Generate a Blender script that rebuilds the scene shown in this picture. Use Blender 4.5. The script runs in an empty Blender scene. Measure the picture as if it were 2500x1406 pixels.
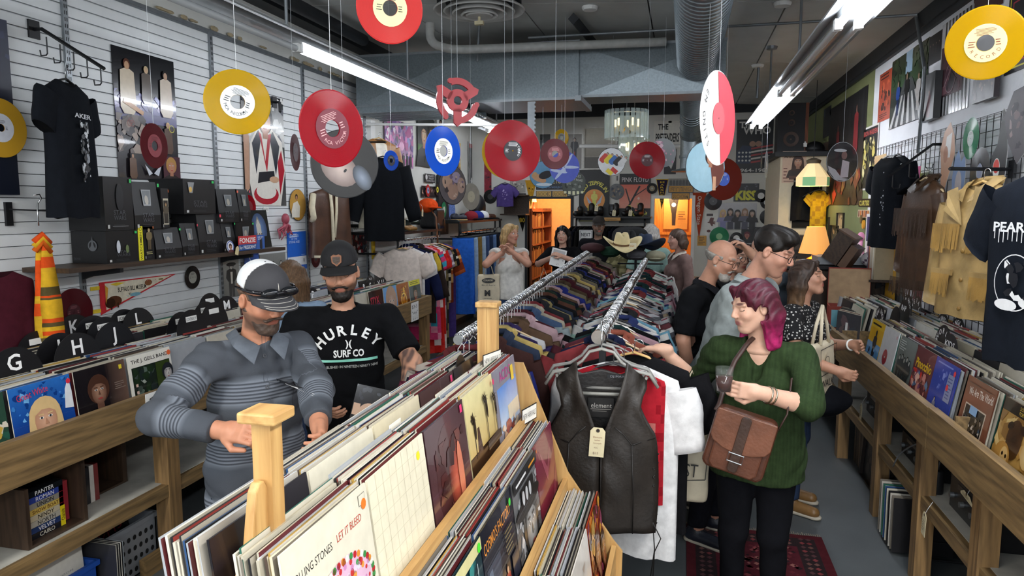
import bpy,bmesh,math,random
import numpy as np
from mathutils import Vector,Matrix
from mathutils.bvhtree import BVHTree
random.seed(7)
SC=bpy.context.scene
COLL=SC.collection
H_CAM,F_PX=1.95,1735.0
YAW,PITCH=math.radians(13.5),math.radians(6.51)
cd=bpy.data.cameras.new('camera');cam=bpy.data.objects.new('camera',cd);COLL.objects.link(cam)
cam.location=(0,0,H_CAM);cam.rotation_euler=(math.pi/2-PITCH,0,YAW)
cd.sensor_width=36;cd.lens=36*F_PX/2500;cd.clip_start=.05;cd.clip_end=60
SC.camera=cam
vs=SC.view_settings;vs.view_transform='Standard';vs.look='None';vs.gamma=1;vs.use_curve_mapping=False
vs.exposure=0.5
SC.cycles.use_denoising=True
SC.cycles.max_bounces=8;SC.cycles.transparent_max_bounces=16
SC.cycles.sample_clamp_indirect=6
wd=bpy.data.worlds.new('world');SC.world=wd;wd.use_nodes=True
wb=wd.node_tree.nodes['Background'];wb.inputs[0].default_value=(.62,.68,.75,1);wb.inputs[1].default_value=.5
def area(name,loc,rot,sx,sy,power,col=(1,.97,.92)):
 l=bpy.data.lights.new(name,'AREA');l.shape='RECTANGLE';l.size=sx;l.size_y=sy;l.energy=power;l.color=col
 o=bpy.data.objects.new(name,l);COLL.objects.link(o);o.location=loc;o.rotation_euler=rot;return o
def point(name,loc,power,col,r=.05):
 l=bpy.data.lights.new(name,'POINT');l.energy=power;l.color=col;l.shadow_soft_size=r
 o=bpy.data.objects.new(name,l);COLL.objects.link(o);o.location=loc;return o
area('fluorescent_row_light',(-1.9,-.3,2.95),(0,0,0),.3,2.4,60)
area('fluorescent_row_light',(.85,.9,2.95),(0,0,0),.3,2.4,54)
area('fluorescent_row_light',(.85,-1.7,2.95),(0,0,0),.3,2.4,45)
area('shop_window_light',(-.9,-3.4,2.45),(math.radians(78),0,0),4.6,1.0,110,(.86,.93,1))
TUBE_POWER=27.0
_fh=np.array([-math.sin(YAW),math.cos(YAW),0]);_R=np.array([math.cos(YAW),math.sin(YAW),0]);_U=np.array([0,0,1.])
_FW=_fh*math.cos(PITCH)-_U*math.sin(PITCH);_UP=_fh*math.sin(PITCH)+_U*math.cos(PITCH);_C=np.array([0,0,H_CAM])
def at(px,py,x=None,y=None,z=None,d=None):
 r=_FW+_R*((px-1250)/F_PX)-_UP*((py-703)/F_PX)
 t=d if d is not None else x/r[0]if x is not None else y/r[1]if y is not None else(z-H_CAM)/r[2]
 return _C+r*t
def lin(c):
 if isinstance(c,str):
  c=c.lstrip('#');c=[int(c[i:i+2],16)/255 for i in(0,2,4)]
 return tuple(x/12.92 if x<=.04045 else((x+.055)/1.055)**2.4 for x in c[:3])
_mats={}
def newmat(name):
 m=bpy.data.materials.new(name);m.use_nodes=True;nt=m.node_tree
 return m,nt,nt.nodes['Principled BSDF']
def N(nt,t,**kw):
 n=nt.nodes.new(t)
 for k,v in kw.items():setattr(n,k,v)
 return n
def bump(nt,b,hsock,strength,dist=.002):
 bn=N(nt,'ShaderNodeBump');bn.inputs['Strength'].default_value=strength;bn.inputs['Distance'].default_value=dist
 nt.links.new(hsock,bn.inputs['Height']);nt.links.new(bn.outputs[0],b.inputs['Normal'])
def mat(name,col=None,rough=.6,metal=0,noise=.12,nscale=18,bmp=0,bscale=200,spec=.5,**kw):
 """col None = colour attribute 'Col'; a little noise varies the tone; bmp = fine relief"""
 if name in _mats:return _mats[name]
 m,nt,b=newmat(name);L=nt.links
 b.inputs['Roughness'].default_value=rough;b.inputs['Metallic'].default_value=metal
 b.inputs['Specular IOR Level'].default_value=spec
 tc=N(nt,'ShaderNodeTexCoord')
 if col is None:
  a=N(nt,'ShaderNodeAttribute',attribute_name='Col');cs=a.outputs['Color']
 else:
  a=N(nt,'ShaderNodeRGB');a.outputs[0].default_value=(*lin(col),1);cs=a.outputs[0]
 if noise:
  n=N(nt,'ShaderNodeTexNoise');n.inputs['Scale'].default_value=nscale;n.inputs['Detail'].default_value=4
  L.new(tc.outputs['Object'],n.inputs['Vector'])
  mr=N(nt,'ShaderNodeMapRange');mr.inputs['From Min'].default_value=.3;mr.inputs['From Max'].default_value=.7
  mr.inputs['To Min'].default_value=1-noise;mr.inputs['To Max'].default_value=1+noise
  L.new(n.outputs[0],mr.inputs[0])
  mx=N(nt,'ShaderNodeVectorMath',operation='SCALE');L.new(cs,mx.inputs[0]);L.new(mr.outputs[0],mx.inputs['Scale']);cs=mx.outputs[0]
 L.new(cs,b.inputs['Base Color'])
 if bmp:
  n2=N(nt,'ShaderNodeTexNoise');n2.inputs['Scale'].default_value=bscale;n2.inputs['Detail'].default_value=3
  L.new(tc.outputs['Object'],n2.inputs['Vector']);bump(nt,b,n2.outputs[0],bmp,kw.get('bdist',.003))
 if 'sss' in kw:
  b.inputs['Subsurface Weight'].default_value=kw['sss'];b.inputs['Subsurface Radius'].default_value=(1,.35,.2);b.inputs['Subsurface Scale'].default_value=.006
 if 'trans' in kw:
  b.inputs['Transmission Weight'].default_value=kw['trans'];b.inputs['IOR'].default_value=kw.get('ior',1.45)
 if 'sheen' in kw:b.inputs['Sheen Weight'].default_value=kw['sheen']
 if 'coat' in kw:b.inputs['Coat Weight'].default_value=kw['coat']
 _mats[name]=m;return m
def wood(name,c1,c2,axis='y',rough=.5,scale=1.0):
 if name in _mats:return _mats[name]
 m,nt,b=newmat(name);L=nt.links;b.inputs['Roughness'].default_value=rough
 tc=N(nt,'ShaderNodeTexCoord');mp=N(nt,'ShaderNodeMapping')
 s=[14*scale]*3;s['xyz'.index(axis)]=1.1*scale;mp.inputs['Scale'].default_value=s
 L.new(tc.outputs['Object'],mp.inputs[0])
 n0=N(nt,'ShaderNodeTexNoise');n0.inputs['Scale'].default_value=1.3;n0.inputs['Detail'].default_value=3;L.new(mp.outputs[0],n0.inputs['Vector'])
 w=N(nt,'ShaderNodeTexWave',wave_type='BANDS',bands_direction='DIAGONAL');w.inputs['Scale'].default_value=.8;w.inputs['Distortion'].default_value=9
 w.inputs['Detail'].default_value=3;w.inputs['Detail Scale'].default_value=1.2;L.new(mp.outputs[0],w.inputs['Vector'])
 n=N(nt,'ShaderNodeTexNoise');n.inputs['Scale'].default_value=6;n.inputs['Detail'].default_value=6;L.new(mp.outputs[0],n.inputs['Vector'])
 ad=N(nt,'ShaderNodeMath',operation='MULTIPLY_ADD');L.new(w.outputs['Fac'],ad.inputs[0]);ad.inputs[1].default_value=.28
 ml=N(nt,'ShaderNodeMath',operation='MULTIPLY');L.new(n.outputs[0],ml.inputs[0]);ml.inputs[1].default_value=.85;L.new(ml.outputs[0],ad.inputs[2])
 r=N(nt,'ShaderNodeValToRGB');r.color_ramp.elements[0].position=.2;r.color_ramp.elements[1].position=.85
 r.color_ramp.elements[0].color=(*lin(c1),1);r.color_ramp.elements[1].color=(*lin(c2),1)
 L.new(ad.outputs[0],r.inputs[0]);L.new(r.outputs[0],b.inputs['Base Color']);bump(nt,b,n.outputs[0],.12,.002)
 _mats[name]=m;return m
def emit(name,col,s):
 if name in _mats:return _mats[name]
 m,nt,b=newmat(name);b.inputs['Base Color'].default_value=(*lin(col),1)
 b.inputs['Emission Color'].default_value=(*lin(col),1);b.inputs['Emission Strength'].default_value=s
 _mats[name]=m;return m
def vinyl(name,col,alpha=.75,rough=.15):
 """coloured vinyl: part see-through, glossy, with concentric grooves in relief"""
 if name in _mats:return _mats[name]
 m,nt,b=newmat(name);L=nt.links
 b.inputs['Base Color'].default_value=(*lin(col),1);b.inputs['Roughness'].default_value=rough
 b.inputs['Specular IOR Level'].default_value=.35
 tc=N(nt,'ShaderNodeTexCoord');w=N(nt,'ShaderNodeTexWave',wave_type='RINGS',rings_direction='Y');w.inputs['Scale'].default_value=150;w.inputs['Distortion'].default_value=.4
 L.new(tc.outputs['Object'],w.inputs['Vector']);bump(nt,b,w.outputs['Fac'],.2,.001)
 b.inputs['Anisotropic'].default_value=.85;tg=N(nt,'ShaderNodeTangent',direction_type='RADIAL',axis='Y');L.new(tg.outputs[0],b.inputs['Tangent'])
 if alpha<1:
  tr=N(nt,'ShaderNodeBsdfTransparent');tr.inputs[0].default_value=(*lin(col),1)
  tl=N(nt,'ShaderNodeBsdfTranslucent');tl.inputs[0].default_value=(*lin(col),1)
  m1=N(nt,'ShaderNodeMixShader');m1.inputs[0].default_value=.22;L.new(b.outputs[0],m1.inputs[1]);L.new(tl.outputs[0],m1.inputs[2])
  m2=N(nt,'ShaderNodeMixShader');m2.inputs[0].default_value=1-alpha;L.new(m1.outputs[0],m2.inputs[1]);L.new(tr.outputs[0],m2.inputs[2])
  L.new(m2.outputs[0],nt.nodes['Material Output'].inputs[0])
 _mats[name]=m;return m
def glassy(name,col,alpha=.25,rough=.05):
 if name in _mats:return _mats[name]
 m,nt,b=newmat(name);L=nt.links
 b.inputs['Base Color'].default_value=(*lin(col),1);b.inputs['Roughness'].default_value=rough;b.inputs['Specular IOR Level'].default_value=.8
 tr=N(nt,'ShaderNodeBsdfTransparent');m2=N(nt,'ShaderNodeMixShader');m2.inputs[0].default_value=1-alpha
 L.new(b.outputs[0],m2.inputs[1]);L.new(tr.outputs[0],m2.inputs[2]);L.new(m2.outputs[0],nt.nodes['Material Output'].inputs[0])
 _mats[name]=m;return m
M_print=mat('printed_card',None,.42,noise=.05,nscale=30)
M_gloss=mat('printed_gloss',None,.2,noise=.05,nscale=30,coat=.3)
M_cloth=mat('woven_cloth',None,.92,noise=.14,nscale=26,bmp=.35,bscale=420,spec=.12)
M_knit=mat('ribbed_knit',None,.95,noise=.15,nscale=40,bmp=.4,bscale=260,spec=.12)
def ramp_mat(name,period,stops):
 m,nt,b=newmat(name);L=nt.links;b.inputs['Roughness'].default_value=.9;b.inputs['Specular IOR Level'].default_value=.2
 a=N(nt,'ShaderNodeAttribute',attribute_name='Col');sp=N(nt,'ShaderNodeSeparateColor');L.new(a.outputs[0],sp.inputs[0]);d=N(nt,'ShaderNodeMath',operation='DIVIDE');L.new(sp.outputs[0],d.inputs[0]);d.inputs[1].default_value=period;f=N(nt,'ShaderNodeMath',operation='FRACT');L.new(d.outputs[0],f.inputs[0]);r=N(nt,'ShaderNodeValToRGB');e=r.color_ramp.elements;e.remove(e[1]);e[0].position,e[0].color=stops[0][0],(*lin(stops[0][1]),1)
 for p,c in stops[1:]:q=e.new(p);q.color=(*lin(c),1)
 L.new(f.outputs[0],r.inputs[0]);L.new(r.outputs[0],b.inputs['Base Color']);t=N(nt,'ShaderNodeTexCoord');n=N(nt,'ShaderNodeTexNoise');n.inputs['Scale'].default_value=380;L.new(t.outputs['Object'],n.inputs['Vector']);bump(nt,b,n.outputs[0],.35,.003);return m
def dot_mat(name,c1,c2,scale,th):
 m,nt,b=newmat(name);L=nt.links;b.inputs['Roughness'].default_value=.9;t=N(nt,'ShaderNodeTexCoord');v=N(nt,'ShaderNodeTexVoronoi');v.inputs['Scale'].default_value=scale;v.inputs['Randomness'].default_value=.55;L.new(t.outputs['Object'],v.inputs['Vector']);g=N(nt,'ShaderNodeMath',operation='LESS_THAN');L.new(v.outputs['Distance'],g.inputs[0]);g.inputs[1].default_value=th;r=N(nt,'ShaderNodeMix',data_type='RGBA');L.new(g.outputs[0],r.inputs[0]);r.inputs[6].default_value=(*lin(c1),1);r.inputs[7].default_value=(*lin(c2),1);L.new(r.outputs[2],b.inputs['Base Color']);return m
M_leather=mat('worn_leather',None,.42,noise=.3,nscale=9,bmp=.5,bscale=70,spec=.45)
M_skin=mat('skin',None,.5,noise=.06,nscale=40,bmp=.06,bscale=300,spec=.35,sss=.12)
M_hair=mat('hair',None,.48,noise=.25,nscale=60,bmp=.3,bscale=160,spec=.35)
M_plain=mat('painted_plain',None,.5,noise=.06,nscale=12)
M_black=mat('black_metal','#1b1c1f',.45,.2,noise=.1)
M_chrome=mat('chrome','#d8dadd',.16,1,noise=.08,nscale=40)
M_galv=mat('galvanised_sheet','#7e878c',.4,.7,noise=.14,nscale=60,bmp=.08,bscale=30)
M_steel=mat('grey_steel','#8b9094',.42,.7,noise=.1)
M_white=mat('white_paint','#e9e9e6',.55,noise=.04,nscale=6)
M_paper=mat('paper','#efeee8',.8,noise=.03)
M_tag=mat('buff_tag','#e6d9b4',.8,noise=.05)
M_line=mat('nylon_line','#cfd3d6',.4,noise=0)
M_pine=wood('pine','#a87c45','#cfa76a','z');M_pine_y=wood('pine_long','#a87c45','#cfa76a','y')
M_cedar=wood('cedar_long','#57462f','#94784f','y');M_cedar_z=wood('cedar_post','#5f4930','#9c7b50','z')
M_dark=wood('dark_wood','#2c2018','#4a382a','y');M_darkz=wood('dark_wood_up','#2c2018','#4a382a','z')
M_mahog=wood('red_brown_wood','#5a2c16','#8a4a26','z')
class MB:
 def __init__(s):s.v,s.f,s.c,s.m=[],[],[],[];s.col=(.8,.8,.8);s.mi=0;s.M=None
 def add(s,vs,fs,col=None,mi=None):
  o=len(s.v)
  if s.M is not None:vs=[tuple(s.M@Vector(p))for p in vs]
  s.v.extend(tuple(map(float,p))for p in vs);c=s.col if col is None else lin(col)if isinstance(col,str)else col;k=s.mi if mi is None else mi
  for f in fs:s.f.append(tuple(o+i for i in f));s.c.append(c);s.m.append(k)
  return s
 def box(s,lo,hi,col=None,mi=None):
  x,y,z=lo;X,Y,Z=hi
  return s.add([(x,y,z),(X,y,z),(X,Y,z),(x,Y,z),(x,y,Z),(X,y,Z),(X,Y,Z),(x,Y,Z)],[(0,3,2,1),(4,5,6,7),(0,1,5,4),(1,2,6,5),(2,3,7,6),(3,0,4,7)],col,mi)
 def cbox(s,c,d,col=None,mi=None):return s.box([c[i]-d[i]/2 for i in range(3)],[c[i]+d[i]/2 for i in range(3)],col,mi)
 def tube(s,pts,r,n=8,col=None,mi=None,closed=False,sq=1.0):
  pts=[Vector(p)for p in pts];k=len(pts);rr=r if isinstance(r,(list,tuple))else[r]*k
  vs=[];ref=None
  for i,p in enumerate(pts):
   a=pts[(i-1)%k]if(i>0 or closed)else p;b=pts[(i+1)%k]if(i<k-1 or closed)else p
   t=(b-a).normalized()if(b-a).length>1e-9 else Vector((0,0,1))
   if ref is None:ref=Vector((0,0,1))if abs(t.z)<.9 else Vector((1,0,0))
   u=t.cross(ref);u=u.normalized()if u.length>1e-6 else t.orthogonal().normalized();w=u.cross(t).normalized();ref=w
   for j in range(n):
    an=2*math.pi*j/n;vs.append(p+u*(math.cos(an)*rr[i])+w*(math.sin(an)*rr[i]*sq))
  fs=[]
  for i in range(k if closed else k-1):
   for j in range(n):
    a,b=i*n+j,i*n+(j+1)%n;c,d=((i+1)%k)*n+(j+1)%n,((i+1)%k)*n+j;fs.append((a,d,c,b))
  if not closed:fs.append(tuple(range(n)));fs.append(tuple((k-1)*n+j for j in reversed(range(n))))
  return s.add(vs,fs,col,mi)
 def cyl(s,a,b,r,n=14,r2=None,col=None,mi=None):return s.tube([a,b],[r,r if r2 is None else r2],n,col,mi)
 def lathe(s,prof,n=24,c=(0,0,0),ax='z',col=None,mi=None,caps=True):
  vs=[];fs=[];k=len(prof)
  for r,h in prof:
   for j in range(n):
    a=2*math.pi*j/n;p=(r*math.cos(a),r*math.sin(a),h)
    if ax=='y':p=(p[0],p[2],p[1])
    if ax=='x':p=(p[2],p[0],p[1])
    vs.append((p[0]+c[0],p[1]+c[1],p[2]+c[2]))
  for i in range(k-1):
   for j in range(n):fs.append((i*n+j,i*n+(j+1)%n,(i+1)*n+(j+1)%n,(i+1)*n+j))
  if caps:fs.append(tuple(reversed(range(n))));fs.append(tuple((k-1)*n+j for j in range(n)))
  if ax=='y':fs=[tuple(reversed(f))for f in fs]
  return s.add(vs,fs,col,mi)
 def prism(s,poly,t0,t1,plane='xz',col=None,mi=None):
  n=len(poly)
  def P(u,v,t):return(u,t,v)if plane=='xz' else(t,u,v)if plane=='yz' else(u,v,t)
  vs=[P(u,v,t0)for u,v in poly]+[P(u,v,t1)for u,v in poly]
  fs=[tuple(range(n)),tuple(reversed(range(n,2*n)))]+[(i,i+n,(i+1)%n+n,(i+1)%n)for i in range(n)]
  return s.add(vs,fs,col,mi)
 def ball(s,c,r,nu=14,nv=9,col=None,mi=None):
  r=r if isinstance(r,(tuple,list))else(r,r,r);vs=[];fs=[]
  for i in range(nv+1):
   th=math.pi*i/nv
   for j in range(nu):
    a=2*math.pi*j/nu;vs.append((c[0]+r[0]*math.sin(th)*math.cos(a),c[1]+r[1]*math.sin(th)*math.sin(a),c[2]+r[2]*math.cos(th)))
  for i in range(nv):
   for j in range(nu):fs.append((i*nu+j,(i+1)*nu+j,(i+1)*nu+(j+1)%nu,i*nu+(j+1)%nu))
  return s.add(vs,fs,col,mi)
 def mesh(s,name,mats,smooth=False):
  me=bpy.data.meshes.new(name);me.from_pydata(s.v,[],s.f)
  mats=mats if isinstance(mats,(list,tuple))else[mats]
  for m in mats:me.materials.append(m)
  if len(mats)>1:me.polygons.foreach_set('material_index',s.m)
  ca=me.color_attributes.new('Col','FLOAT_COLOR','CORNER');arr=[]
  for f,c in zip(s.f,s.c):
   if isinstance(c[0],(tuple,list)):
    for q in c:arr.extend((q[0],q[1],q[2],1))
   else:arr.extend((c[0],c[1],c[2],1)*len(f))
  ca.data.foreach_set('color',arr)
  if smooth:me.polygons.foreach_set('use_smooth',[True]*len(s.f))
  me.update()
  if smooth=='auto':
   try:me.set_sharp_from_angle(angle=math.radians(40))
   except Exception:pass
  return me
 def build(s,name,mats,parent=None,smooth=False,loc=None,rot=None):
  return link(name,s.mesh(name,mats,smooth),parent,loc,rot)
def link(name,me,parent=None,loc=None,rot=None):
 o=bpy.data.objects.new(name,me);COLL.objects.link(o)
 if parent is not None:o.parent=parent
 if loc is not None:o.location=[float(q)for q in loc]
 if rot is not None:o.rotation_euler=rot
 return o
def tag(o,label=None,cat=None,group=None,kind=None):
 if label:o['label']=label
 if cat:o['category']=cat
 if group:o['group']=group
 if kind:o['kind']=kind
 return o
def thing(name,label,cat,loc=(0,0,0),rot=(0,0,0),group=None):
 o=bpy.data.objects.new(name,None);COLL.objects.link(o);o.location=[float(q)for q in loc];o.rotation_euler=rot;o.empty_display_size=.05
 return tag(o,label,cat,group)
def struct(name,mb,m,parent=None,smooth=False,**kw):
 o=mb.build(name,m,parent,smooth,**kw)
 if parent is None:o['kind']='structure'
 return o
def dup(o,loc=None,rot=None,label=None,group=None):
 c=o.copy();COLL.objects.link(c)
 for ch in o.children:
  k=ch.copy();COLL.objects.link(k);k.parent=c
  for g in ch.children:q=g.copy();COLL.objects.link(q);q.parent=k
 if loc is not None:c.location=[float(q)for q in loc]
 if rot is not None:c.rotation_euler=rot
 if label:c['label']=label
 if group:c['group']=group
 return c
_txt={}
def text_tris(t,bold=0.0):
 k=(t,bold)
 if k not in _txt:
  cu=bpy.data.curves.new('t','FONT');cu.body=t;cu.size=1;cu.fill_mode='FRONT';cu.resolution_u=2;cu.offset=bold
  o=bpy.data.objects.new('t',cu);me=o.to_mesh();me.calc_loop_triangles()
  v=[(p.co.x,p.co.y)for p in me.vertices];tr=[tuple(q.vertices)for q in me.loop_triangles];o.to_mesh_clear()
  bpy.data.objects.remove(o);bpy.data.curves.remove(cu)
  if v:
   a=np.array(v);lo=a.min(0);hi=a.max(0)
  else:a=np.zeros((0,2));lo=hi=np.zeros(2)
  _txt[k]=(a,tr,lo,hi)
 return _txt[k]
class Print:
 """unit canvas w x h metres, origin bottom-left; u right, v up, 0..1 in both"""
 def __init__(s,w,h,bg=None,thick=.0015,mb=None,y0=0.0,edge=None):
  s.w,s.h=w,h;s.mb=mb or MB();s.L=0;s.y0=y0-thick/2;s.seed=random.Random(hash((round(w,3),round(h,3),bg if isinstance(bg,str)else 1))&0xffff)
  if bg is not None:
   s.mb.box((-w/2,y0-thick/2,0),(w/2,y0+thick/2,h),edge or bg);s.poly([(0,0),(1,0),(1,1),(0,1)],bg)
 def P(s,u,v):return((u-.5)*s.w,s.y0-.0003*s.L,v*s.h)
 def raw(s,pts,fs,col):
  s.L+=1;cc=[lin(c)if isinstance(c,str)else c for c in col]if isinstance(col,list)else None
  if cc:
   o=len(s.mb.v);s.mb.v.extend(s.P(*p)for p in pts)
   for f in fs:s.mb.f.append(tuple(o+i for i in f));s.mb.c.append([cc[i]for i in f]);s.mb.m.append(s.mb.mi)
  else:s.mb.add([s.P(*p)for p in pts],fs,col)
  return s
 def poly(s,pts,col):return s.raw(pts,[tuple(range(len(pts)))],col)
 def rect(s,u0,v0,u1,v1,col):return s.poly([(u0,v0),(u1,v0),(u1,v1),(u0,v1)],col)
 def grad(s,u0,v0,u1,v1,c0,c1,horiz=False):
  return s.poly([(u0,v0),(u1,v0),(u1,v1),(u0,v1)],[c0,c1,c1,c0]if horiz else[c0,c0,c1,c1])
 def ell(s,u,v,ru,rv,col,col2=None,rot=0,n=20):
  c,d=math.cos(rot),math.sin(rot);pts=[]
  for i in range(n):
   a=2*math.pi*i/n;x,y=ru*s.w*math.cos(a),rv*s.h*math.sin(a);pts.append((u+(x*c-y*d)/s.w,v+(x*d+y*c)/s.h))
  if col2 is None:return s.poly(pts,col)
  return s.raw([(u,v)]+pts,[(0,1+i,1+(i+1)%n)for i in range(n)],[col]+[col2]*n)
 def disc(s,u,v,r,col,col2=None,n=24):return s.ell(u,v,r/s.w,r/s.h,col,col2,0,n)
 def ring(s,u,v,r0,r1,col,n=28):
  pts=[(u+r*math.cos(2*math.pi*i/n)/s.w,v+r*math.sin(2*math.pi*i/n)/s.h)for r in(r0,r1)for i in range(n)]
  return s.raw(pts,[(i,n+i,n+(i+1)%n,(i+1)%n)for i in range(n)],col)
 def line(s,u0,v0,u1,v1,t,col):
  dx,dy=(u1-u0)*s.w,(v1-v0)*s.h;l=math.hypot(dx,dy)or 1;nx,ny=-dy/l*t/2,dx/l*t/2
  return s.poly([(u0-nx/s.w,v0-ny/s.h),(u1-nx/s.w,v1-ny/s.h),(u1+nx/s.w,v1+ny/s.h),(u0+nx/s.w,v0+ny/s.h)],col)
 def text(s,t,u,v,hgt,col,w=None,align='c',bold=.0,rot=0,arc=None):
  """hgt = letter height as share of the canvas height; w = squeeze to this share of the width; arc = (radius m, start angle)"""
  if arc is not None:
   R,a0,a1=arc;n=len(t)
   for i,ch in enumerate(t):
    if ch==' ':continue
    a=a0+(a1-a0)*(i/(max(1,n-1)));uu=u+R*math.cos(a)/s.w;vv=v+R*math.sin(a)/s.h
    s.text(ch,uu,vv,hgt,col,None,'c',bold,a+math.pi/2*(1 if a0>3.3 else-1));s.L-=1
   s.L+=1;return s
  a,tr,lo,hi=text_tris(t,bold)
  if not tr:return s
  cap=.73 if len(t)>0 else 1;k=hgt*s.h/cap;sx=k
  W=(hi[0]-lo[0])
  if w:sx=w*s.w/W
  x=(a[:,0]-(lo[0]+W/2 if align=='c' else lo[0]))*sx;y=(a[:,1]-cap/2)*k
  c,d=math.cos(rot),math.sin(rot)
  return s.raw([(u+(p*c-q*d)/s.w,v+(p*d+q*c)/s.h)for p,q in zip(x,y)],tr,col)
 def person(s,u,v,h,skin='#c9a184',hair='#3a2a20',top='#333333',legs=None,lean=0,wide=1.0):
  """small printed figure standing on (u,v), h high (share of canvas height)"""
  H=h;a=s.h/s.w;X=lambda k:u+k*H*a*wide
  if legs:s.poly([(X(-.1),v),(X(-.01),v),(X(0),v+.3*H),(X(.02),v),(X(.1),v),(X(.11),v+.5*H),(X(-.11),v+.5*H)],legs)
  b=v+(.45*H if legs else 0)
  s.poly([(X(-.12),b),(X(.12),b),(X(.2),b+.12*H),(X(.17),v+.78*H),(X(.06),v+.83*H),(X(-.06),v+.83*H),(X(-.17),v+.78*H),(X(-.2),b+.12*H)],top)
  s.ell(X(lean),v+.91*H,.085*H*a*wide,.1*H,hair,None,0,12);s.ell(X(lean),v+.885*H,.058*H*a*wide,.078*H,skin,None,0,12)
  return s
 def face(s,u,v,r,skin='#d8ab8c',hair='#3a2a20',top=None,side=1,beard=None,shade='#a9745a',long=.9):
  """printed head and shoulders, r = head half height as share of canvas height"""
  a=s.h/s.w;X=lambda k:u+k*r*a;Y=lambda k:v+k*r
  if top:s.poly([(X(-2.2),Y(-3.2)),(X(2.2),Y(-3.2)),(X(1.7),Y(-1.7)),(X(.6),Y(-1.2)),(X(-.6),Y(-1.2)),(X(-1.7),Y(-1.7))],top)
  s.ell(u,Y(.12),1.05*r*a,1.15*r,hair,None,0,18)
  if long>1:s.poly([(X(-1.05),Y(.2)),(X(-1.25),Y(-long)),(X(1.25),Y(-long)),(X(1.05),Y(.2))],hair)
  s.poly([(X(-.35),Y(-1.4)),(X(.35),Y(-1.4)),(X(.3),Y(-.5)),(X(-.3),Y(-.5))],shade)
  s.ell(u,Y(-.12),.72*r*a,.95*r,skin,shade,0,18)
  if beard:s.ell(u,Y(-.65),.6*r*a,.42*r,beard,None,0,14)
  s.poly([(X(-.75),Y(.25)),(X(-.5),Y(.85)),(X(.5),Y(.85)),(X(.75),Y(.25)),(X(.3),Y(.5)),(X(-.2),Y(.55))],hair)
  for q in(-1,1):
   s.ell(X(.28*q),Y(.08),.15*r*a,.07*r,'#f2ece4',None,0,10);s.ell(X(.28*q),Y(.08),.07*r*a,.07*r,'#26303a',None,0,8)
   s.line(X(.12*q),Y(.25),X(.46*q),Y(.27),.07*r*s.h,hair)
  s.poly([(X(-.03),Y(.05)),(X(.14*side),Y(-.32)),(X(-.1*side),Y(-.35))],shade)
  s.ell(u,Y(-.62),.24*r*a,.08*r,'#a2463f',None,0,10)
  return s
 def splat(s,u0,v0,u1,v1,cols,n=30,size=.12,seed=1,jag=.5):
  """loose patchwork of angular colour shapes, for crowded printed pictures"""
  r=random.Random(seed)
  for i in range(n):
   u,v=r.uniform(u0,u1),r.uniform(v0,v1);k=size*r.uniform(.4,1.2);m=r.randint(4,7);pts=[]
   for j in range(m):
    a=2*math.pi*(j+r.uniform(-jag,jag)*.6)/m;q=k*r.uniform(.5,1)
    pts.append((min(u1,max(u0,u+q*math.cos(a)*min(1,s.h/s.w))),min(v1,max(v0,v+q*math.sin(a)*min(1,s.w/s.h)))))
   s.poly(pts,r.choice(cols));s.L-=.8
  s.L=math.ceil(s.L);return s
 def lines(s,u0,v0,u1,v1,n,col,seed=3,t=.35):
  """rows of illegible small print"""
  r=random.Random(seed);hh=(v1-v0)/n
  for i in range(n):
   q=v1-(i+.5)*hh;a=r.uniform(0,.12)*(u1-u0);b=r.uniform(.6,1)*(u1-u0)
   s.rect(u0+a,q-hh*t/2,u0+b,q+hh*t/2,col);s.L-=1
  s.L+=1;return s
 def build(s,name,parent=None,m=None,**kw):return s.mb.build(name,m or M_print,parent,**kw)
def sinw(x,y,z,f=1.0,ph=0.0):
 return(np.sin(f*(x*1.0+y*.7+ph)+1.3*np.sin(f*(.6*z-.4*y+ph)))*np.sin(f*(z*.9-x*.5+2*ph))+.5*np.sin(f*2.1*(y*.8+z*.6+x*.3)+ph*3))/1.5
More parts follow.
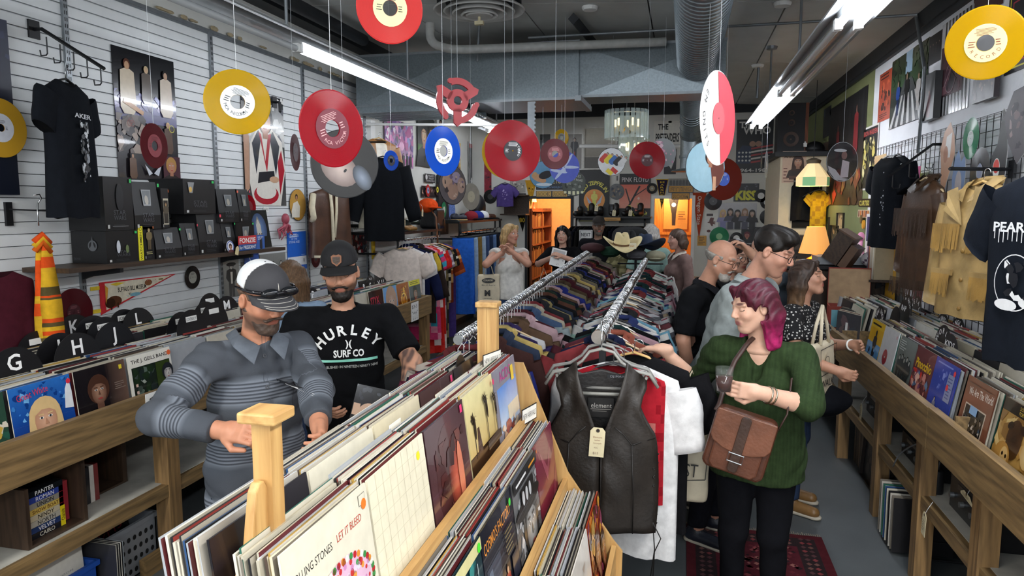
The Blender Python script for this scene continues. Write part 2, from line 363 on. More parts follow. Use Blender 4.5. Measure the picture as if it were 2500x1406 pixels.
class SD:
 def __init__(s,h=.01):s.h=h;s.ops=[]
 def cap(s,a,b,r1,r2=None,k=.015,op='u'):s.ops.append(('cap',np.array(a,float),np.array(b,float),r1,r1 if r2 is None else r2,k,op));return s
 def ell(s,c,r,M=None,k=.015,op='u'):s.ops.append(('ell',np.array(c,float),np.array(r if hasattr(r,'__len__')else(r,r,r),float),None if M is None else np.array(M,float),0,k,op));return s
 def rbox(s,c,hf,M=None,rad=.005,k=.01,op='u'):s.ops.append(('box',np.array(c,float),np.array(hf,float),None if M is None else np.array(M,float),rad,k,op));return s
 def fn(s,f):s.ops.append(('fn',f));return s
 def mesh_data(s):
  h=s.h;lo=np.full(3,1e9);hi=-lo
  for o in s.ops:
   if o[0]=='fn' or o[-1]!='u':continue
   if o[0]=='cap':r=max(o[3],o[4]);l,u=np.minimum(o[1],o[2])-r,np.maximum(o[1],o[2])+r
   else:r=o[2].max()*1.05 if o[3]is not None and o[0]=='ell' else(np.linalg.norm(o[2])if o[3]is not None else o[2]);l,u=o[1]-r,o[1]+r
   lo,hi=np.minimum(lo,l),np.maximum(hi,u)
  lo=lo-3*h-.01;n=np.ceil((hi+3*h+.01-lo)/h).astype(int)+1
  ax=[(lo[i]+h*np.arange(n[i])).astype(np.float32)for i in range(3)]
  F=np.full(n,.25,np.float32)
  for o in s.ops:
   if o[0]=='fn':
    F=o[1](ax[0][:,None,None],ax[1][None,:,None],ax[2][None,None,:],F);continue
   k,op=o[5],o[6];pad=3*h+k+.01
   if o[0]=='cap':r=max(o[3],o[4]);l,u=np.minimum(o[1],o[2])-r,np.maximum(o[1],o[2])+r
   else:r=np.full(3,np.linalg.norm(o[2]))if o[3]is not None else o[2];l,u=o[1]-r,o[1]+r
   i0=np.clip(np.floor((l-pad-lo)/h).astype(int),0,n);i1=np.clip(np.ceil((u+pad-lo)/h).astype(int)+1,0,n)
   if(i1<=i0).any():continue
   sl=tuple(slice(i0[i],i1[i])for i in range(3))
   X,Y,Z=ax[0][sl[0]][:,None,None],ax[1][sl[1]][None,:,None],ax[2][sl[2]][None,None,:]
   if o[0]=='cap':
    a,b=o[1],o[2];ba=b-a;q=max(1e-9,ba@ba)
    t=np.clip(((X-a[0])*ba[0]+(Y-a[1])*ba[1]+(Z-a[2])*ba[2])/q,0,1)
    d=np.sqrt((X-a[0]-ba[0]*t)**2+(Y-a[1]-ba[1]*t)**2+(Z-a[2]-ba[2]*t)**2)-(o[3]+(o[4]-o[3])*t)
   else:
    x,y,z=X-o[1][0],Y-o[1][1],Z-o[1][2]
    if o[3]is not None:m=o[3];x,y,z=x*m[0,0]+y*m[1,0]+z*m[2,0],x*m[0,1]+y*m[1,1]+z*m[2,1],x*m[0,2]+y*m[1,2]+z*m[2,2]
    r=o[2]
    if o[0]=='ell':
     k0=np.sqrt((x/r[0])**2+(y/r[1])**2+(z/r[2])**2);k1=np.sqrt((x/r[0]**2)**2+(y/r[1]**2)**2+(z/r[2]**2)**2)+1e-9;d=k0*(k0-1)/k1
    else:
     qx,qy,qz=np.abs(x)-r[0]+o[4],np.abs(y)-r[1]+o[4],np.abs(z)-r[2]+o[4]
     d=np.sqrt(np.maximum(qx,0)**2+np.maximum(qy,0)**2+np.maximum(qz,0)**2)+np.minimum(np.maximum(np.maximum(qx,qy),qz),0)-o[4]
   G=F[sl]
   if op=='u':t=np.clip(.5+.5*(G-d)/k,0,1);F[sl]=G*(1-t)+d*t-k*t*(1-t)
   elif op=='s':d=-d;t=np.clip(.5-.5*(G-d)/k,0,1);F[sl]=G*(1-t)+d*t+k*t*(1-t)
  F[0],F[-1]=.1,.1;F[:,0],F[:,-1]=.1,.1;F[:,:,0],F[:,:,-1]=.1,.1
  return surface_nets(F,lo,h)
def surface_nets(F,lo,h):
 S=F<0;c=np.zeros(np.array(F.shape)-1,np.uint8);offs=[(i,j,k)for i in(0,1)for j in(0,1)for k in(0,1)]
 n=c.shape
 for i,j,k in offs:c+=S[i:i+n[0],j:j+n[1],k:k+n[2]]
 act=(c>0)&(c<8);I=np.argwhere(act);ids=np.full(n,-1,np.int32);ids[act]=np.arange(len(I))
 V=np.stack([F[I[:,0]+i,I[:,1]+j,I[:,2]+k]for i,j,k in offs],1);O=np.array(offs,float);acc=np.zeros((len(I),3));cnt=np.zeros(len(I))
 for a in range(8):
  for b in range(a+1,8):
   if abs(O[a]-O[b]).sum()!=1:continue
   va,vb=V[:,a],V[:,b];m=(va<0)!=(vb<0);t=np.where(m,va/np.where(m,va-vb,1),0)
   acc+=(O[a]+t[:,None]*(O[b]-O[a]))*m[:,None];cnt+=m
 P=lo+h*(I+acc/np.maximum(cnt,1)[:,None]);Q=[]
 for ax in range(3):
  b,e=(ax+1)%3,(ax+2)%3
  s0=[slice(None)]*3;s1=[slice(None)]*3;s0[ax]=slice(0,-1);s1[ax]=slice(1,None)
  for q in(b,e):s0[q]=slice(1,-1);s1[q]=slice(1,-1)
  A,B=S[tuple(s0)],S[tuple(s1)];D=np.argwhere(A!=B);ins=A[A!=B]
  base=D.copy();base[:,b]+=1;base[:,e]+=1
  def cell(db,de):q=base.copy();q[:,b]+=db;q[:,e]+=de;return ids[q[:,0],q[:,1],q[:,2]]
  q=np.stack([cell(-1,-1),cell(0,-1),cell(0,0),cell(-1,0)],1);q[~ins]=q[~ins][:,::-1];Q.append(q)
 return P,np.concatenate(Q)
def np_mesh(name,P,Q,m,col=None,smooth=True):
 me=bpy.data.meshes.new(name);me.vertices.add(len(P));me.vertices.foreach_set('co',P.astype(np.float32).ravel())
 nq,w=Q.shape;me.loops.add(nq*w);me.loops.foreach_set('vertex_index',Q.astype(np.int32).ravel())
 me.polygons.add(nq);me.polygons.foreach_set('loop_start',np.arange(0,nq*w,w,dtype=np.int32));me.polygons.foreach_set('loop_total',np.full(nq,w,np.int32))
 me.materials.append(m)
 ca=me.color_attributes.new('Col','FLOAT_COLOR','POINT')
 if col is None:col=np.full((len(P),3),.5)
 if isinstance(col,(str,tuple)):col=np.tile(np.array(lin(col)if isinstance(col,str)else col),(len(P),1))
 ca.data.foreach_set('color',np.concatenate([col,np.ones((len(P),1))],1).astype(np.float32).ravel())
 if smooth:me.polygons.foreach_set('use_smooth',np.ones(nq,bool))
 me.update(calc_edges=True);me.validate();return me
def sd_obj(name,sd,m,col=None,parent=None,colfn=None,loc=None,rot=None):
 P,Q=sd.mesh_data();c=colfn(P)if colfn else col
 return link(name,np_mesh(name,P,Q,m,c),parent,loc,rot)
def mixc(c0,c1,t):t=np.clip(t,0,1)[:,None];return np.array(c0)*(1-t)+np.array(c1)*t
#  the room
XL,XR,YB,YF=-3.6,1.85,12.0,-3.6
def cz(x):return 3.8-(x+3.6)*.055
M_floor=mat('floor_paint','#4f5456',.5,noise=.16,nscale=2.2,bmp=.08,bscale=60)
M_wallL=mat('wall_plaster','#dcdcd6',.8,noise=.06,nscale=3,bmp=.25,bscale=22,bdist=.004)
M_wallR=mat('wall_rough_white','#e2e4e8',.8,noise=.04,nscale=3,bmp=.5,bscale=16,bdist=.006)
M_green=mat('wall_olive','#7b8155',.8,noise=.06,nscale=3)
M_ceil=mat('ceiling_board','#c6c8c4',.8,noise=.06,nscale=4)
M_slat=mat('slat_paint','#dfe2e3',.5,noise=.05,nscale=5)
M_trim=mat('dark_trim','#1d2126',.55,noise=.2,nscale=8)
M_ply=wood('orange_ply','#a8661f','#cf8f3c','z',.55)
M_warm=mat('warm_wall','#e0b98a',.8,noise=.05)
b=MB();b.box((XL-.1,YF,-.1),(XR+.1,YB+3,0));struct('floor',b,M_floor)
ceil=MB();ceil.add([(XL-.1,YF,cz(XL)+.06),(XR+.1,YF,cz(XR)+.06),(XR+.1,YB,cz(XR)+.06),(XL-.1,YB,cz(XL)+.06)],[(0,1,2,3)])
ceil=struct('ceiling',ceil,M_trim)
def ceil_panel(x0,x1,y0,y1):
 g=.006;m=MB();V=[]
 for z in(0,.03):
  V+=[(x,y,cz(x)+z)for x,y in((x0+g,y0+g),(x1-g,y0+g),(x1-g,y1-g),(x0+g,y1-g))]
 m.add(V,[(3,2,1,0),(4,5,6,7),(0,1,5,4),(1,2,6,5),(2,3,7,6),(3,0,4,7)]);m.build('panel',M_ceil,ceil)
for i in range(5):
 for j in range(7):ceil_panel(XL+i*1.09,XL+(i+1)*1.09,-3.6+j*2.44-(i%2)*.0,min(YB,-3.6+(j+1)*2.44))
b=MB();b.box((XL-.15,YF,0),(XL-.02,YB+.2,3.85));wl=struct('wall_left',b,M_wallL)
pitch=.0672
b=MB();b.box((XL-.021,.2,.86),(XL-.017,7.78,3.28));b.build('groove_backing',mat('groove_dark','#34373a',.8),wl)
for i in range(36):
 z=.86+i*pitch;m=MB();m.prism([(XL-.02,z),(XL,z),(XL,z+pitch-.010),(XL-.006,z+pitch-.004),(XL-.02,z+pitch-.004)],.2,7.78,'xz');m.build('slat',M_slat,wl)
b=MB();b.box((XL-.02,.2,3.285),(XL+.012,7.78,3.31));b.box((XL-.02,.2,3.275),(XL+.004,7.78,3.29));struct('trim_1',b,M_steel)
for i,(y0,z0)in enumerate([(3.62,.9),(4.97,.9),(6.34,.9),(7.7,.9)]):
 m=MB();m.box((XL,y0-.018,z0),(XL+.018,y0+.018,3.29))
 s=struct('trim_%d'%(i+2),m,M_steel)
 k=MB()
 for j in range(60):
  for q in(-.007,.007):k.cbox((XL+.0185,y0+q,1.0+j*.038),(.001,.005,.022))
 k.build('slot_row',M_black,s)['kind']='stuff'
b=MB()
for i in range(26):
 y=random.uniform(4.3,7.6);b.ball((XL+.004,y,3.33),(.012,random.uniform(.02,.07),random.uniform(.008,.022)),7,4)
tag(b.build('plaster_crumbs',mat('old_plaster','#a99a7c',.9)),'crumbled old plaster along the steel rail above the slatted wall','plaster',kind='stuff')
b=MB();b.box((XL-.02,7.78,0),(XL+.05,7.90,3.1));struct('trim_6',b,M_white)
b=MB();b.box((XL-.02,YF,3.66),(XL+.14,YB,cz(XL)+.02));struct('trim_7',b,M_trim)
b=MB();b.box((XR,YF,0),(XR+.15,8.05,3.6));wr=struct('wall_right',b,M_wallR)
b=MB();b.box((XR-.004,8.05,0),(XR+.15,YB+.2,3.6));struct('wall_right_rear',b,M_green)
b=MB();b.box((XR-.05,YF,3.37),(XR+.02,YB,cz(XR)+.01));b.box((XR-.035,YF,3.33),(XR+.02,YB,3.37));struct('trim_8',b,M_trim)
bx0,bx1,fx0,fx1,zt=-2.60,-1.86,-.47,.13,2.085
b=MB()
for x0,x1,z0,z1 in((XL,bx0,0,3.8),(bx0,bx1,zt,3.8),(bx1,fx0,0,3.8),(fx0,fx1,zt,3.8),(fx1,XR,0,3.8)):b.box((x0,YB,z0),(x1,YB+.12,z1))
struct('wall_rear',b,mat('wall_cream','#d3d2cb',.8,noise=.05,nscale=3))
b=MB();b.box((XL,YB-.06,3.43),(XR,YB,3.8));struct('trim_9',b,M_trim)
for n,x0,x1 in(('door_1',bx0,bx1),('door_2',fx0,fx1)):
 b=MB();b.box((x0-.05,YB-.015,0),(x0,YB+.13,zt+.05));b.box((x1,YB-.015,0),(x1+.05,YB+.13,zt+.05));b.box((x0,YB-.015,zt),(x1,YB+.13,zt+.05));struct(n,b,M_trim if n=='door_1' else M_white)
b=MB();b.box((bx0-.35,YB+2.3,0),(bx1+.35,YB+2.4,2.7));b.box((bx0-.4,YB+.12,0),(bx0-.3,YB+2.4,2.7));b.box((bx1+.3,YB+.12,0),(bx1+.4,YB+2.4,2.7));b.box((bx0-.4,YB+.12,2.6),(bx1+.4,YB+2.4,2.7));struct('wall_book_room',b,M_warm)
b=MB();b.box((fx0-.3,YB+1.2,0),(fx1+.3,YB+1.3,2.7));b.box((fx0-.4,YB+.12,0),(fx0-.3,YB+1.3,2.7));b.box((fx1+.3,YB+.12,0),(fx1+.4,YB+1.3,2.7));b.box((fx0-.4,YB+.12,2.6),(fx1+.4,YB+1.3,2.7))
fr=struct('wall_fitting_room',b,M_ply)
m=MB();m.box((fx0-.2,YB+1.19,.3),(fx1+.2,YB+1.2,.34));m.box((fx0-.1,YB+1.17,1.45),(fx1+.1,YB+1.2,1.5));m.build('batten',M_ply,fr)
b=MB();x0=at(1905,400,y=10.3)[0]
b.box((x0,10.3,0),(XR-.004,10.42,2.62));b.box((x0,10.42,0),(x0+.1,YB,2.62));struct('wall_booth',b,mat('booth_cream','#dfd2b8',.8,noise=.04))
b=MB();b.box((x0-.08,10.2,2.62),(XR-.005,YB-.07,2.68));struct('trim_10',b,M_trim)
b=MB();b.box((XR-.018,YF,0),(XR,YB,.1));struct('baseboard_right',b,M_trim)
b=MB();b.box((XL,YF,0),(XL+.018,YB,.1));struct('baseboard_left',b,M_trim)
b=MB();b.box((XL-.1,YF-.1,0),(XR+.1,YF,.5));b.box((XL-.1,YF-.1,2.95),(XR+.1,YF,3.8));struct('wall_front',b,M_wallL)
#  air duct, spiral pipes, diffuser
t=thing('air_duct','grey sheet metal air duct crossing under the ceiling, cross-broken panels','duct',(-.9,7,3.0))
Y0=7.0
def ductsec(x0,x1,y0,z0,z1,dep,cross,n):
 m=MB();cx,cz_=(x0+x1)/2,(z0+z1)/2
 m.box((x0,y0,z0),(x1,y0+dep,z1))
 if cross:
  V=[(x0,y0,z0),(x1,y0,z0),(x1,y0,z1),(x0,y0,z1),(cx,y0-.02,cz_)];m.add(V,[(0,1,4),(1,2,4),(2,3,4),(3,0,4)])
 for z in(z0,z1):k=MB();k.box((x0-.008,y0-.012,z-.012),(x1+.008,y0+.0,z+.012));q=k.build('flange',M_steel,t);q.location=(.9,-7,-3.0)
 o=m.build(n,M_galv,t);o.matrix_parent_inverse=Matrix();o.location=(.9,-7,-3.0);return o
xa,xb,xc,xd=at(870,200,y=Y0+.25)[0],at(1140,200,y=Y0+.12)[0],at(1412,200,y=Y0)[0],at(1772,200,y=Y0)[0]
ductsec(xa,xb,Y0+.24,3.02,3.55,.7,True,'section');ductsec(xb,xc,Y0+.02,3.0,3.535,.95,False,'section');ductsec(xc,xd,Y0+.06,3.02,3.49,.55,True,'section')
m=MB();m.box((xc-.03,Y0-.02,2.97),(xc+.03,Y0+.8,3.02))
o=m.build('flange',M_steel,t);o.location=(.9,-7,-3.0)
t=thing('ceiling_grille','slatted grey return grille under the left end of the air duct','vent',(xa+.5,7.3,2.95));m=MB()
for i in range(8):m.box((-.5,-.1+i*.085,0),(.75,-.06+i*.085,.015))
m.build('louvre_set',M_galv,t)['kind']='stuff';m=MB();m.box((-.52,-.14,-.005),(.77,-.11,.06));m.box((-.52,.58,-.005),(.77,.61,.06));m.build('frame',M_galv,t)
def spiral(name,label,path,r,pitch=.085):
 t=thing(name,label,'duct',path[0]);P=[Vector(p)-Vector(path[0])for p in path];pts=[];rr=[]
 for a,b_ in zip(P,P[1:]):
  n=max(2,int((b_-a).length/pitch))
  for i in range(n):
   for q,dr in((0,0),(.46,0),(.5,.006),(.54,0)):pts.append(a.lerp(b_,(i+q)/n));rr.append(r+dr)
 pts.append(P[-1]);rr.append(r);m=MB();m.tube(pts,rr,28);m.build('pipe',M_galv,t,smooth='auto');return t
xp=at(1706,100,y=6.6)[0]
sp=spiral('spiral_pipe','large ribbed spiral air pipe running into the front of the duct',[(xp,1.2,3.3),(xp,7.0,3.3)],.185)
xq=at(1693,260,y=8)[0]
sp2=spiral('spiral_pipe','smaller ribbed pipe bending down behind the air duct',[(xq,7.64,3.25),(xq,9.6,3.22),(xq,9.95,3.12),(xq,10.1,2.9)],.15,.07)
m=MB();m.cyl((0,2.5,-.33),(0,2.5,-.78),.14,24);m.build('lower_pipe',M_galv,sp2,smooth='auto');m=MB();m.lathe([(.14,-.78),(.24,-.80),(.26,-.82),(.15,-.82)],24,(0,2.5,0));m.lathe([(.15,-.6),(.155,-.62),(.15,-.64)],24,(0,2.5,0));m.build('flange',M_galv,sp2,smooth='auto')
dc=at(1170,25,z=3.52);t=thing('ceiling_diffuser','round white ceiling air diffuser with nested rings','vent',dc)
for i,(r0,r1,z0,z1)in enumerate([(.33,.37,.0,.05),(.25,.29,-.01,.06),(.185,.22,-.025,.05),(.12,.15,-.04,.04)]):
 m=MB();m.lathe([(r0-.06,z1),(r0,z0+.02),(r1-.01,z0-.008),(r1,z0),(r1-.012,z0+.012),(r0-.05,z1+.01)],40,caps=False);m.build('ring',mat('diffuser_white','#b9b9b5',.5,noise=.05),t,smooth='auto')
m=MB();m.lathe([(.0,-.052),(.10,-.05),(.11,-.04),(.0,-.03)],30);m.build('centre_plate',mat('diffuser_white','#b9b9b5'),t,smooth='auto');m=MB();m.lathe([(.34,.05),(.34,.16)],30,caps=True);m.build('collar',M_trim,t)
m=MB();m.cyl((0,0,-.05),(0,0,-.085),.012,8);m.cbox((.0,0,-.1),(.07,.04,.028));m.build('clip',mat('old_ivory','#c9bf9c',.6),t)
M_tube=emit('lit_tube','#f2f7ff',TUBE_POWER);M_tube_off=glassy('unlit_tube','#c9ced0',.85,.25)
M_refl=mat('reflector','#b9bdbf',.3,.5,noise=.06)
def fixture(label,x,z,segs,twin=True,off=()):
 y0,y1=segs[0][0],segs[-1][1];t=thing('fluorescent_light',label,'light',(x,y0,z))
 m=MB();L=y1-y0
 m.prism([(-.055,.03),(.055,.03),(.055,.095),(-.055,.095)],0,L,'xz');m.build('housing',M_refl,t)
 m=MB();m.prism([(-.055,.09),(-.13,.045),(-.128,.035),(-.05,.075)],0,L,'xz');m.prism([(.055,.09),(.13,.045),(.128,.035),(.05,.075)],0,L,'xz');m.build('reflector',M_refl,t)
 for i,(a,b_)in enumerate(segs):
  for q in((-.05,.05)if twin else(0,)):
   m=MB();m.cyl((q,a-y0+.03,.0),(q,b_-y0-.03,0),.019,12);m.build('tube',M_tube_off if i in off else M_tube,t,smooth='auto')
   for yy in(a+.015,b_-.015):m=MB();m.cbox((q,yy-y0,.008),(.04,.025,.055));m.build('socket',M_white,t)
 yy=y0+.5
 while yy<y1:
  m=MB();zt_=.09+(.02 if 6.9<yy<8.1 and x<.4 else cz(x)-z-.09);m.cyl((0,yy-y0,.09),(0,yy-y0,zt_),.01,8);m.lathe([(.05,zt_-.03),(.06,zt_)],14,(0,yy-y0,0));m.build('rod',M_steel,t);yy+=1.9
 return t
fixture('long fluorescent fitting on the left, nearest tube unlit',-2.3,2.9,[(1.5,4.02),(4.02,6.6),(6.6,8.9)],False,(0,))
fixture('twin tube fluorescent fitting running along the right of the shop',.82,2.9,[(1.6,4.2),(4.2,6.55),(6.55,9.15)],True,(1,))
fixture('far short fluorescent fitting deep on the left beyond the duct',-2.55,2.95,[(9.2,11.5)],False)
def pipe(name,label,cat,pts,r,m=M_steel,n=10):
 k=MB();k.tube(pts,r,n);return tag(k.build(name,m,smooth='auto'),label,cat)
def rounded(pts,k=.25):
 out=[Vector(pts[0])]
 for a,b_,c in zip(pts,pts[1:],pts[2:]):
  a,b_,c=Vector(a),Vector(b_),Vector(c);r1=min(k,(a-b_).length*.45);r2=min(k,(c-b_).length*.45);p,q=b_+(a-b_).normalized()*r1,b_+(c-b_).normalized()*r2
  for i in range(6):t_=i/5;out.append(p*(1-t_)**2+b_*2*t_*(1-t_)+q*t_*t_)
 out.append(Vector(pts[-1]));return out
pa=at(1050,60,y=6.3);pipe('drain_pipe','white drain pipe with an elbow beside the ceiling diffuser','pipe',rounded([(pa[0],6.3,3.6),(pa[0],6.3,3.42),(pa[0]+.15,6.5,3.4),(-.2,6.9,3.46)],.12),.04,mat('pipe_grey','#a9aaa6',.6))
pipe('electric_conduit','thin steel conduit crossing the ceiling above the duct','pipe',[at(1290,92,z=3.55),at(1950,55,z=3.50),at(2240,36,z=3.42)],.012)
pipe('support_rod','thin steel rod dropping from the ceiling to the air duct at its left','rod',[at(1165,150,y=6.9),at(1170,62,y=6.9)],.012)
pipe('support_rod','pale rod reaching from the ceiling between the spiral pipe and right lights','rod',[at(1848,240,y=8.2),at(1852,165,y=8.2)],.014)
pipe('ceiling_beam','black steel joist running over the top of the duct','beam',[at(1400,45,z=3.6),at(1445,100,z=3.6)],.05,M_trim,4)
pipe('ceiling_pipe','dark pipe high along the left under the ceiling edge','pipe',[(-3.3,2.2,3.68),(-3.3,7.1,3.68)],.06,M_trim)
pipe('curtain_rail','white rail across the left side below the far tubes','rail',[at(895,303,y=7.6),at(1240,306,y=7.6)],.016,M_white)
k=MB();p=at(1297,240,y=7.05);p[2]=2.985;k.box((-.035,-.01,-.32),(.035,.01,.0))
for i in range(10):k.box((.035,-.012,-.3+i*.04),(.045,.012,-.28+i*.04))
tag(k.build('slotted_strip',M_steel,loc=p),'slotted steel strip hanging down from the underside of the duct','bracket')
for i,(px,py,n)in enumerate([(1440,45,'beside the black joist'),(1910,10,'above the right lights'),(1850,160,'over the pale rod')]):
 k=MB();q=at(px,py,z=3.55);zc=cz(q[0]);k.lathe([(.0,-.03),(.06,-.03),(.07,-.01),(.07,0)],16);tag(k.build('ceiling_rose',M_white,loc=(q[0],q[1],zc)),'small round white ceiling rose '+n,'fitting')
def chandelier(px,py,y,w,h,label):
 c=at(px,py,y=y);t=thing('chandelier',label,'chandelier',c);g=glassy('strip_glass','#cfe0dc',.35,.04);r=w/2
 m=MB();m.lathe([(r*.96,0),(r,0),(r,.025),(r*.96,.025)],30);m.lathe([(r*.6,0),(r*.63,0),(r*.63,.02),(r*.6,.02)],24);m.build('ring_frame',M_chrome,t)
 for i in range(26):
  a=2*math.pi*i/26;k=MB();k.M=Matrix.Rotation(a,4,'Z')@Matrix.Translation((r,0,0));k.box((-.004,-.025,-h),(.004,.025,.04));k.build('glass_strip',g,t)
 for i in range(5):
  a=2*math.pi*i/5+.3;k=MB();x,y_=r*.55*math.cos(a),r*.55*math.sin(a)
  k.tube([(0,0,-h*.5),(x*.5,y_*.5,-h*.8),(x,y_,-h*.75),(x,y_,-h*.5)],.008,6);k.build('arm',mat('brass','#c9a64a',.25,1),t);k=MB();k.cyl((x,y_,-h*.5),(x,y_,-h*.2),.011,8);k.build('candle_lamp',emit('candle','#ffe2a0',3),t)
 k=MB();k.cyl((0,0,-h*.5),(0,0,cz(c[0])-c[2]),.006,6);k.build('chain',M_chrome,t)
chandelier(1530,278,9.0,.53,.3,'round chandelier of clear glass strips with brass arms below the duct')
chandelier(1548,338,10.2,.42,.3,'second smaller glass strip chandelier behind the brass armed one')
#  helpers for things on walls, discs, sleeves
PI=math.pi
ORD='first second third fourth fifth sixth seventh eighth ninth tenth eleventh twelfth thirteenth fourteenth fifteenth sixteenth seventeenth eighteenth nineteenth twentieth'.split()
RZ={'L':PI/2,'R':-PI/2,'B':0.0}
def wallpt(side,px,py,off=0.0):
 return at(px,py,x=XL+off)if side=='L' else at(px,py,x=XR-off)if side=='R' else at(px,py,y=YB-off)
def poster(side,TL,BR,bg,name,label,cat,draw=None,off=.006,thick=.002,m=None,group=None,roll=0,frame=None,depth=0,edge=None):
 a,b_=wallpt(side,*TL,off=off),wallpt(side,*BR,off=off);i=0 if side=='B' else 1
 w,h=abs(a[i]-b_[i]),abs(a[2]-b_[2]);c=(a+b_)/2;c[2]=min(a[2],b_[2])
 return poster_at(c,RZ[side],w,h,bg,name,label,cat,draw,thick,m,group,roll,frame,edge)
def poster_at(c,rz,w,h,bg,name,label,cat,draw=None,thick=.002,m=None,group=None,roll=0,frame=None,edge=None,lean=0):
 p=Print(w,h,bg,thick,edge=edge)
 if draw:draw(p)
 if frame:
  t=thing(name,label,cat,c,(-lean,roll,rz),group);o=p.build('picture',t,m);f=MB();k=frame[1];d=.022
  f.box((-w/2-k,-d,-k),(w/2+k,.002,0));f.box((-w/2-k,-d,h),(w/2+k,.002,h+k));f.box((-w/2-k,-d,0),(-w/2,.002,h));f.box((w/2,-d,0),(w/2+k,.002,h));f.build('frame',mat('frame_'+frame[0],frame[0],.4),t);return t
 o=p.build(name,None,m);o.location=[float(q)for q in c];o.rotation_euler=(-lean,roll,rz);return tag(o,label,cat,group)
def faceto(p):d=np.array([0,0,H_CAM])-np.array(p);return math.atan2(d[0],-d[1])
def disc_mesh(R,m,label=None,hole=.0035,lr=.05,draw=None,rim=None):
 b_=MB();n=56;prof=[(hole,0),(lr,0),(R-.003,0),(R,.0008),(R-.003,.0016),(hole,.0016)]
 b_.lathe([(r,z-.0008)for r,z in prof],n,(0,0,0),'y',caps=False)
 nf=len(b_.f)
 p=Print(2*R,2*R,None,mb=b_,y0=-.0012);p.P=lambda u,v:((u-.5)*2*R,p.y0-.0003*p.L,(v-.5)*2*R);b_.mi=1
 if label:p.ring(.5,.5,hole+.0005,lr,label)
 if draw:draw(p)
 if label:
  k=[(lr*math.cos(2*PI*i/n),.0012,lr*math.sin(2*PI*i/n))for i in range(n)];q=[(hole*1.05*math.cos(2*PI*i/n),.0012,hole*1.05*math.sin(2*PI*i/n))for i in range(n)]
  b_.add(k+q,[(i,i+n,(i+1)%n+n,(i+1)%n)for i in range(n)],label)
 return b_.mesh('disc',[m,M_print],smooth=False)
S7,LP=.0875,.1505
def lab(main,txt=None,tc='#2a2a2a',n=4,star=False):
 """print on a record label: title round the rim and rows of small type"""
 def d(p):
  R=p.w/2;lr=.043 if R<.1 else.05
  if txt:p.text(txt,.5,.5,.0085/p.h if R<.1 else.012/p.h,tc,arc=(lr*.76,PI*1.18,PI*1.82)if R<.1 else(lr*.72,PI*.3,-PI*.2))
  p.lines(.5-lr*.55/p.w,.5+lr*.42/p.h,.5+lr*.55/p.w,.5+lr*.82/p.h,n,tc,5)
  p.lines(.5-lr*.85/p.w,.5-lr*.2/p.h,.5-lr*.45/p.w,.5+lr*.2/p.h,3,tc,6);p.lines(.5+lr*.48/p.w,.5-lr*.2/p.h,.5+lr*.85/p.w,.5+lr*.2/p.h,3,tc,7)
  if star:p.disc(.5+lr*.5/p.w,.5-lr*.5/p.h,.003,tc,n=5)
 return d
def hung(label,px,py,d,R,m,lc=None,draw=None,yaw=0,pitch=0,roll=0,big=True,name='hanging_record',group=None,off=(0,0),nline=True):
 c=at(px,py,d=d);single=R<.1
 t=thing(name,label,'record',c,(0,0,0),group)
 M=Matrix.Rotation(faceto(c)+yaw,4,'Z')@Matrix.Rotation(pitch,4,'X')@Matrix.Rotation(roll,4,'Y')
 o=link('disc',disc_mesh(R,m,lc,.019 if single and big else.0035,.045 if single else.05,draw),t);o.matrix_local=M
 if nline:
  k=MB();k.cyl((0,0,R*.97),(off[0],off[1],cz(c[0])+.04-c[2]),.0003+.00012*d,5);k.build('line',M_line,t)
 return t
def wallrec(side,px,py,R,m,lc,label,draw=None,off=.012,group=None,big=True,roll=0):
 c=wallpt(side,px,py,off);single=R<.1
 o=link('wall_record',disc_mesh(R,m,lc,.019 if single and big else.0035,.045 if single else.05,draw));o.location=[float(q)for q in c];o.rotation_euler=(0,roll,RZ[side]);return tag(o,label,'record',group)
V_yel=vinyl('vinyl_yellow','#d2ae00',.6);V_red=vinyl('vinyl_red','#b00820',.66);V_mar=vinyl('vinyl_maroon','#5e0d1a',.9,.3);V_blue=vinyl('vinyl_blue','#0a58d0',.7);V_blk=vinyl('vinyl_black','#0c0c0e',1,.25)
V_coral=vinyl('vinyl_coral','#d8302e',.85,.3);V_grn=vinyl('vinyl_green','#2f9a68',.8);V_clr=vinyl('vinyl_clear','#cfd2d4',.45);V_org=vinyl('vinyl_amber','#6a1a08',.9);V_pic=mat('picture_disc','#2a2a2c',.25);V_gold=vinyl('vinyl_gold','#c99a2c',1,.2);V_wht=vinyl('vinyl_white','#e8e6e2',1)
SL=.312
CARD=['#e9e2cf','#ded6c0','#f0ece0','#cfc7b2','#e6dcc0','#d8d2c6','#f2efe6','#e9e2cf','#bfb8a8','#8a8276','#2b2a2c','#39383c','#1d1c1f','#a33a34','#31588a','#6d2a2e','#c9a34c','#2f6d5c','#c7cbd0','#b9bec4','#d9dde2','#5b4a40']
CARD=[tuple(.7*x for x in lin(c))for c in CARD]
def sleeve_mesh(col,draw=None,t=.0042,face=None):
 p=Print(SL,SL,face or col,t,edge=col,y0=t/2)
 if draw:draw(p)
 return p.mb.mesh('sleeve',M_gloss if draw else M_print)
SLEEVES=[sleeve_mesh(c,t=tt,face=random.choice(CARD))for c in CARD for tt in(.0036,.0052)]
def album(name,label,loc,rz,lean,draw=None,col=None,me=None,group=None,roll=0):
 return tag(link(name,me or sleeve_mesh(col or '#e9e2cf',draw,face=None if draw is None else None),None,loc,(-lean,roll,rz)),label,'record',group)
STUFF=MB()
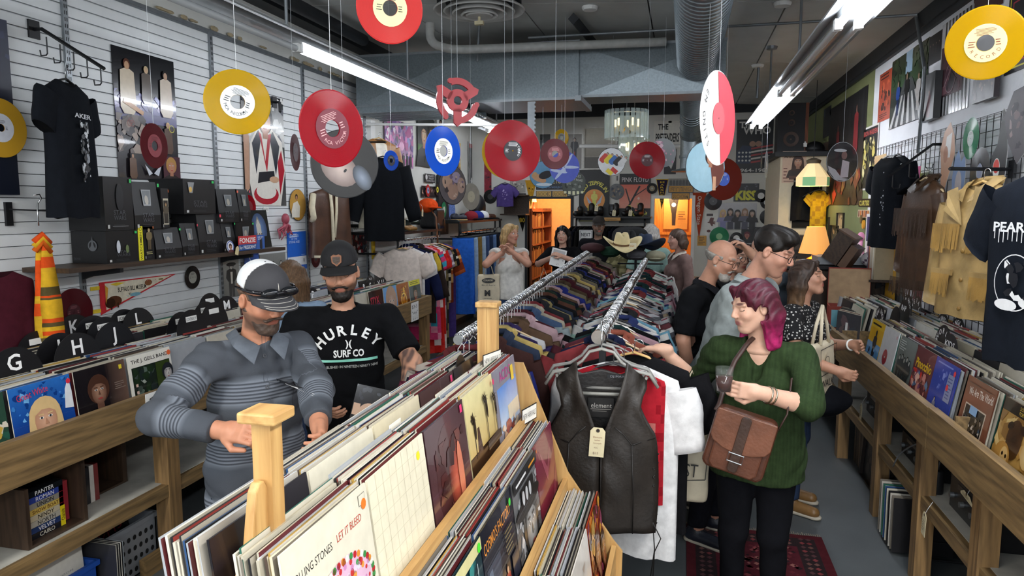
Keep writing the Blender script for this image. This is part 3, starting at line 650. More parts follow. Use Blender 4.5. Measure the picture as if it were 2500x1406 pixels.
def stack_stuff(c,rz,n,depth,lean=.12,seed=0,h=SL,hj=.012,w=SL):
 """n sleeves filed one behind another from c backwards (away from the face), into the joined mass"""
 r=random.Random(seed);M=Matrix.Translation([float(q)for q in c])@Matrix.Rotation(rz,4,'Z')
 for i in range(n):
  y=depth*i/n;STUFF.M=M@Matrix.Translation((r.uniform(-.006,.006),y,r.uniform(-hj,0)))@Matrix.Rotation(-lean+r.uniform(-.03,.03),4,'X')@Matrix.Rotation(r.uniform(-.015,.015),4,'Y')
  STUFF.box((-w/2,0,0),(w/2,depth/n*.72,h),r.choice(CARD),0)
 STUFF.M=None
def divider(txt,loc,rz,label,R=.15,lean=.1,small=None,roll=0,group=None,hh=.62,arc=False,col='#ffffff'):
 b_=MB();k=30;z0=-R*.25
 poly=[(R*math.cos(a),R*math.sin(a))for a in np.linspace(-.25,PI+.25,k)]
 b_.prism(poly,0,.0022,'xz','#141417')
 p=Print(2*R,2*R,None,mb=b_,y0=-.0006);p.P=lambda u,v:((u-.5)*2*R,p.y0-.0003*p.L,v*2*R)
 for q in(.9,.8,.7):p.ring(.5,0,R*q,R*q+.0012,'#1f1f23')
 if small:p.rect(.32,.24,.68,.36,'#f3f2ee');p.text(small,.5,.3,.07,'#151515',w=.32)
 if txt and arc:p.text(txt,.5,0,.13,col,arc=(R*.74,PI*.85,PI*.15),bold=.02)
 elif txt:p.text(txt,.5,.27,.26 if len(txt)<3 else.15,col,bold=.02,w=None if len(txt)<3 else min(.75,.14*len(txt)))
 o=b_.build('record_divider',mat('divider_black',None,.35,noise=.05));o.location=[float(q)for q in loc];o.rotation_euler=(-lean,roll,rz);return tag(o,label,'divider',group)
#  left bin
def board(mb,lo,hi):mb.box(lo,hi)
t=thing('left_record_bin','long brown cedar record bin along the slatted left wall','record bin',(-2.65,4.2,0))
def part(n,m,boxes,T=None,off=None):
 k=MB();T=T or t
 for lo,hi in boxes:k.box([lo[i]-T.location[i]for i in range(3)],[hi[i]-T.location[i]for i in range(3)])
 return k.build(n,m,T)
part('front_board',M_cedar,[((-2.67,.9,.805),(-2.63,7.22,1.0))])
part('bin_floor',M_dark,[((-3.58,.9,.79),(-2.67,7.22,.815))])
part('end_board',M_cedar,[((-3.58,7.19,.80),(-2.67,7.23,1.0))])
part('divider_rail',M_dark,[((-3.14,.9,.815),(-3.12,7.19,1.0))])
for y in(1.15,3.19,5.2,7.16):part('post',M_cedar_z,[((-2.74,y-.045,0),(-2.65,y+.045,.805))]);part('rear_post',M_dark,[((-3.56,y-.04,0),(-3.48,y+.04,.79))])
part('shelf_edge',M_cedar,[((-2.70,.9,.40),(-2.655,7.2,.465))])
part('lower_shelf',mat('chipped_white','#b9b7ae',.8,noise=.25,nscale=5),[((-3.5,.9,.44),(-2.70,7.2,.468))])
part('back_panel',M_darkz,[((-3.5,.9,.0),(-3.48,7.2,.79))])
part('foot_board',M_cedar,[((-2.74,3.0,0),(-2.70,3.2,.1))])
Y0c,PW=2.505,.333
fr={}
def cover_gw(p):
 p.grad(0,.45,1,1,'#16469a','#2d6fc0');p.grad(0,0,1,.45,'#0d2f66','#16469a');p.splat(0,.5,1,.98,['#3c82cf','#6fb0e6','#123d86','#1c4c96'],50,.05,3)
 p.poly([(.84,.52),(.99,.5),(.99,.75),(.96,.95),(.88,.8)],'#e8ecf2');p.disc(.955,.9,.012,'#e0384e')
 p.face(.5,.47,.25,'#e3b496','#e0c08a',None,1,None,'#c08e70',1.6);p.text('Great White',.34,.87,.1,'#d43b52',w=.5,rot=.1)
def cover_dark(p):
 p.rect(0,0,1,1,'#19161a');p.grad(.6,0,1,1,'#231c1e','#6b5348',True);p.face(.42,.62,.2,'#b48a72','#4a2f24','#101014',-1,None,'#6a4a3c');p.rect(.86,.86,.92,.93,'#e8d23c');p.lines(.72,.55,.96,.68,4,'#8a7a70')
def cover_band(p):
 p.rect(0,0,1,1,'#e9e6dc');p.text('THE J. GEILS BAND',.5,.9,.065,'#20201f',w=.86,bold=.01);p.rect(.06,.05,.95,.8,'#1d2620');p.splat(.08,.2,.6,.78,['#3e4a44','#222c2c','#5b6a60','#20331f','#a0a89c'],24,.12,8);p.rect(.6,.25,.94,.79,'#33431c')
 for i in range(5):
  for j in range(3):
   if(i+j)%2:p.poly([(.42+i*.1-j*.05,.06+j*.06),(.52+i*.1-j*.05,.06+j*.06),(.47+i*.1-j*.05,.12+j*.06),(.37+i*.1-j*.05,.12+j*.06)],'#c6b83c')
 p.face(.86,.58,.13,'#d9d5d0','#22262c',None,1,None,'#8d8a8c');p.disc(.93,.91,.014,'#e86a3c')
 for i in range(4):p.rect(.08,.12+i*.12,.13,.17+i*.12,'#d8b8a8')
def cover_styx(p):
 p.rect(0,0,1,1,'#17151c');p.text('STYX',.4,.72,.22,'#b03048',w=.6,bold=.03);p.splat(.5,.05,.98,.6,['#6a2a6a','#a0522c','#7a6a9a','#30203c'],20,.14,4)
def cover_phil(p):p.grad(0,0,1,1,'#3f7fc4','#74a8dc');p.face(.55,.52,.4,'#d9c3b2','#b79a84',None,-1,None,'#a98a78');p.ell(.4,.16,.2,.14,'#cdb4a4')
def cover_triumph(p):p.grad(0,0,1,1,'#3c1408','#a85a12');p.ell(.5,.55,.3,.36,'#e09a2a','#8a3a0a');p.splat(.25,.1,.75,.9,['#f0b840','#5a1f08','#c06a14'],26,.1,2);p.ring(.5,.45,.06,.075,'#f2c65a');p.poly([(.42,.2),(.5,.05),(.58,.2),(.5,.3)],'#1f0d06')
def cover_grey(p):p.rect(0,0,1,1,'#4a5558');p.rect(0,.82,1,1,'#d9d23c');p.lines(.08,.86,.95,.97,2,'#5a5a1a');p.face(.5,.55,.2,'#7d8482','#39413f',None);p.splat(.35,.05,.65,.4,['#a8423c','#6a7a7c'],8,.1)
def cover_left_edge(p):p.rect(0,0,1,1,'#2c4a3c');p.splat(0,0,1,.6,['#8a2a2a','#c9a84a','#2a5a4a','#d8d0c0'],30,.12,5);p.disc(.4,.3,.08,'#e6e0d2','#8a7a6a')
rzL=PI/2
for i in range(-4,15):
 y=Y0c+i*PW
 if y>7.15:break
 for row in(0,1):
  xf=-2.735-row*.44;nn=26 if i<3 else 18;zt_=.872 if row==0 else.885
  if i>8:nn=12
  stack_stuff((xf-.008,y,zt_),rzL,nn,.30,.10,seed=i*7+row+100)
for i,d,lb in((-1,cover_left_edge,'green and red collage album at the near left edge of the cedar bin'),(0,cover_gw,'blue album showing a blonde woman over water, front of cedar bin'),(1,cover_dark,'dark album with a moody portrait beside the blue blonde one'),(2,cover_band,'white framed album with checkered floor picture in the cedar bin'),(11,cover_styx,'black album with red lettering at the far end of cedar bin'),(12,cover_phil,'pale blue album with a pensive face at cedar bin far end'),(13,cover_triumph,'amber and orange album near the cedar bin far corner'),(14,cover_grey,'grey album with a yellow top strip, last in the cedar bin')):
 y=Y0c+i*PW if i<11 else 6.05+(i-11)*.325
 album('front_album',lb,(-2.72,y,.872),rzL,.11,d,'#d8d2c2')
for ch,px,py,x in(('G',38,897,-3.0),('H',192,857,-3.02),('I',148,858,-3.08),('J',281,826,-3.1),('K',184,806,-3.53),('L',340,786,-3.46),('M',556,753,-3.3)):
 c=at(px,py,x=x);divider(ch,(x,c[1],c[2]-.055),rzL,'black half-record divider lettered '+ch+' in the cedar bin')
for tx,px,py,x,wh in(('JOHN',305,792,-3.5,'left of the letter L'),('KINKS',230,812,-3.3,'right of the letter K'),('KANSAS',258,815,-3.25,'left of the letter J'),('LOGGINS',445,800,-3.05,'behind the nearer one midway to M'),('LOVERBOY',470,795,-2.95,'nearest the aisle midway to M'),('MOODY',505,772,-3.1,'below the letter M'),(' ',525,775,-3.0,'before the letter M'),(' ',515,748,-3.4,'left of the letter M by the wall'),(' ',62,850,-3.5,'behind the letter G by the wall'),(' ',95,852,-3.42,'left of the letter I by the wall')):
 c=at(px,py,x=x);divider(None,(x,c[1],c[2]-.04),rzL,'black half-record divider with a white tab, '+wh,small=tx,R=.14)
k=0
for ch,px,py in(('N',720,712),('O',742,705),('P',765,710),('S',905,690),('T',960,676),('U',935,674),('V',905,668),('R',890,684),('W',975,663),('X',925,660)):
 x=-3.0 if k%2 else-3.2;c=at(px,py,x=x);c[2]=1.16;k+=1
 divider(ch,(x,c[1],c[2]-.05),rzL,'small far black divider lettered %s behind the man in the black cap'%ch,R=.12)
def sign_hand(p):p.text('$3-5',.45,.78,.2,'#26262a',w=.7);p.text('"vinyl"',.5,.45,.17,'#26262a',w=.8);[p.line(q,.28,q,.08,.004,'#26262a')for q in(.25,.5,.75)];[(p.line(q,.08,q-.06,.15,.004,'#26262a'),p.line(q,.08,q+.06,.15,.004,'#26262a'))for q in(.25,.5,.75)]
poster_at((-2.628,3.11,.83),rzL,.25,.175,'#f1f1ee','price_sign','handwritten white price sign pinned to the cedar bin beside grey shirt man','sign',sign_hand)
poster_at((-2.628,6.72,.80),rzL,.2,.19,'#f1f1ee','price_sign','handwritten white price sign at the far end of the cedar bin','sign',sign_hand)
t=thing('tape_crate','dark wooden crate of video tapes on the white lower shelf','crate',(-3.0,2.5,.468))
part('side',M_darkz,[((-3.3,2.36,.47),(-2.72,2.38,.74))]);part('side',M_darkz,[((-3.3,2.66,.47),(-2.72,2.68,.78))]);part('bottom',M_dark,[((-3.3,2.38,.47),(-2.72,2.66,.482))]);part('back',M_darkz,[((-3.3,2.38,.482),(-3.28,2.66,.72))])
def tape(col,title,loc,rz,label,flat=False,tc='#ffffff',col2=None):
 w,h,d=(.105,.19,.026)
 p=Print(d,h,col,.105,y0=.0525)
 if col2:p.rect(0,0,1,.5,col2)
 p.text(title,.5,.5 if not col2 else.27,.45,tc,rot=PI/2)if False else None
 k=p.h/p.w;a,tr,lo,hi=text_tris(title,.01);s_=.72*h/max(.3,hi[0]-lo[0]);s_=min(s_,d*.75/.73)
 p.raw([(.5-(y_-.36)*s_/d,(.5 if not col2 else.27)+(x_-(hi[0]+lo[0])/2)*s_*(.6 if col2 else 1)/h)for x_,y_ in a],tr,tc)
 o=p.build('video_tape',m=M_gloss);o.location=loc;o.rotation_euler=(0,PI/2 if flat else 0,rz);return tag(o,label,'video tape')
zz=.483
for i,(c,s_,tc,nm)in enumerate([('#1a1c24','CAIRO','#d8d2c0','black'),('#243a6a','VELVET','#e8e8e8','navy'),('#b8b2a4','NORTH','#303030','grey'),('#c9bda0','NINDY','#2c2014','tan'),('#d8b85c','SHOW BOAT','#5a2a14','yellow'),('#9a9488','UNION','#222222','stone'),('#34469a','ROMAN','#e8e8f0','blue'),('#15181c','PANTER','#e6e6e6','charcoal')]):
 tape(c,s_,(-2.76,2.43,zz+.0135),rzL,'%s video tape lying in the pile inside the tape crate'%nm,True,tc).location=(-2.76,2.40+.0,zz+.013);bpy.data.objects[-1]if False else None;zz+=.0275
for i,(c,c2,s_,y,lb)in enumerate([('#b02434','#e8d21c','Charade',2.55,'red and yellow video tape standing beside the tape pile'),('#a83440',None,'',2.60,'red video tape standing behind the yellow one in the crate')]):
 tape(c,s_,(-2.76-i*.03,y+.03,.484),rzL,lb,False,'#20201c' if c2 else '#ffffff',c2)
for i,(c,nm)in enumerate([('#a83038','red'),('#e6e2da','cream'),('#d8d4d0','grey white'),('#c8c4be','stone'),('#2c2c30','black'),('#e8e4de','off white'),('#8a3a3a','dark red')]):
 tape(c,['','7','','','','',''][i],(-2.86,2.715+i*.028,.47),rzL,'upright %s video tape in the dark space right of the tape crate'%nm,False,'#1c1c1c' if c[1]in 'edc' else '#eeeeee')
t=thing('dark_box','dark stained open box further along the white lower shelf','box',(-3.0,3.0,.468));part('base',M_dark,[((-3.3,2.93,.469),(-2.9,3.13,.48))]);part('wall',M_darkz,[((-3.3,3.1,.48),(-2.9,3.13,.72))]);part('back',M_darkz,[((-3.3,2.93,.48),(-3.28,3.1,.7))])
def crate(name,label,c,rz,w,d,h,col,rows=4,cols=8,big=False):
 t=thing(name,label,'crate',c,(0,0,rz));m=mat('plastic_'+col,col,.45,noise=.05);dark=mat('crate_hole','#121316',.9)
 for n,lo,hi in(('panel',(-w/2,-d/2,0),(w/2,-d/2+.008,h)),('panel',(-w/2,d/2-.008,0),(w/2,d/2,h)),('panel',(-w/2,-d/2,0),(-w/2+.008,d/2,h)),('panel',(w/2-.008,-d/2,0),(w/2,d/2,h)),('bottom',(-w/2,-d/2,0),(w/2,d/2,.008))):k=MB();k.box(lo,hi);k.build(n,m,t)
 k=MB();k.box((-w/2-.01,-d/2-.01,h-.025),(w/2+.01,-d/2,h));k.box((-w/2-.01,d/2,h-.025),(w/2+.01,d/2+.01,h));k.box((-w/2-.01,-d/2,h-.025),(-w/2,d/2,h));k.box((w/2,-d/2,h-.025),(w/2+.01,d/2,h));k.build('rim',m,t)
 k=MB();p=Print(w,h,None,mb=k,y0=-d/2-.0006)
 for i in range(cols):
  for j in range(rows):p.ell((i+.9)/(cols+.8),(j+.7)/(rows+1),.012/w,.014/h,'#101114');p.L=0
 k.build('hole_grid',dark,t)['kind']='stuff';return t
crate('grey_crate','grey plastic crate with round holes under the cedar bin',(-2.93,3.0,0),rzL,.36,.30,.29,'#8d9298')
crate('blue_crate','blue plastic crate holding old records at the bottom left',(-2.9,2.55,0),rzL,.36,.32,.24,'#1f4fa8',2,4)
for i in range(10):
 album('stored_album','record, %s from the front in the blue crate'%ORD[i],(-2.80-i*.016,2.55+.004*(i%3),.012),rzL,.09,None,me=SLEEVES[(i*5+3)%40],group='records in the blue crate')
def cover_white(p):p.text('BLUE HORIZON',.5,.7,.03,'#777777',w=.6)
album('white_album','plain white album leaning in front inside the blue crate',(-2.778,2.55,.012),rzL,.07,cover_white,'#dcd8cc')
for i in range(4):album('leaning_album',['cream','stone','white','grey'][i]+' edged record standing between the blue and grey crates',(-2.80,2.752+i*.014,.002),0,.0,None,['#cfcabc','#b8b4a8','#e0dccf','#9aa0a4'][i],me=sleeve_mesh(['#cfcabc','#b8b4a8','#e0dccf','#9aa0a4'][i],face='#2a2a2e'))
def cover_blackpink(p):p.rect(0,0,1,1,'#121216');p.text('kris',.6,.7,.2,'#b0304a',w=.5,rot=.3)
album('black_album','black album with red script standing in the grey crate',(-2.92,3.0,.012),rzL,.1,cover_blackpink,'#19191c')
#  things on the left wall
def draw_band_poster(p):
 p.grad(0,0,1,1,'#28242a','#0e0f14');p.grad(0,.45,1,.66,'#6a6890','#4c4a66');p.splat(0,.5,1,.68,['#8f8fc0','#6c6a98','#b0a8cc','#564f70'],60,.06,4);p.splat(0,.2,.55,.5,['#8a7c74','#6d625e','#a08f84','#4a4446'],50,.09,9)
 p.person(.2,.5,.42,'#c49a78','#5a3020','#cfc0a8',None);p.person(.5,.6,.3,'#c8a888','#c9b48c','#5a5048',None);p.person(.82,.52,.38,'#b89880','#2c2220','#cdbfae',None)
 p.line(.12,.6,.42,.52,.03,'#b07a3c');p.person(.82,.22,.26,'#b8906c','#caa870','#5a4438',None);p.rect(.7,0,1,.2,'#4c2a34');p.face(.84,.12,.06,'#c88f70','#b08448','#2a2024');p.person(.2,.0,.2,'#b08a70','#2a2020','#6a5040',None)
 for q,c in((.18,'#8a3a3a'),(.22,'#8a3a3a'),(.2,'#8a3a3a')):p.ring(q,.43+(.02 if q==.2 else 0),.018,.021,c)
 p.ring(.87,.43,.022,.026,'#d8d040');p.poly([(.5,.05),(.38,.12),(.44,.03)],'#d0d4dc');p.poly([(.52,.05),(.66,.13),(.6,.03)],'#d0d4dc')
poster('L',(270,108),(438,442),'#15151c','band_poster','dark tall concert poster of long haired musicians on the slatted wall','poster',draw_band_poster,m=M_gloss)
def draw_jacket_poster(p):
 p.grad(0,0,1,1,'#4a4a4c','#16171a');p.grad(0,.55,1,.9,'#c9c8c4','#8a8a8a');p.splat(0,.6,1,1,['#dcdcd8','#9a9a98','#50505a','#efeeea'],34,.1,5)
 p.poly([(.2,.0),(.85,.0),(1,.35),(.92,.6),(.68,.7),(.35,.7),(.15,.55),(.12,.2)],'#e6e0d6');p.poly([(.28,.28),(.42,.62),(.36,.68),(.2,.55)],'#1e2434');p.poly([(.75,.28),(.62,.62),(.7,.68),(.86,.55)],'#1e2434');p.poly([(.42,.64),(.5,.4),(.58,.64),(.66,.66),(.53,.3),(.36,.66)],'#b02434');p.poly([(.84,.1),(.97,.33),(.9,.52),(.8,.4)],'#b02434');p.ell(.5,.1,.3,.09,'#b02434');p.ell(.5,.13,.24,.07,'#e6e0d6');p.poly([(.3,.2),(.72,.24),(.7,.32),(.34,.3)],'#22222a');p.ell(.7,.24,.12,.03,'#caa284')
 p.face(.52,.77,.12,'#d0ad94','#2c2624');p.poly([(.0,.1),(.1,.15),(.13,.6),(.0,.7)],'#b89078');p.text('V',.1,.9,.05,'#e8e8e8')
poster('L',(586,215),(699,502),'#2a2a2e','singer_poster','glossy poster of a singer in a flag coloured waistcoat, behind yellow record','poster',draw_jacket_poster,m=M_gloss)
def draw_frame_dark(p):
 p.grad(0,.4,1,1,'#0c1020','#2a3046');p.splat(0,.5,1,1,['#2f3550','#8a8fa8','#161a2a','#50567a'],26,.2,6)
poster('L',(-70,30),(40,476),'#0b1222','tall_display_board','tall navy display board with torn edge at the far left of the wall','display board',draw_frame_dark,off=.03,thick=.05)
c=wallpt('L',2,312,.075);o=link('wall_record',disc_mesh(.155,V_gold,'#dfe2ec',.02,.075,lab('#dfe2ec',None,'#33384a')));o.location=[float(q)for q in c];o.rotation_euler=(0,0,PI/2);tag(o,'gold record with a pale label on the navy display board','record')
def rot_to(d):
 d=Vector(d).normalized();y=Vector((0,0,1)).cross(d).normalized();z=d.cross(y);return Matrix((d,y,z)).transposed()
def hookbar(label,p0,p1,n=5,plate=True,side=1):
 t=thing('hook_rail',label,'rack arm',p0);a,b_=Vector((0,0,0)),Vector([float(q)for q in(np.array(p1)-np.array(p0))]);k=MB();k.tube([a,a+Vector((.06*side,0,0)),b_],.013,4,sq=.8);k.build('arm',M_black,t)
 if plate:k=MB();k.box((-.005,-.035,-.05),(.012,.035,.05));k.build('plate',M_black,t)
 for i in range(n):
  q=a.lerp(b_,(i+1)/(n+.3));k=MB();k.tube([q,q+Vector((0,0,-.09)),q+Vector((-.01*side,-.0,-.1)),q+Vector((-.045*side,0,-.1)),q+Vector((-.05*side,0,-.07))],.004,6);k.build('hook',M_black,t)
 return t
pa,pb=wallpt('L',80,72,0.0),at(255,168,x=XL+.40);hookbar('black slanted display arm with J hooks at upper left',pa,pb,5)
pa=wallpt('L',668,250,0.0);hookbar('short black display arm poking from behind the yellow record',pa,at(684,273,x=XL+.25),0)
def garment_mesh(w=.44,L=.68,sl=.22,col='#222222',t=.05,neck=.09,flare=1.0,vneck=0,pat=None,seed=0,drop=.055,sang=.75,sw=.10,hem=0,fold=.006,cuff=None,collar=None,open_front=None):
 """tee, blouse, coat ...: sl sleeve length (0 = none), pat(u,v,front)->colour"""
 r=random.Random(seed);b_=MB();nu,nv=28,16;c0=lin(col)if isinstance(col,str)else col;V=[]
 ph=[r.uniform(0,6)for _ in range(4)]
 for j in range(nv+1):
  v=j/nv;z=-L*v**1.1
  top=min(1,v/.16)
  hw=neck+(w/2-neck)*(1-(1-top)**2)if v<.16 else w/2*(1+(flare-1)*(v-.16)/.84)
  z=-drop*(hw-neck)/(w/2-neck)-(L-drop)*max(0,v-.16)/.84 if v>.0 else 0.0
  if v<.16:z=-drop*(1-(1-top)**2)
  th=t*(.35+.65*min(1,v/.3))
  for i in range(nu):
   a=2*PI*i/nu;ca,sa=math.cos(a),math.sin(a);x=hw*abs(ca)**.75*(1 if ca>=0 else-1);y=th/2*abs(sa)**.7*(1 if sa>=0 else-1)
   f=fold*max(0,v-.15)*(math.sin(x*40+ph[0]+3*v)+.6*math.sin(x*71+ph[1]-4*v));zz=z
   if v<=.16 and sa<0:zz=z-max(0,(1-(x/neck)**2))*(.03+vneck*.0)*(1-v/.16)if abs(x)<neck else z
   if j==nv:zz=z+.006*math.sin(x*33+ph[2])
   V.append((x,y+f*(-1 if sa<0 else 1),zz))
 fs=[];cs=[]
 for j in range(nv):
  for i in range(nu):
   fs.append((j*nu+i,(j+1)*nu+i,(j+1)*nu+(i+1)%nu,j*nu+(i+1)%nu));u=(math.cos(2*PI*(i+.5)/nu)+1)/2;c=c0
   if pat:c=pat(u,(j+.5)/nv,math.sin(2*PI*(i+.5)/nu)<0)or c0
   cs.append(lin(c)if isinstance(c,str)else c)
 o=len(b_.v);b_.v+=V;b_.f+=[tuple(q+o for q in f)for f in fs];b_.c+=cs;b_.m+=[0]*len(fs)
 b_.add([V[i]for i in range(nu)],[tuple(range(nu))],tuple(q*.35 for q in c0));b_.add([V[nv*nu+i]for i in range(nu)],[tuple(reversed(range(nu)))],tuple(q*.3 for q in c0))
 if sl:
  for s in(-1,1):
   x0,z0=s*(w/2-.035),-drop-.045;dx,dz=s*math.cos(sang),-math.sin(sang);pts=[];rr=[];m=7;o=len(b_.v);n=10;V2=[]
   for j in range(m+1):
    q=j/m;px,pz=x0+dx*sl*q+s*.01*math.sin(3*q),z0+dz*sl*q-.03*q*q*sl/.2*.3;wd=sw*(1-.28*q)*(1+.05*math.sin(9*q+ph[3]));tk=t*.7*(1-.2*q)
    for i in range(n):
     a=2*PI*i/n;e=math.cos(a)*wd;V2.append((px+e*(-dz)*s*0.98,math.sin(a)*tk/2,pz+e*dx*s))
   F2=[];C2=[]
   for j in range(m):
    for i in range(n):
     f=(j*n+i,j*n+(i+1)%n,(j+1)*n+(i+1)%n,(j+1)*n+i);F2.append(f if s>0 else tuple(reversed(f)));c=(pat and pat(.5+.6*s,(j+.5)/m*.5+.15,math.sin(2*PI*(i+.5)/n)<0))or c0
     if cuff and j==m-1:c=cuff
     C2.append(lin(c)if isinstance(c,str)else c)
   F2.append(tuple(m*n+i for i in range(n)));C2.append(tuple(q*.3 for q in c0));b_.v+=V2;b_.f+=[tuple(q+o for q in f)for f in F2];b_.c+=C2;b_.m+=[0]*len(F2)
 if collar:
  cc=lin(collar)if isinstance(collar,str)else collar
  for s in(-1,1):
   b_.add([(s*neck*.95,t*.3,.03),(s*neck*1.2,0,.012),(s*neck*.9,-t*.55,-.06),(s*.015,-t*.62,-.085),(s*.035,-t*.4,-.02),(s*neck*.6,t*.05,.035)],[(0,1,2,3,4,5)if s>0 else(5,4,3,2,1,0)],cc)
  b_.tube([(-neck*.95,t*.1,.01),(-neck*.5,t*.38,.028),(neck*.5,t*.38,.028),(neck*.95,t*.1,.01)],.016,6,cc)
 return b_
def hanger_mesh(m_='#4a4a4c',w=.40,hook=True,bar=True):
 k=MB();pts=[(-w/2,0,-.10),(-w/2+.02,0,-.085),(-.06,0,-.022),(0,0,-.005),(.06,0,-.022),(w/2-.02,0,-.085),(w/2,0,-.10)];k.tube(pts,[.006,.009,.010,.011,.010,.009,.006],8,m_,sq=.6)
 if bar:k.tube([(-w/2+.03,0,-.10),(w/2-.03,0,-.10)],.005,6,m_)
 return k
def hook_mesh(h=.055,r=.02):
 k=MB();pts=[(0,0,-.006),(0,0,h-r)]+[(r-r*math.cos(a)-0,0,h-r+r*math.sin(a))for a in np.linspace(0,PI*1.05,9)][1:];k.tube([(x-.0,y,z)for x,y,z in pts],.0022,6);return k
def hang(label,gm,loc,rz,m=M_cloth,hcol='#3a3a3c',group=None,name='hanging_garment',cat='garment',hanger_label=None,prints=None,hw=.40,smooth=True,tilt=0):
 t=thing(name,label,cat,loc,(0,tilt,rz),group);g=gm.build('cloth',m,t,smooth);g.location=(0,0,-.02)
 h=thing('hanger',hanger_label or 'hanger inside the '+label,'hanger',loc,(0,tilt,rz),group and group+', hangers')
 hanger_mesh(hcol,hw).build('shoulder_bar',mat('hanger_plastic',None,.4),h,True);k=hook_mesh();k.build('hook',M_chrome,h,True)
 if prints:prints(t)
 return t
def decal_flat(parent,w,h,y,z,draw,name='chest_print',x=0):
 p=Print(w,h,None,y0=0);draw(p);o=p.build(name,parent);o.location=(x,y,z);return o
c=at(160,190,x=XL+.30)
def blk_print(p):
 p.text('AKER',.5,.94,.06,'#dfe2e6',w=.8,bold=.02);p.splat(.3,.02,.7,.88,['#d8dce0','#22252a','#9aa0a8','#101114'],60,.1,4)
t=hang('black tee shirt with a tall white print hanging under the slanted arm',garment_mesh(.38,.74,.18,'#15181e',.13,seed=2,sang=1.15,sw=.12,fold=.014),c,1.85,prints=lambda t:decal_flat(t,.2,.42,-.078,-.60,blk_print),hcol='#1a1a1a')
k=MB();k.tube([c+np.array((0,0,.05)),at(165,130,x=XL+.30)],.0015,5);tag(k.build('hanging_wire',M_line),'thin wire carrying the black tee shirt hanger from the arm','wire')
t=thing('wall_shelf','dark wooden shelf on brackets holding black collector boxes','shelf',(XL,4.3,1.6))
part('shelf_board',M_dark,[((XL+.002,3.22,1.585),(-3.28,5.42,1.612))])
for y in(3.62,4.97):
 k=MB();k.prism([(0,-.02),(.3,-.02),(.3,-.045),(.08,-.075),(0,-.1)],y-.012-4.3,y+.012-4.3,'xz');k.build('bracket',M_black,t)
BOXM=mat('black_box',None,.35,noise=.1)
def sw_box(y0,y1,z0,z1,label,xf=-3.33,dep=.22,win=True,txt=True,tape='#39c864',shape=True,name='collector_box',extra=None):
 w,h=y1-y0,z1-z0;t=thing(name,label,'box',(xf,(y0+y1)/2,z0),(0,0,PI/2));k=MB()
 if shape:
  a,b_=w/2,w/2*.93;V=[(-a,0,0),(a,0,0),(a,dep,0),(-a,dep,0),(-a,0,h*.3),(a,0,h*.3),(-b_,.025,h),(b_,.025,h),(a,dep,h),(-a,dep,h)]
  k.add(V,[(0,3,2,1),(0,1,5,4),(4,5,7,6),(6,7,8,9),(1,2,8,7,5),(0,4,6,9,3),(2,3,9,8)],'#131315')
 else:k.box((-w/2,0,0),(w/2,dep,h),'#121214')
 k.build('carton',BOXM,t);p=Print(w,h,None);tl=math.atan2(.025,h*.7)if shape else 0
 if txt:p.text('STAR',.5,.30 if win else.34,.09,'#55575c',w=.42,bold=.0);p.text('WARS',.5,.2 if win else.24,.09,'#55575c',w=.42)
 p.lines(.25,.05,.75,.12,2,'#3a3b3f');p.rect(.06,.04,.13,.11,'#c9c9c6')
 if extra:extra(p)
 if tape:p.rect(.88,.9,.95,.97,tape)
 o=p.build('front_print',t,M_print);o.location=(0,-.003,0)
 if win:
  q=Print(w,h,None);q.poly([(.34,.84),(.36,.5),(.64,.5),(.7,.84)],'#8d8f90');q.poly([(.37,.82),(.385,.53),(.62,.53),(.67,.82)],'#6f7274');q.ell(.5,.62,.07,.1,'#a39c90')
  o=q.build('window',t,M_gloss);o.location=(0,.012 if shape else-.004,0);o.rotation_euler=(-tl,0,0)if shape else(0,0,0);o.location=(0,-.002-.3*h*math.sin(tl)*0-.012*0,0)
  if shape:o.location=(0,-.3*h*math.tan(tl)-.004,0)
 return t
def rect_y(px0,px1,py,x=-3.33):return at(px0,py,x=x)[1],at(px1,py,x=x)[1]
def zof(px,py,x=-3.33):return at(px,py,x=x)[2]
ztop=1.613
Y=lambda px,py=600:at(px,py,x=-3.33)[1]
b0=sw_box(Y(262,640),Y(340,640),ztop,zof(300,563),'large low black box with a pale bird crest on its side, bottom left of shelf',win=False,tape='#39c864',shape=False,dep=.25,extra=lambda p:(p.ell(.35,.5,.06,.2,'#cfd2da'),p.ell(.62,.42,.05,.13,'#6a7c50')))
k=Print(.25,zof(300,563)-ztop,None);k.ell(.62,.55,.13,.13/k.h*.25,'#5c5f63');k.ell(.62,.55,.095,.095/k.h*.25,'#121214');k.poly([(.62,.85),(.58,.55),(.52,.42),(.72,.42),(.66,.55)],'#5c5f63');k.text('STAR WARS',.16,.14,.08,'#4a4b50',w=.2)
o=k.build('side_print',b0,M_print);o.location=(-(Y(340,640)-Y(262,640))/2-.003,.125,0);o.rotation_euler=(0,0,-PI/2)
def draw_watch(p):p.rect(0,0,.0,1,'#0')
t=thing('book','thick yellow spined book standing between black boxes','book',(-3.33,(Y(341,635)+Y(352,635))/2,ztop),(0,0,PI/2));w=Y(352,635)-Y(341,635);h=zof(345,552)-ztop
p=Print(w,h,'#e6dc28',.17,y0=.085);a,tr,lo,hi=text_tris('WATCHMEN',.01);s_=.8*h/hi[0];p.raw([(.5-(y_-.36)*s_*.8/w,.42+(x_-hi[0]/2)*s_/h)for x_,y_ in a],tr,'#16160f');p.disc(.5,.92,w*.3,'#16160f');p.disc(.5,.92,w*.22,'#e6dc28');p.build('cover',t)
sw_box(Y(353,632),Y(378,632),ztop,zof(365,550),'narrow black boxed figure with a tan soldier picture',win=False,txt=False,shape=False,tape='#e87a3c',extra=lambda p:(p.person(.5,.3,.62,'#b09a70','#6a5a3a','#7a6a48','#5a4c34'),p.lines(.15,.15,.85,.25,2,'#c9c088')))
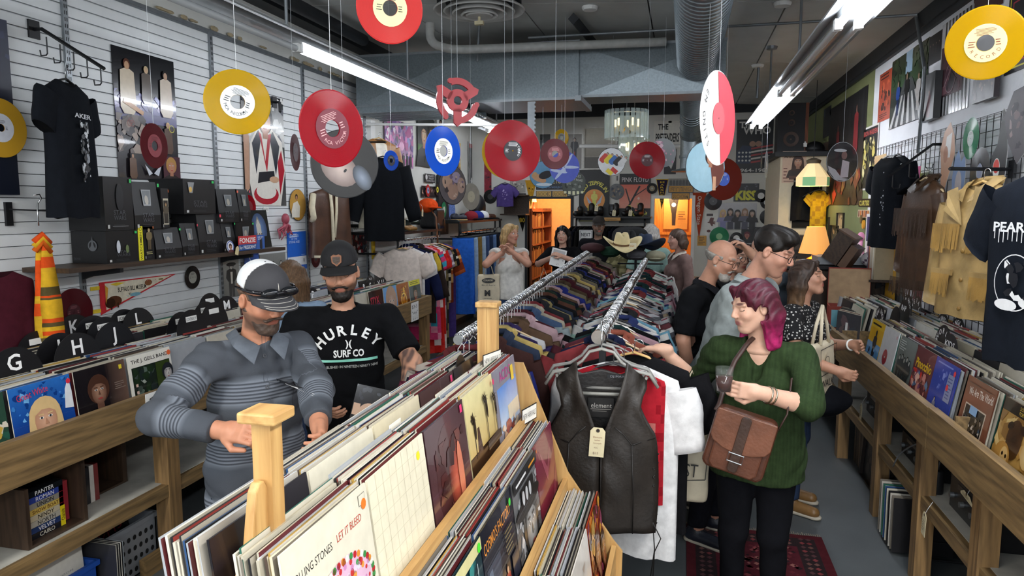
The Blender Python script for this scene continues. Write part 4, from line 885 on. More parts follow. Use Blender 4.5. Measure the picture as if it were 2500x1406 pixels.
sw_box(Y(383,635),Y(446,628),ztop,zof(412,556),'small black windowed box in front of the lower row')
sw_box(Y(447,625),Y(487,622),ztop,zof(465,545),'black windowed box with a red tab in the lower row',tape='#e84a5c')
sw_box(Y(488,625),Y(545,618),ztop,zof(515,521),'tall black windowed box with a red tab mid shelf',tape='#e84a5c')
sw_box(Y(546,615),Y(577,612),ztop,zof(560,542),'black windowed box standing behind the round badge')
sw_box(Y(578,612),Y(622,608),ztop,zof(600,542),'black box behind the red white and blue bumper sign',win=True,shape=False)
z1=zof(300,563)+.002
sw_box(Y(258,560),Y(328,560),z1,zof(290,432),'tall black box with a dark caped figure, upper left of shelf',win=False,shape=False,dep=.26,extra=lambda p:(p.ell(.52,.62,.13,.26,'#232327'),p.lines(.2,.06,.9,.1,1,'#6a6a6a')))
sw_box(Y(330,545),Y(394,545),z1,zof(360,444),'upper black box with a silver trapezoid window')
sw_box(Y(396,540),Y(414,540),z1,zof(405,460),'slim card backed figure between two large black boxes',win=False,txt=False,shape=False,tape='#e87a3c',dep=.1,extra=lambda p:(p.rect(.15,.1,.85,.75,'#c8c0a8'),p.rect(.2,.13,.8,.7,'#2c2a26'),p.person(.5,.15,.5,'#b08a60','#4a3a2a','#5a5040','#3a342c')))
sw_box(Y(450,520),Y(527,518),zof(490,522),zof(490,438),'wide black box with a small window high on the upper row',win=False,shape=False,dep=.28,extra=lambda p:(p.poly([(.12,.9),(.16,.6),(.26,.6),(.32,.9)],'#8d8f90'),p.ell(.2,.7,.05,.08,'#d8b060')))
sw_box(Y(535,535),Y(585,532),zof(560,543),zof(560,462),'black windowed box upper right with an orange tab',tape='#e86a4c')
sw_box(Y(586,532),Y(613,530),zof(600,542),zof(600,462),'last black windowed box at the upper right end',tape='#e84a6c')
poster_at((-3.30,(Y(574,605)+Y(638,600))/2,1.615),PI/2,Y(638,600)-Y(574,605),zof(600,575)-1.615,'#c63a3c','bumper_sign','red and blue bumper sign for president leaning on black boxes','sign',lambda p:(p.rect(0,0,.68,.42,'#28508f'),p.rect(.68,0,1,1,'#3a62a8'),p.text('FONZIE',.34,.7,.34,'#f4f2ee',w=.6,bold=.02),p.text('for PRESIDENT',.34,.22,.24,'#f4f2ee',w=.62,bold=.01),p.person(.85,0,.85,'#c9a080','#2a2220','#2a2c34',None),[p.disc(.74+.06*(i%4),.85-.14*(i//4),.006,'#f2f2f2',n=5)for i in range(6)]))
o=disc_mesh(.045,M_print,None,.001,.04,lambda p:(p.disc(.5,.5,.043,'#e8e6ea'),p.ring(.5,.5,.034,.042,'#3a5aa0'),p.face(.5,.5,.2,'#c9a080','#2a2220','#5a2a2c')));o=link('round_badge',o,None,[float(q)for q in at(562,602,x=-3.29)],(-.1,0,PI/2));tag(o,'round badge with a face, stood beside the bumper sign','badge')
def draw_house(p):p.rect(0,0,1,1,'#15161a');p.ell(.55,.5,.34,.42,'#6a86b4','#3a4a68');p.poly([(.42,.3),(.42,.6),(.52,.78),(.62,.6),(.62,.3)],'#c9c4b8');p.poly([(.38,.6),(.52,.85),(.66,.6),(.52,.76)],'#8f8a80');p.rect(.0,.0,1,.3,'#1b1d1c');[p.person(.4+.1*i,.08,.3,'#c0a080','#20201e','#16161a','#121214')for i in range(3)];p.ell(.4,.25,.05,.08,'#c08a3a')
c=at(652,605,x=-3.36);album('leaning_album','black album with a pale house in an arch, end of the shelf',(-3.40,Y(650,608)+.04,1.614),PI/2,.14,draw_house,'#1a1a1e')
poster('L',(622,548),(645,612),'#2d56b8','blue_card','dark blue card tucked behind the house album','card',lambda p:p.lines(.1,.1,.9,.9,5,'#7f9ade'),off=.06)
pa=wallpt('L',18,520);k=MB();k.box((0,-.02,-.07),(.015,.02,.06));k.tube([(0.01,0,.02),(.2,.12,.01),(.24,.14,.03)],.005,6);tag(k.build('wall_hook',M_black,loc=pa),'black wall hook holding the striped scarf hanger','hook')
c=at(95,560,x=XL+.18);k=MB();k.tube([(0,0,.02),(0,0,.1),(-.01,.015,.14),(0,.03,.17),(.01,.01,.19),(.0,-.02,.185)],.004,6);tag(k.build('hanger_hook',M_chrome,loc=c,smooth=True),'metal hanger hook above the striped scarf','hanger')
def scarf():
 b_=MB();cols=['#e2531f','#e0b02c','#5c5030','#e2531f','#d8a82c','#5c5030','#e2531f','#e0b02c','#e2531f','#5c5030','#e0b02c','#5c5030','#e2531f','#e0b02c'];seq=[];r=random.Random(4)
 while len(seq)<60:c_=r.choice(cols);seq+=[c_]*r.choice([1,1,2,4,5])
 for s,(x0,L)in enumerate(((.0,.64),(.03,.54))):
  n=46;V=[]
  for i in range(n+1):
   q=i/n;wd=.022+.034*min(1,q*1.6);z=-L*q;V+=[(x0*q*.4-wd+s*.02,-.02*s-.012-.012*math.sin(5*q),z),(x0*q*.4,-.02*s-.03+.008*math.sin(8*q),z),(x0*q*.4+wd*.9+s*.02,-.02*s-.008,z)]
  F,C=[],[]
  for i in range(n):
   for j in(0,1):F.append((i*3+j,(i+1)*3+j,(i+1)*3+j+1,i*3+j+1));C.append(lin(seq[(i+s*17)%60]))
  o=len(b_.v);b_.v+=V;b_.f+=[tuple(q+o for q in f)for f in F];b_.c+=C;b_.m+=[0]*len(F)
 for i in range(3):b_.tube([(-.035,-.03,-.01-.025*i),(0,-.045,.03-.02*i),(.04,-.02,-.02-.025*i)],.017,8,['#e2531f','#e0b02c','#d8641f'][i])
 return b_
o=scarf().build('striped_scarf',M_cloth,None,True,[float(q)for q in at(97,585,x=XL+.18)],(0,0,PI/2-.5));tag(o,'long orange, yellow and olive striped scarf knotted on a hanger','scarf');so=o.modifiers.new('thick','SOLIDIFY');so.thickness=.01
c=at(-8,665,x=XL+.12);g=garment_mesh(.42,.42,0,'#4a1a26',.05,seed=5).build('maroon_garment',M_cloth,None,True,[float(q)for q in c],(0,0,PI/2));tag(g,'maroon garment corner hanging at the very left edge','garment')
c0=wallpt('L',242,690,.008);c1=wallpt('L',430,682,.008);wP,hP=c1[1]-c0[1],c0[2]-wallpt('L',250,768)[2]
def draw_pennant(p):
 p.poly([(0,0),(1,.96),(0,1)],'#c8343a');p.poly([(.06,.12),(.94,.94),(.06,.95)],'#e6ddc6');p.poly([(.06,.12),(.06,.95),(.0,1),(0,0)],'#c8343a');p.text('BUFFALO BILL MUSEUM',.39,.70,.15,'#23201c',w=.36,bold=.015,rot=.0)
 p.ell(.16,.36,.09,.17,'#5a3622');p.ell(.11,.32,.06,.16,'#3c2416');p.line(.12,.1,.12,.3,.012,'#3c2416');p.line(.2,.14,.2,.3,.012,'#3c2416');p.poly([(.12,.9),(.19,.83),(.3,.9),(.2,.94)],'#e0c43c');p.ell(.6,.8,.05,.1,'#8a5a3a');p.splat(.58,.78,.7,.9,['#3a2a20','#c8343a','#e8e4d8','#5a8a9a'],9,.03);p.ell(.42,.48,.07,.06,'#7fb0c0');p.ring(.4,.68,.2,.204,'#7d7a4a')if False else None;p.splat(.3,.35,.5,.55,['#7fb0c0','#5a4a3a','#a8c8d0'],8,.03,4);p.rect(.74,.83,.8,.88,'#8a7a50')
 p.poly([(.055,.3),(.075,.5),(.09,.8),(.055,.9)],'#d89a3c')
p=Print(wP,hP,None);draw_pennant(p);b_=p.mb;b_.prism([(-wP/2,0),(wP/2,hP*.96),(-wP/2,hP)],.0,.003,'xz','#c8343a');
for q in(.14,.84):b_.box((-wP/2-.07,-.001,hP*q-.012),(-wP/2,.002,hP*q+.012),'#e0c43c')
o=b_.build('felt_pennant',M_cloth,None,False,(float(c0[0]),float((c0[1]+c1[1])/2),float(c0[2]-hP)),(0,0,PI/2));tag(o,'red edged souvenir pennant with a bison on the slatted wall','pennant')
wallrec('L',180,762,.145,V_mar,'#4a1a24','maroon record on the wall below the pennant',lab('',None,'#a86a70'),off=.02);wallrec('L',470,677,S7,V_blk,'#a8a89c','small black record on the wall under the shelf',lab('',None,'#333333'),big=False)
wallrec('L',608,505,.1,V_red,'#7a1a24','red record half hidden behind black boxes and the singer poster');wallrec('L',771,632,S7,V_mar,'#7a2028','maroon single on the wall below the suede waistcoat');
wallrec('L',727,500,.15,V_pic,None,'gold tinted picture disc of a man in white on the wall',lambda p:(p.disc(.5,.5,.147,'#caa050','#b88838'),p.face(.42,.74,.08,'#c08a60','#2a2018'),p.poly([(.1,.1),(.55,.1),(.6,.45),(.45,.62),(.2,.55),(.08,.3)],'#e6e0d2')))
hung('narrow edge-on maroon record hanging behind the large red single',721,372,3.9,.1,V_mar,'#6a5a60',lab('',None,'#3a2a30'),yaw=1.3)
poster('L',(643,505),(656,517),'#f1f1ee','small_card','tiny white card lettered below the singer poster','card',lambda p:p.text('NFS',.5,.5,.5,'#222222',w=.8));poster('L',(214,370),(232,428),'#d3cdd2','paper_strip','pale paper strip with three curls beside the black tee','paper',lambda p:[p.text('up',.5,.2+.3*i,.08,'#555555')for i in range(3)])
c=wallpt('L',695,545,.05);t=thing('toy_octopus','dark pink toy octopus clinging to the slatted wall','toy',c,(0,0,PI/2));OM=mat('octopus_pink','#a84a5a',.45);k=MB();k.ball((0,-.01,.04),(.04,.035,.05));k.build('body',OM,t,True)
for i in range(7):a=i*.8-2.4;k=MB();k.tube([(0,0,.01),(.05*math.sin(a),-.02,-.03),(.1*math.sin(a*1.1),.01,-.06-.03*math.cos(a)),(.12*math.sin(a*1.2),-.01,-.11+.02*i%.05),(.10*math.sin(a),0,-.15+.01*i)],[.016,.013,.01,.007,.004],7);k.build('arm',OM,t,True)
def draw_bluep(p):p.rect(0,.12,1,.35,'#e8ebf0');p.lines(.1,.84,.6,.97,2,'#cfdcf2');p.text('QUEENS',.34,.90,.07,'#e8eefa',w=.5);p.text('OF THE',.36,.82,.05,'#e8eefa',w=.3);p.text('STONE AGE',.36,.74,.06,'#e8eefa',w=.55);p.text('R',.86,.24,.1,'#22262c');p.lines(.7,.37,.95,.41,1,'#9ab8ea')
poster('L',(700,567),(749,655),'#1f63c8','blue_poster','flat blue band poster with white stripe above the bin','poster',draw_bluep)
def draw_cowboy(p):p.grad(0,0,1,1,'#7c7a74','#a8a69e');p.person(.5,.02,.86,'#b9b4aa','#2c2a28','#3a3836','#4a4846',wide=1.3);p.ell(.5,.84,.3,.05,'#2a2826');p.poly([(.45,.35),(.55,.35),(.57,.65),(.43,.65)],'#d8d4ca')
def draw_bw(s):
 def f(p):p.grad(0,0,1,1,'#4c4c4a','#8a8a86');[p.person(.2+.3*i,.05,.7,'#c4beb4','#22211f',['#2e2e2c','#e0dcd4','#55534f'][i],None,wide=1.2)for i in range(3)];p.splat(0,0,1,.2,['#2a2a28','#6a6864'],10,.12,s)
 return f
poster('L',(543,632),(586,722),'#6f6d68','photo_print','black and white photograph of a hatted cowboy behind the trucker cap','poster',draw_cowboy);poster('L',(588,640),(632,700),'#5a5854','photo_print','grey group photograph partly hidden under the shelf end','poster',draw_bw(2));poster('L',(633,622),(699,690),'#5a5854','photo_print','black and white photograph of a seated musician indoors','poster',draw_bw(5))
poster('L',(596,615),(632,645),'#3a62b8','blue_jersey','folded blue jersey scrap hanging under the shelf end','cloth',lambda p:p.line(.2,1,.5,0,.01,'#dfe6f4'),off=.03)
k=MB();k.prism([(-.02,0),(.02,0),(.02,.05),(.008,.065),(-.008,.065),(-.02,.05)],0,.002,'xz','#d9c89a');tag(k.build('price_tag',M_print,loc=at(578,622,x=-3.27),rot=(0,.3,PI/2)),'buff price tag dangling from the shelf edge','tag')
def waist(u,v,f):return None
c=at(803,455,x=XL+.2);gm=garment_mesh(.44,.66,0,'#4a3022',.12,.07,1.12,seed=8,fold=.01,drop=.05)
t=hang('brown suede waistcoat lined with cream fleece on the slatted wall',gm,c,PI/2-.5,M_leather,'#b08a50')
fl=mat('cream_fleece','#d8cdb2',.95,bmp=.8,bscale=120)
k=MB();k.tube([(-.03,-.06,-.02),(-.02,-.075,-.25),(-.015,-.075,-.68)],.016,7);k.tube([(.045,-.06,-.02),(.03,-.075,-.25),(.005,-.07,-.5)],.014,7);k.build('fleece_edge',fl,t,True);k=MB();k.tube([(-.19,-.02,-.08),(-.235,-.06,-.2),(-.22,-.06,-.3),(-.2,.0,-.34)],.03,8);k.build('fleece_armhole',fl,t,True);k=MB();k.tube([(-.22,-.05,-.68),(-.02,-.075,-.69),(.2,-.06,-.69)],.013,7);k.build('fleece_hem',fl,t,True)
poster('L',(818,505),(842,592),'#e4e2dc','framed_photo','black framed photograph of a seated group by the suede waistcoat','picture',lambda p:(p.rect(.1,.5,.9,.92,'#2a2a2c'),p.rect(.1,.08,.9,.42,'#35353a'),[p.person(.25+.17*i,.55,.25,'#c8b8a4','#222222','#111111')for i in range(4)],[p.person(.35+.3*i,.1,.25,'#c8b8a4','#222222','#111111')for i in range(2)]),frame=('#15151a',.008));poster('L',(824,464),(846,498),'#17171a','dark_card','small dark picture high beside the suede waistcoat','picture',draw_bw(9));poster('L',(815,462),(835,505),'#b8242c','red_badge_card','red and white shield card behind the waistcoat','card',lambda p:p.ell(.5,.7,.4,.2,'#eeeae6'));poster('L',(862,465),(888,540),'#131316','black_poster','black poster with a dark red record picture','poster',lambda p:(p.disc(.5,.55,.09,'#3a1016'),p.disc(.5,.55,.03,'#6a6a6a'),p.lines(.1,.84,.9,.92,1,'#8a8a8a'),p.lines(.1,.08,.9,.25,3,'#555555')))
poster('L',(860,540),(899,615),'#1b1b20','comic_poster','red, black and white comic poster titled with bold letters','poster',lambda p:(p.rect(0,.68,1,1,'#e4e2de'),p.text('THE',.5,.95,.05,'#1a1a1e'),p.text('GENERALS',.5,.82,.14,'#16161a',w=.92,bold=.03),p.splat(0,0,1,.66,['#a8222c','#e6e4e0','#16161c','#3a6a7a','#801824'],40,.14,12)))
k=MB();k.box((-.02,-.03,-.5),(.02,.03,0),'#d8b02c');
o=garment_mesh(.09,.5,0,'#d9b43a',.03,.03,.8,seed=3,fold=.01).build('yellow_pennant',M_cloth,None,True,[float(q)for q in at(910,535,x=XL+.12)],(0,0,PI/2));tag(o,'narrow yellow banner hanging by the white corner post','banner')
c=at(925,335,x=-3.25);hang('tan suede jacket on a wooden hanger below the white rail',garment_mesh(.5,.62,.5,'#9a6a38',.10,seed=4,sang=1.25,fold=.012,pat=lambda u,v,f:'#d8d0c0' if f and abs(u-.5)<.08 else None),c,PI/2-.4,M_leather,'#c9a468')
pa=at(845,347,x=XL);hookbar('black display arm carrying the long black shirt',pa,at(942,347,x=-3.0),0)
c=at(935,380,x=-3.05);hang('long black long-sleeved shirt hanging edge on over the clothes shelf',garment_mesh(.42,.86,.55,'#0f1115',.14,seed=6,sang=1.3,fold=.014),c,.45,hcol='#141414')
c=at(905,440,x=-3.3);hang('pale cream shirt hanging behind the long black one',garment_mesh(.4,.5,.2,'#cfc8b4',.08,seed=9),c,PI/2-.3,hcol='#9a9a9a')
def draw_crowd(s,cols):
 def f(p):p.splat(0,0,1,1,cols,90,.16,s);[p.person(.1+.13*i,.02,.3,'#caa890','#2a2022','#2a2430',None)for i in range(7)]
 return f
poster('L',(938,285),(1009,412),'#a87aa8','music_poster','pink and purple band collage poster on the white wall','poster',draw_crowd(3,['#d870b8','#e8a8d0','#6a3a8a','#f0e0ec','#2a2034','#b04a8a','#8a8ac8']))
poster('L',(1019,280),(1062,402),'#20241e','music_poster','dark poster of two long faces with a green lower half','poster',lambda p:(p.grad(0,0,1,.4,'#6ac02c','#2a4a1c'),p.face(.35,.62,.22,'#e0cfa4','#151515','#1c1c1c'),p.face(.78,.66,.2,'#dcc89c','#151515','#1c1c1c')))
poster('L',(1066,282),(1085,330),'#dfe0de','music_poster','pale poster strip behind the red adapter ornament','poster',lambda p:p.face(.5,.6,.25,'#cfae94','#2a2220','#1a1a1a'))
poster('L',(947,433),(1005,510),'#2a6a20','music_poster','vivid green landscape poster above the pale sun helmet','poster',lambda p:(p.grad(0,.45,1,1,'#2fb02c','#101a10'),p.grad(0,.28,1,.45,'#8ad83c','#2fb02c'),p.grad(0,0,1,.28,'#7a9a2a','#3a6a20')))
poster('L',(1037,423),(1062,447),'#131316','bookstore_sign','small black bookstore sign with white hand lettering','sign',lambda p:(p.text('WILLAMETTE',.62,.78,.2,'#eeeeee',w=.6),p.text('VALLEY',.62,.5,.2,'#eeeeee',w=.5),p.text('BOOKS & TALES',.55,.2,.18,'#eeeeee',w=.8),p.ell(.15,.6,.1,.3,'#dddddd')))
poster('L',(1029,453),(1066,482),'#18181c','music_poster','dark card with red and white shapes under the bookstore sign','poster',draw_crowd(7,['#22222a','#3a2a34','#c8a090','#101014']))
k=MB();q=at(1083,500,x=XL+.03);k.box((-.03,-.22,-.45),(0,.22,.45));tag(k.build('wall_hanging',M_trim,loc=q),'tall black panel fixed to the wall between two clothes rails','panel')
poster('L',(1108,345),(1125,455),'#d2b878','music_poster','yellow and cream poster beyond the large blue record','poster',draw_crowd(11,['#d8b03c','#e8dcb8','#8a5a2a','#2a2a2a']))
poster('L',(1144,345),(1171,492),'#d0d0d0','music_poster','tall black and white poster of a dancing couple','poster',lambda p:(p.rect(.05,.03,.95,.97,'#1a1a1c'),p.rect(.05,.9,.5,.97,'#a02020'),p.person(.5,.1,.8,'#d8d4ce','#101010','#2a2a2c','#c8c4be'),p.splat(.1,.1,.9,.4,['#d8d8d6','#3a3a3c'],10,.12)))
wallrec('L',1104,515,.16,vinyl('vinyl_speckle','#6f8ed8',1),None,'blue speckled record beside the black panel',lambda p:p.splat(.1,.1,.9,.9,['#a8c0ee','#4f6fc0','#8aa4e0'],60,.04,3),big=False);wallrec('L',1084,512,.12,V_grn,'#c8d8d0','pale green rimmed record on the black panel',off=.04)
wallrec('L',1045,465,S7,V_coral,'#9ab0e0','small coral single with a blue label on the wall',off=.03);wallrec('L',1068,463,S7,V_blk,'#e8e03c','black single with a yellow label on the wall',off=.03)
#  centre bin: three stepped tiers of pale pine
t=thing('centre_record_bin','pale pine three tiered record bin in the middle of the shop','record bin',(-.55,1.75,0))
CB0,CB1=.93,2.565
def xz_panel(n,poly,y0,y1,m=M_pine):k=MB();k.prism([(x+.55,z)for x,z in poly],y0-1.75,y1-1.75,'xz');return k.build(n,m,t)
xz_panel('far_end_panel',[(-.86,0),(-.20,0),(-.19,.66),(-.225,.70),(-.40,.95),(-.575,1.365),(-.86,1.365)],CB1,CB1+.018)
xz_panel('near_end_panel',[(-.86,0),(-.20,0),(-.19,.66),(-.225,.70),(-.40,.95),(-.575,1.30),(-.60,1.318),(-.86,1.318)],CB0-.018,CB0)
for n,x,z0,z1 in(('tier_board',-.552,1.03,1.18),('tier_board',-.408,.78,.93),('tier_board',-.222,.53,.685)):part(n,M_pine_y,[((x-.009,CB0,z0),(x+.009,CB1,z1))])
for n,x0,x1,z in(('tier_floor',-.85,-.56,1.08),('tier_floor',-.60,-.417,.83),('tier_floor',-.56,-.231,.575)):part(n,M_pine_y,[((x0,CB0,z-.012),(x1,CB1,z))])
part('back_board',M_pine_y,[((-.86,CB0,.0),(-.842,CB1,1.2))]);part('riser',M_pine_y,[((-.612,CB0,.83),(-.60,CB1,1.06))]);part('riser',M_pine_y,[((-.572,CB0,.2),(-.56,CB1,.83))]);part('plinth',M_pine_y,[((-.22,CB0,.0),(-.205,CB1,.53))])
def postcap(y,tw):
 k=MB()
 for q in((-.0195,.0175)if tw else(0,)):k.box((q-.018+(.55-.69),y-.018-1.75,1.08),(q+.018+(.55-.69),y+.018-1.75,1.585))
 k.build('post',M_pine,t);k=MB();a=.042 if tw else.036;x0=.55-.69;k.box((x0-a,y-.034-1.75,1.585),(x0+a,y+.034-1.75,1.605));o=k.build('post_cap',M_pine_y,t);bv=o.modifiers.new('b','BEVEL');bv.width=.004;bv.segments=2
postcap(1.06,False);postcap(2.50,True)
def curve_bracket():
 prof=[(1.045,1.09),(1.045,1.47),(1.035,1.487),(1.022,1.488),(1.01,1.475),(1.0,1.43),(.992,1.39),(.975,1.36),(.957,1.335),(.943,1.30),(.938,1.24),(.938,1.09)]
 k=MB();k.prism([(y-1.75,z)for y,z in prof],.55-.70,.55-.682,'yz');o=k.build('curved_bracket',M_pine,t);bv=o.modifiers.new('b','BEVEL');bv.width=.003;bv.segments=2
curve_bracket()
YC=[.952+.3205*i for i in range(5)]
def ordw(n):return ORD[n]if n<20 else['twenty','thirty','forty','fifty','sixty','seventy'][(n+1)//10-2]+('-'+ORD[(n+1)%10-1]if(n+1)%10 else 'th')
CARDN='cream beige ivory stone buff grey-beige white ecru taupe umber black charcoal jet brick blue wine gold teal silver grey pale-grey brown'.split()
def pine_stack(n,x,y0,z,lean,where,group,pitch=.0058,sk=0,hide=0,front=None):
 """n sleeves behind one another; the first one is the cover on show"""
 for i in range(n):
  if i==0 and front:album('front_album',front[1],(x,y0+SL/2,z),PI/2,lean,front[0],front[2]);continue
  r=random.uniform;si=random.randrange(len(SLEEVES));album('filed_album','%s sleeve edge, %s behind the %s'%(CARDN[si//2],ordw(i-1),' '.join((front[1]if front else where).split()[:6])),(x-.007-pitch*i,y0+SL/2+r(-.008,.008),z+r(-.01,.004)),PI/2,lean+r(-.012,.012),None,me=SLEEVES[si],group=group,roll=r(-.008,.008))
def cov_cake(p):
 p.text('ROLLING STONES',.28,.82,.05,'#3c3a36',w=.44);p.text('LET IT BLEED',.72,.83,.05,'#b8483a',w=.32);p.rect(.87,.89,.96,.96,'#8a867a');p.rect(.875,.895,.955,.955,'#dcd7c4');p.disc(.93,.89,.011,'#f07a30',n=9)
 p.ell(.55,.32,.42,.22,'#1c1a18');p.ell(.55,.44,.40,.25,'#dfe8d4');p.ell(.55,.5,.36,.2,'#d9b4cc');r=random.Random(2)
 for i in range(46):
  a=2*PI*i/46;p.disc(.55+.38*math.cos(a),.46+.22*math.sin(a),.007,['#b02a30','#3f8a4a','#e6e8dc','#d88a3a'][i%4],n=9);p.L-=1
 for i in range(90):a,q=r.uniform(0,6.3),math.sqrt(r.random());p.disc(.55+.34*q*math.cos(a),.5+.18*q*math.sin(a),r.uniform(.004,.009),r.choice(['#c03a3a','#e6c8dc','#d6d2e6','#4a9a54','#e09a48','#c98ab8']),n=8);p.L-=1
 p.L+=3;p.ell(.55,.12,.45,.06,'#b8a878');p.disc(.03,.08,.006,'#b8b2a0')
def cov_tiles(p):
 for i in range(1,10):p.rect(0,i/10,1,i/10+.003,'#c9c2aa');p.L=2
 for j in range(1,9):p.rect(j/9,0,j/9+.003,1,'#cdc6b0');p.L=2
 p.disc(.86,.87,.011,'#f0dc1e')
def cov_red(p):p.grad(0,0,1,1,'#5c3a3c','#42282e');p.ell(.5,.45,.36,.48,'#3a1c1c','#4a2a2c');p.ell(.6,.42,.17,.36,'#c05a44','#5a2420');p.splat(.15,.1,.9,.8,['#4c2020','#6a3a34','#38181a'],22,.12,6);p.ell(.72,.4,.07,.3,'#d07a5c');p.rect(.88,.9,.94,.97,'#e83c78')
def palm(p,u,v,h):p.line(u,v,u+.01,v+h,.006,'#22180e');[p.poly([(u+.01,v+h),(u+.01+.09*math.cos(a),v+h+.06*math.sin(a)),(u+.01+.075*math.cos(a+.35),v+h+.05*math.sin(a+.35)-.02)],'#22180e')for a in np.linspace(0,6.2,9)];p.ell(u+.01,v+h-.1,.03,.12,'#2c2012')
def cov_palms(p):p.grad(0,.3,1,1,'#c8a860','#e9dfa8');p.grad(0,0,1,.4,'#1a120e','#3c2618');p.poly([(.25,.35),(.3,.62),(.36,.62),(.42,.35)],'#4a3020');palm(p,.2,.35,.4);palm(p,.62,.3,.55);palm(p,.9,.35,.45);p.rect(.5,.33,1,.42,'#3a2418');p.disc(.92,.93,.01,'#e84a78')
def cov_street(p):p.rect(0,0,1,1,'#8a8894');p.rect(.1,.3,.95,.78,'#b6cbe6');p.grad(.1,.4,.95,.78,'#b6cbe6','#5f8ed8');p.text('AC/DC',.5,.89,.12,'#c0418c',w=.5,bold=.01);p.rect(.45,.35,.95,.52,'#e0d4bc');p.splat(.05,.03,.95,.38,['#a05a52','#c9a88c','#5a4444','#d8c8b8','#7a3a3a'],34,.1,3);p.rect(.72,.75,.84,.92,'#e8c83c')
def cov_cosmo(p):p.rect(0,0,1,1,'#181a26');p.text("COSMO'S FACTORY",.48,.84,.1,'#e0913c',w=.86,rot=.02,bold=.01);p.rect(.05,.0,.45,.66,'#3c4250');p.rect(.1,.1,.2,.62,'#5c6878');p.person(.6,.05,.4,'#c89a7c','#3a2018','#a03c34','#2e3a5a');p.person(.3,.02,.35,'#c0a080','#2a2420','#4a4c44','#32384a');p.rect(.75,.1,.98,.45,'#2a2e3e');p.lines(.6,.5,.92,.74,6,'#7a6c4a');p.disc(.88,.9,.011,'#4ad84a')
def cov_hat(p):p.grad(0,0,1,1,'#3c3c3e','#77787a');p.splat(0,.2,1,.8,['#a8a8aa','#5c5c5e','#c6c6c8'],30,.12,2);p.face(.55,.4,.3,'#b9b9b7','#2a2a2c','#1b1b1d',1,None,'#6f6f6f');p.ell(.5,.64,.5,.09,'#19191b');p.rect(.25,.64,.78,.84,'#19191b');[p.ell(.32+.14*i,.74,.05,.07,'#c9cbcd')for i in range(3)];p.rect(0,.88,1,1,'#1f1f22');p.lines(.06,.9,.6,.97,1,'#f0f0f0');p.lines(.62,.9,.98,.97,1,'#e0952c')
def cov_maroon(p):p.grad(0,0,1,1,'#6a1a2e','#7f2740');p.poly([(.2,.9),(.5,.45),(.9,.95),(.55,.6)],'#a04a5c');p.poly([(.6,.1),(.95,.5),(.8,.05)],'#8f3a4c');p.disc(.1,.93,.006,'#e88a3c')
def cov_teal(p):p.rect(0,0,1,1,'#123038');p.splat(0,0,1,.9,['#1f5a5c','#0f2028','#3a8a86','#18404a'],50,.12,8);p.rect(0,.9,1,1,'#d8d29a');[p.line(.2+.2*i,0,.25+.2*i,.85,.003,'#d8e0dc')for i in range(4)];p.disc(.93,.94,.012,'#58e03c')
def cov_psy(p):p.rect(0,0,1,1,'#a83c22');p.splat(0,0,1,1,['#d8842c','#8a2c1c','#c9a04a','#5a3420','#e0a03c','#a84a6a'],80,.14,5);p.face(.45,.5,.2,'#c9925c','#6a3a1c');p.face(.78,.4,.17,'#c08850','#4a2c18')
def cov_white_bag(p):p.rect(0,0,1,1,'#dfd9d0');p.splat(.2,.0,.9,.8,['#6a5c54','#b9aea4','#c8b8a8','#4a4442'],16,.12,3);p.disc(.4,.75,.012,'#e8506a')
gA='albums filed in the upper front row of the pine bin';gB='albums filed in the upper back row of the pine bin';gC='albums filed in the middle tier of the pine bin';gD='albums filed in the lowest tier of the pine bin'
FA=[(cov_cake,'cream album with a decorated round cake, nearest cover on the pine bin','#dcd7c4'),(cov_tiles,'cream album ruled with thin grid lines on the pine bin','#e4ddc4'),(cov_red,'dark red painted album beside the cream ruled one','#3a2226'),(cov_palms,'pale yellow album with dark palm trees on the pine bin','#d8cfa0'),(cov_street,'grey album with a blue sky street scene by far end panel','#85848e')]
for i in range(5):pine_stack(13,-.566,YC[i],1.092,.13,'sleeve edge filed behind the upper front covers of the pine bin',gA,.0062,front=FA[i])
FB=['plain black album last in the upper back row nearest the camera',None,None,None,None]
def cov_black(p):p.rect(0,0,1,1,'#201c24');p.grad(0,0,1,.5,'#171419','#2a2430')
def cov_cream_t(p):p.rect(0,0,1,1,'#e2dcc8');p.line(.45,.3,.47,.75,.003,'#444444');p.line(.55,.35,.5,.72,.003,'#444444');p.ring(.3,.4,.02,.023,'#555555')
def cov_orange(p):p.rect(0,0,1,1,'#ded4b8');p.ell(.5,.5,.1,.16,'#4a3a2c');p.splat(.1,.0,.9,.4,['#c9b890','#a89a78'],10,.1)
for i in range(5):
 fb=[(cov_black,'black album facing out of the pine bin back row near post','#1c1a1f'),(cov_cream_t,'cream album with thin line drawing in the pine back row','#e2dcc8'),(cov_orange,'cream album with a small dark figure in the pine back row','#ded4b8'),(cov_red,'dark album with red shapes in the pine back row','#2a1c1e'),(cov_black,'black album in the back row against the far twin post','#18181a')][i]
 pine_stack(13,-.705,YC[i]+.015,1.092+(.0 if i else.004),.13,'sleeve edge filed in the raised back row of the pine bin',gB,.0072,front=fb)
FC=[None,(cov_teal,'dark teal album with a yellow top strip, middle tier','#143038'),(cov_cosmo,'dark album with orange arched title on the middle tier','#181a26'),(cov_hat,'grey album of a man in a studded hat on middle tier','#3a3a3c'),(cov_maroon,'glossy plain maroon album at the far end of middle tier','#6a1a2e')]
for i in range(1,5):pine_stack(14,-.424,YC[i],.845,.13,'sleeve edge filed behind the middle tier covers',gC,.0068,front=FC[i])
FD=[None,None,(cov_psy,'near orange patterned album on the lowest pine tier','#a83c22'),(cov_white_bag,'white album with a torn grey picture on the lowest tier','#dfd9d0'),(cov_psy,'orange and brown collage album at the far end of lowest tier','#a03a20')]
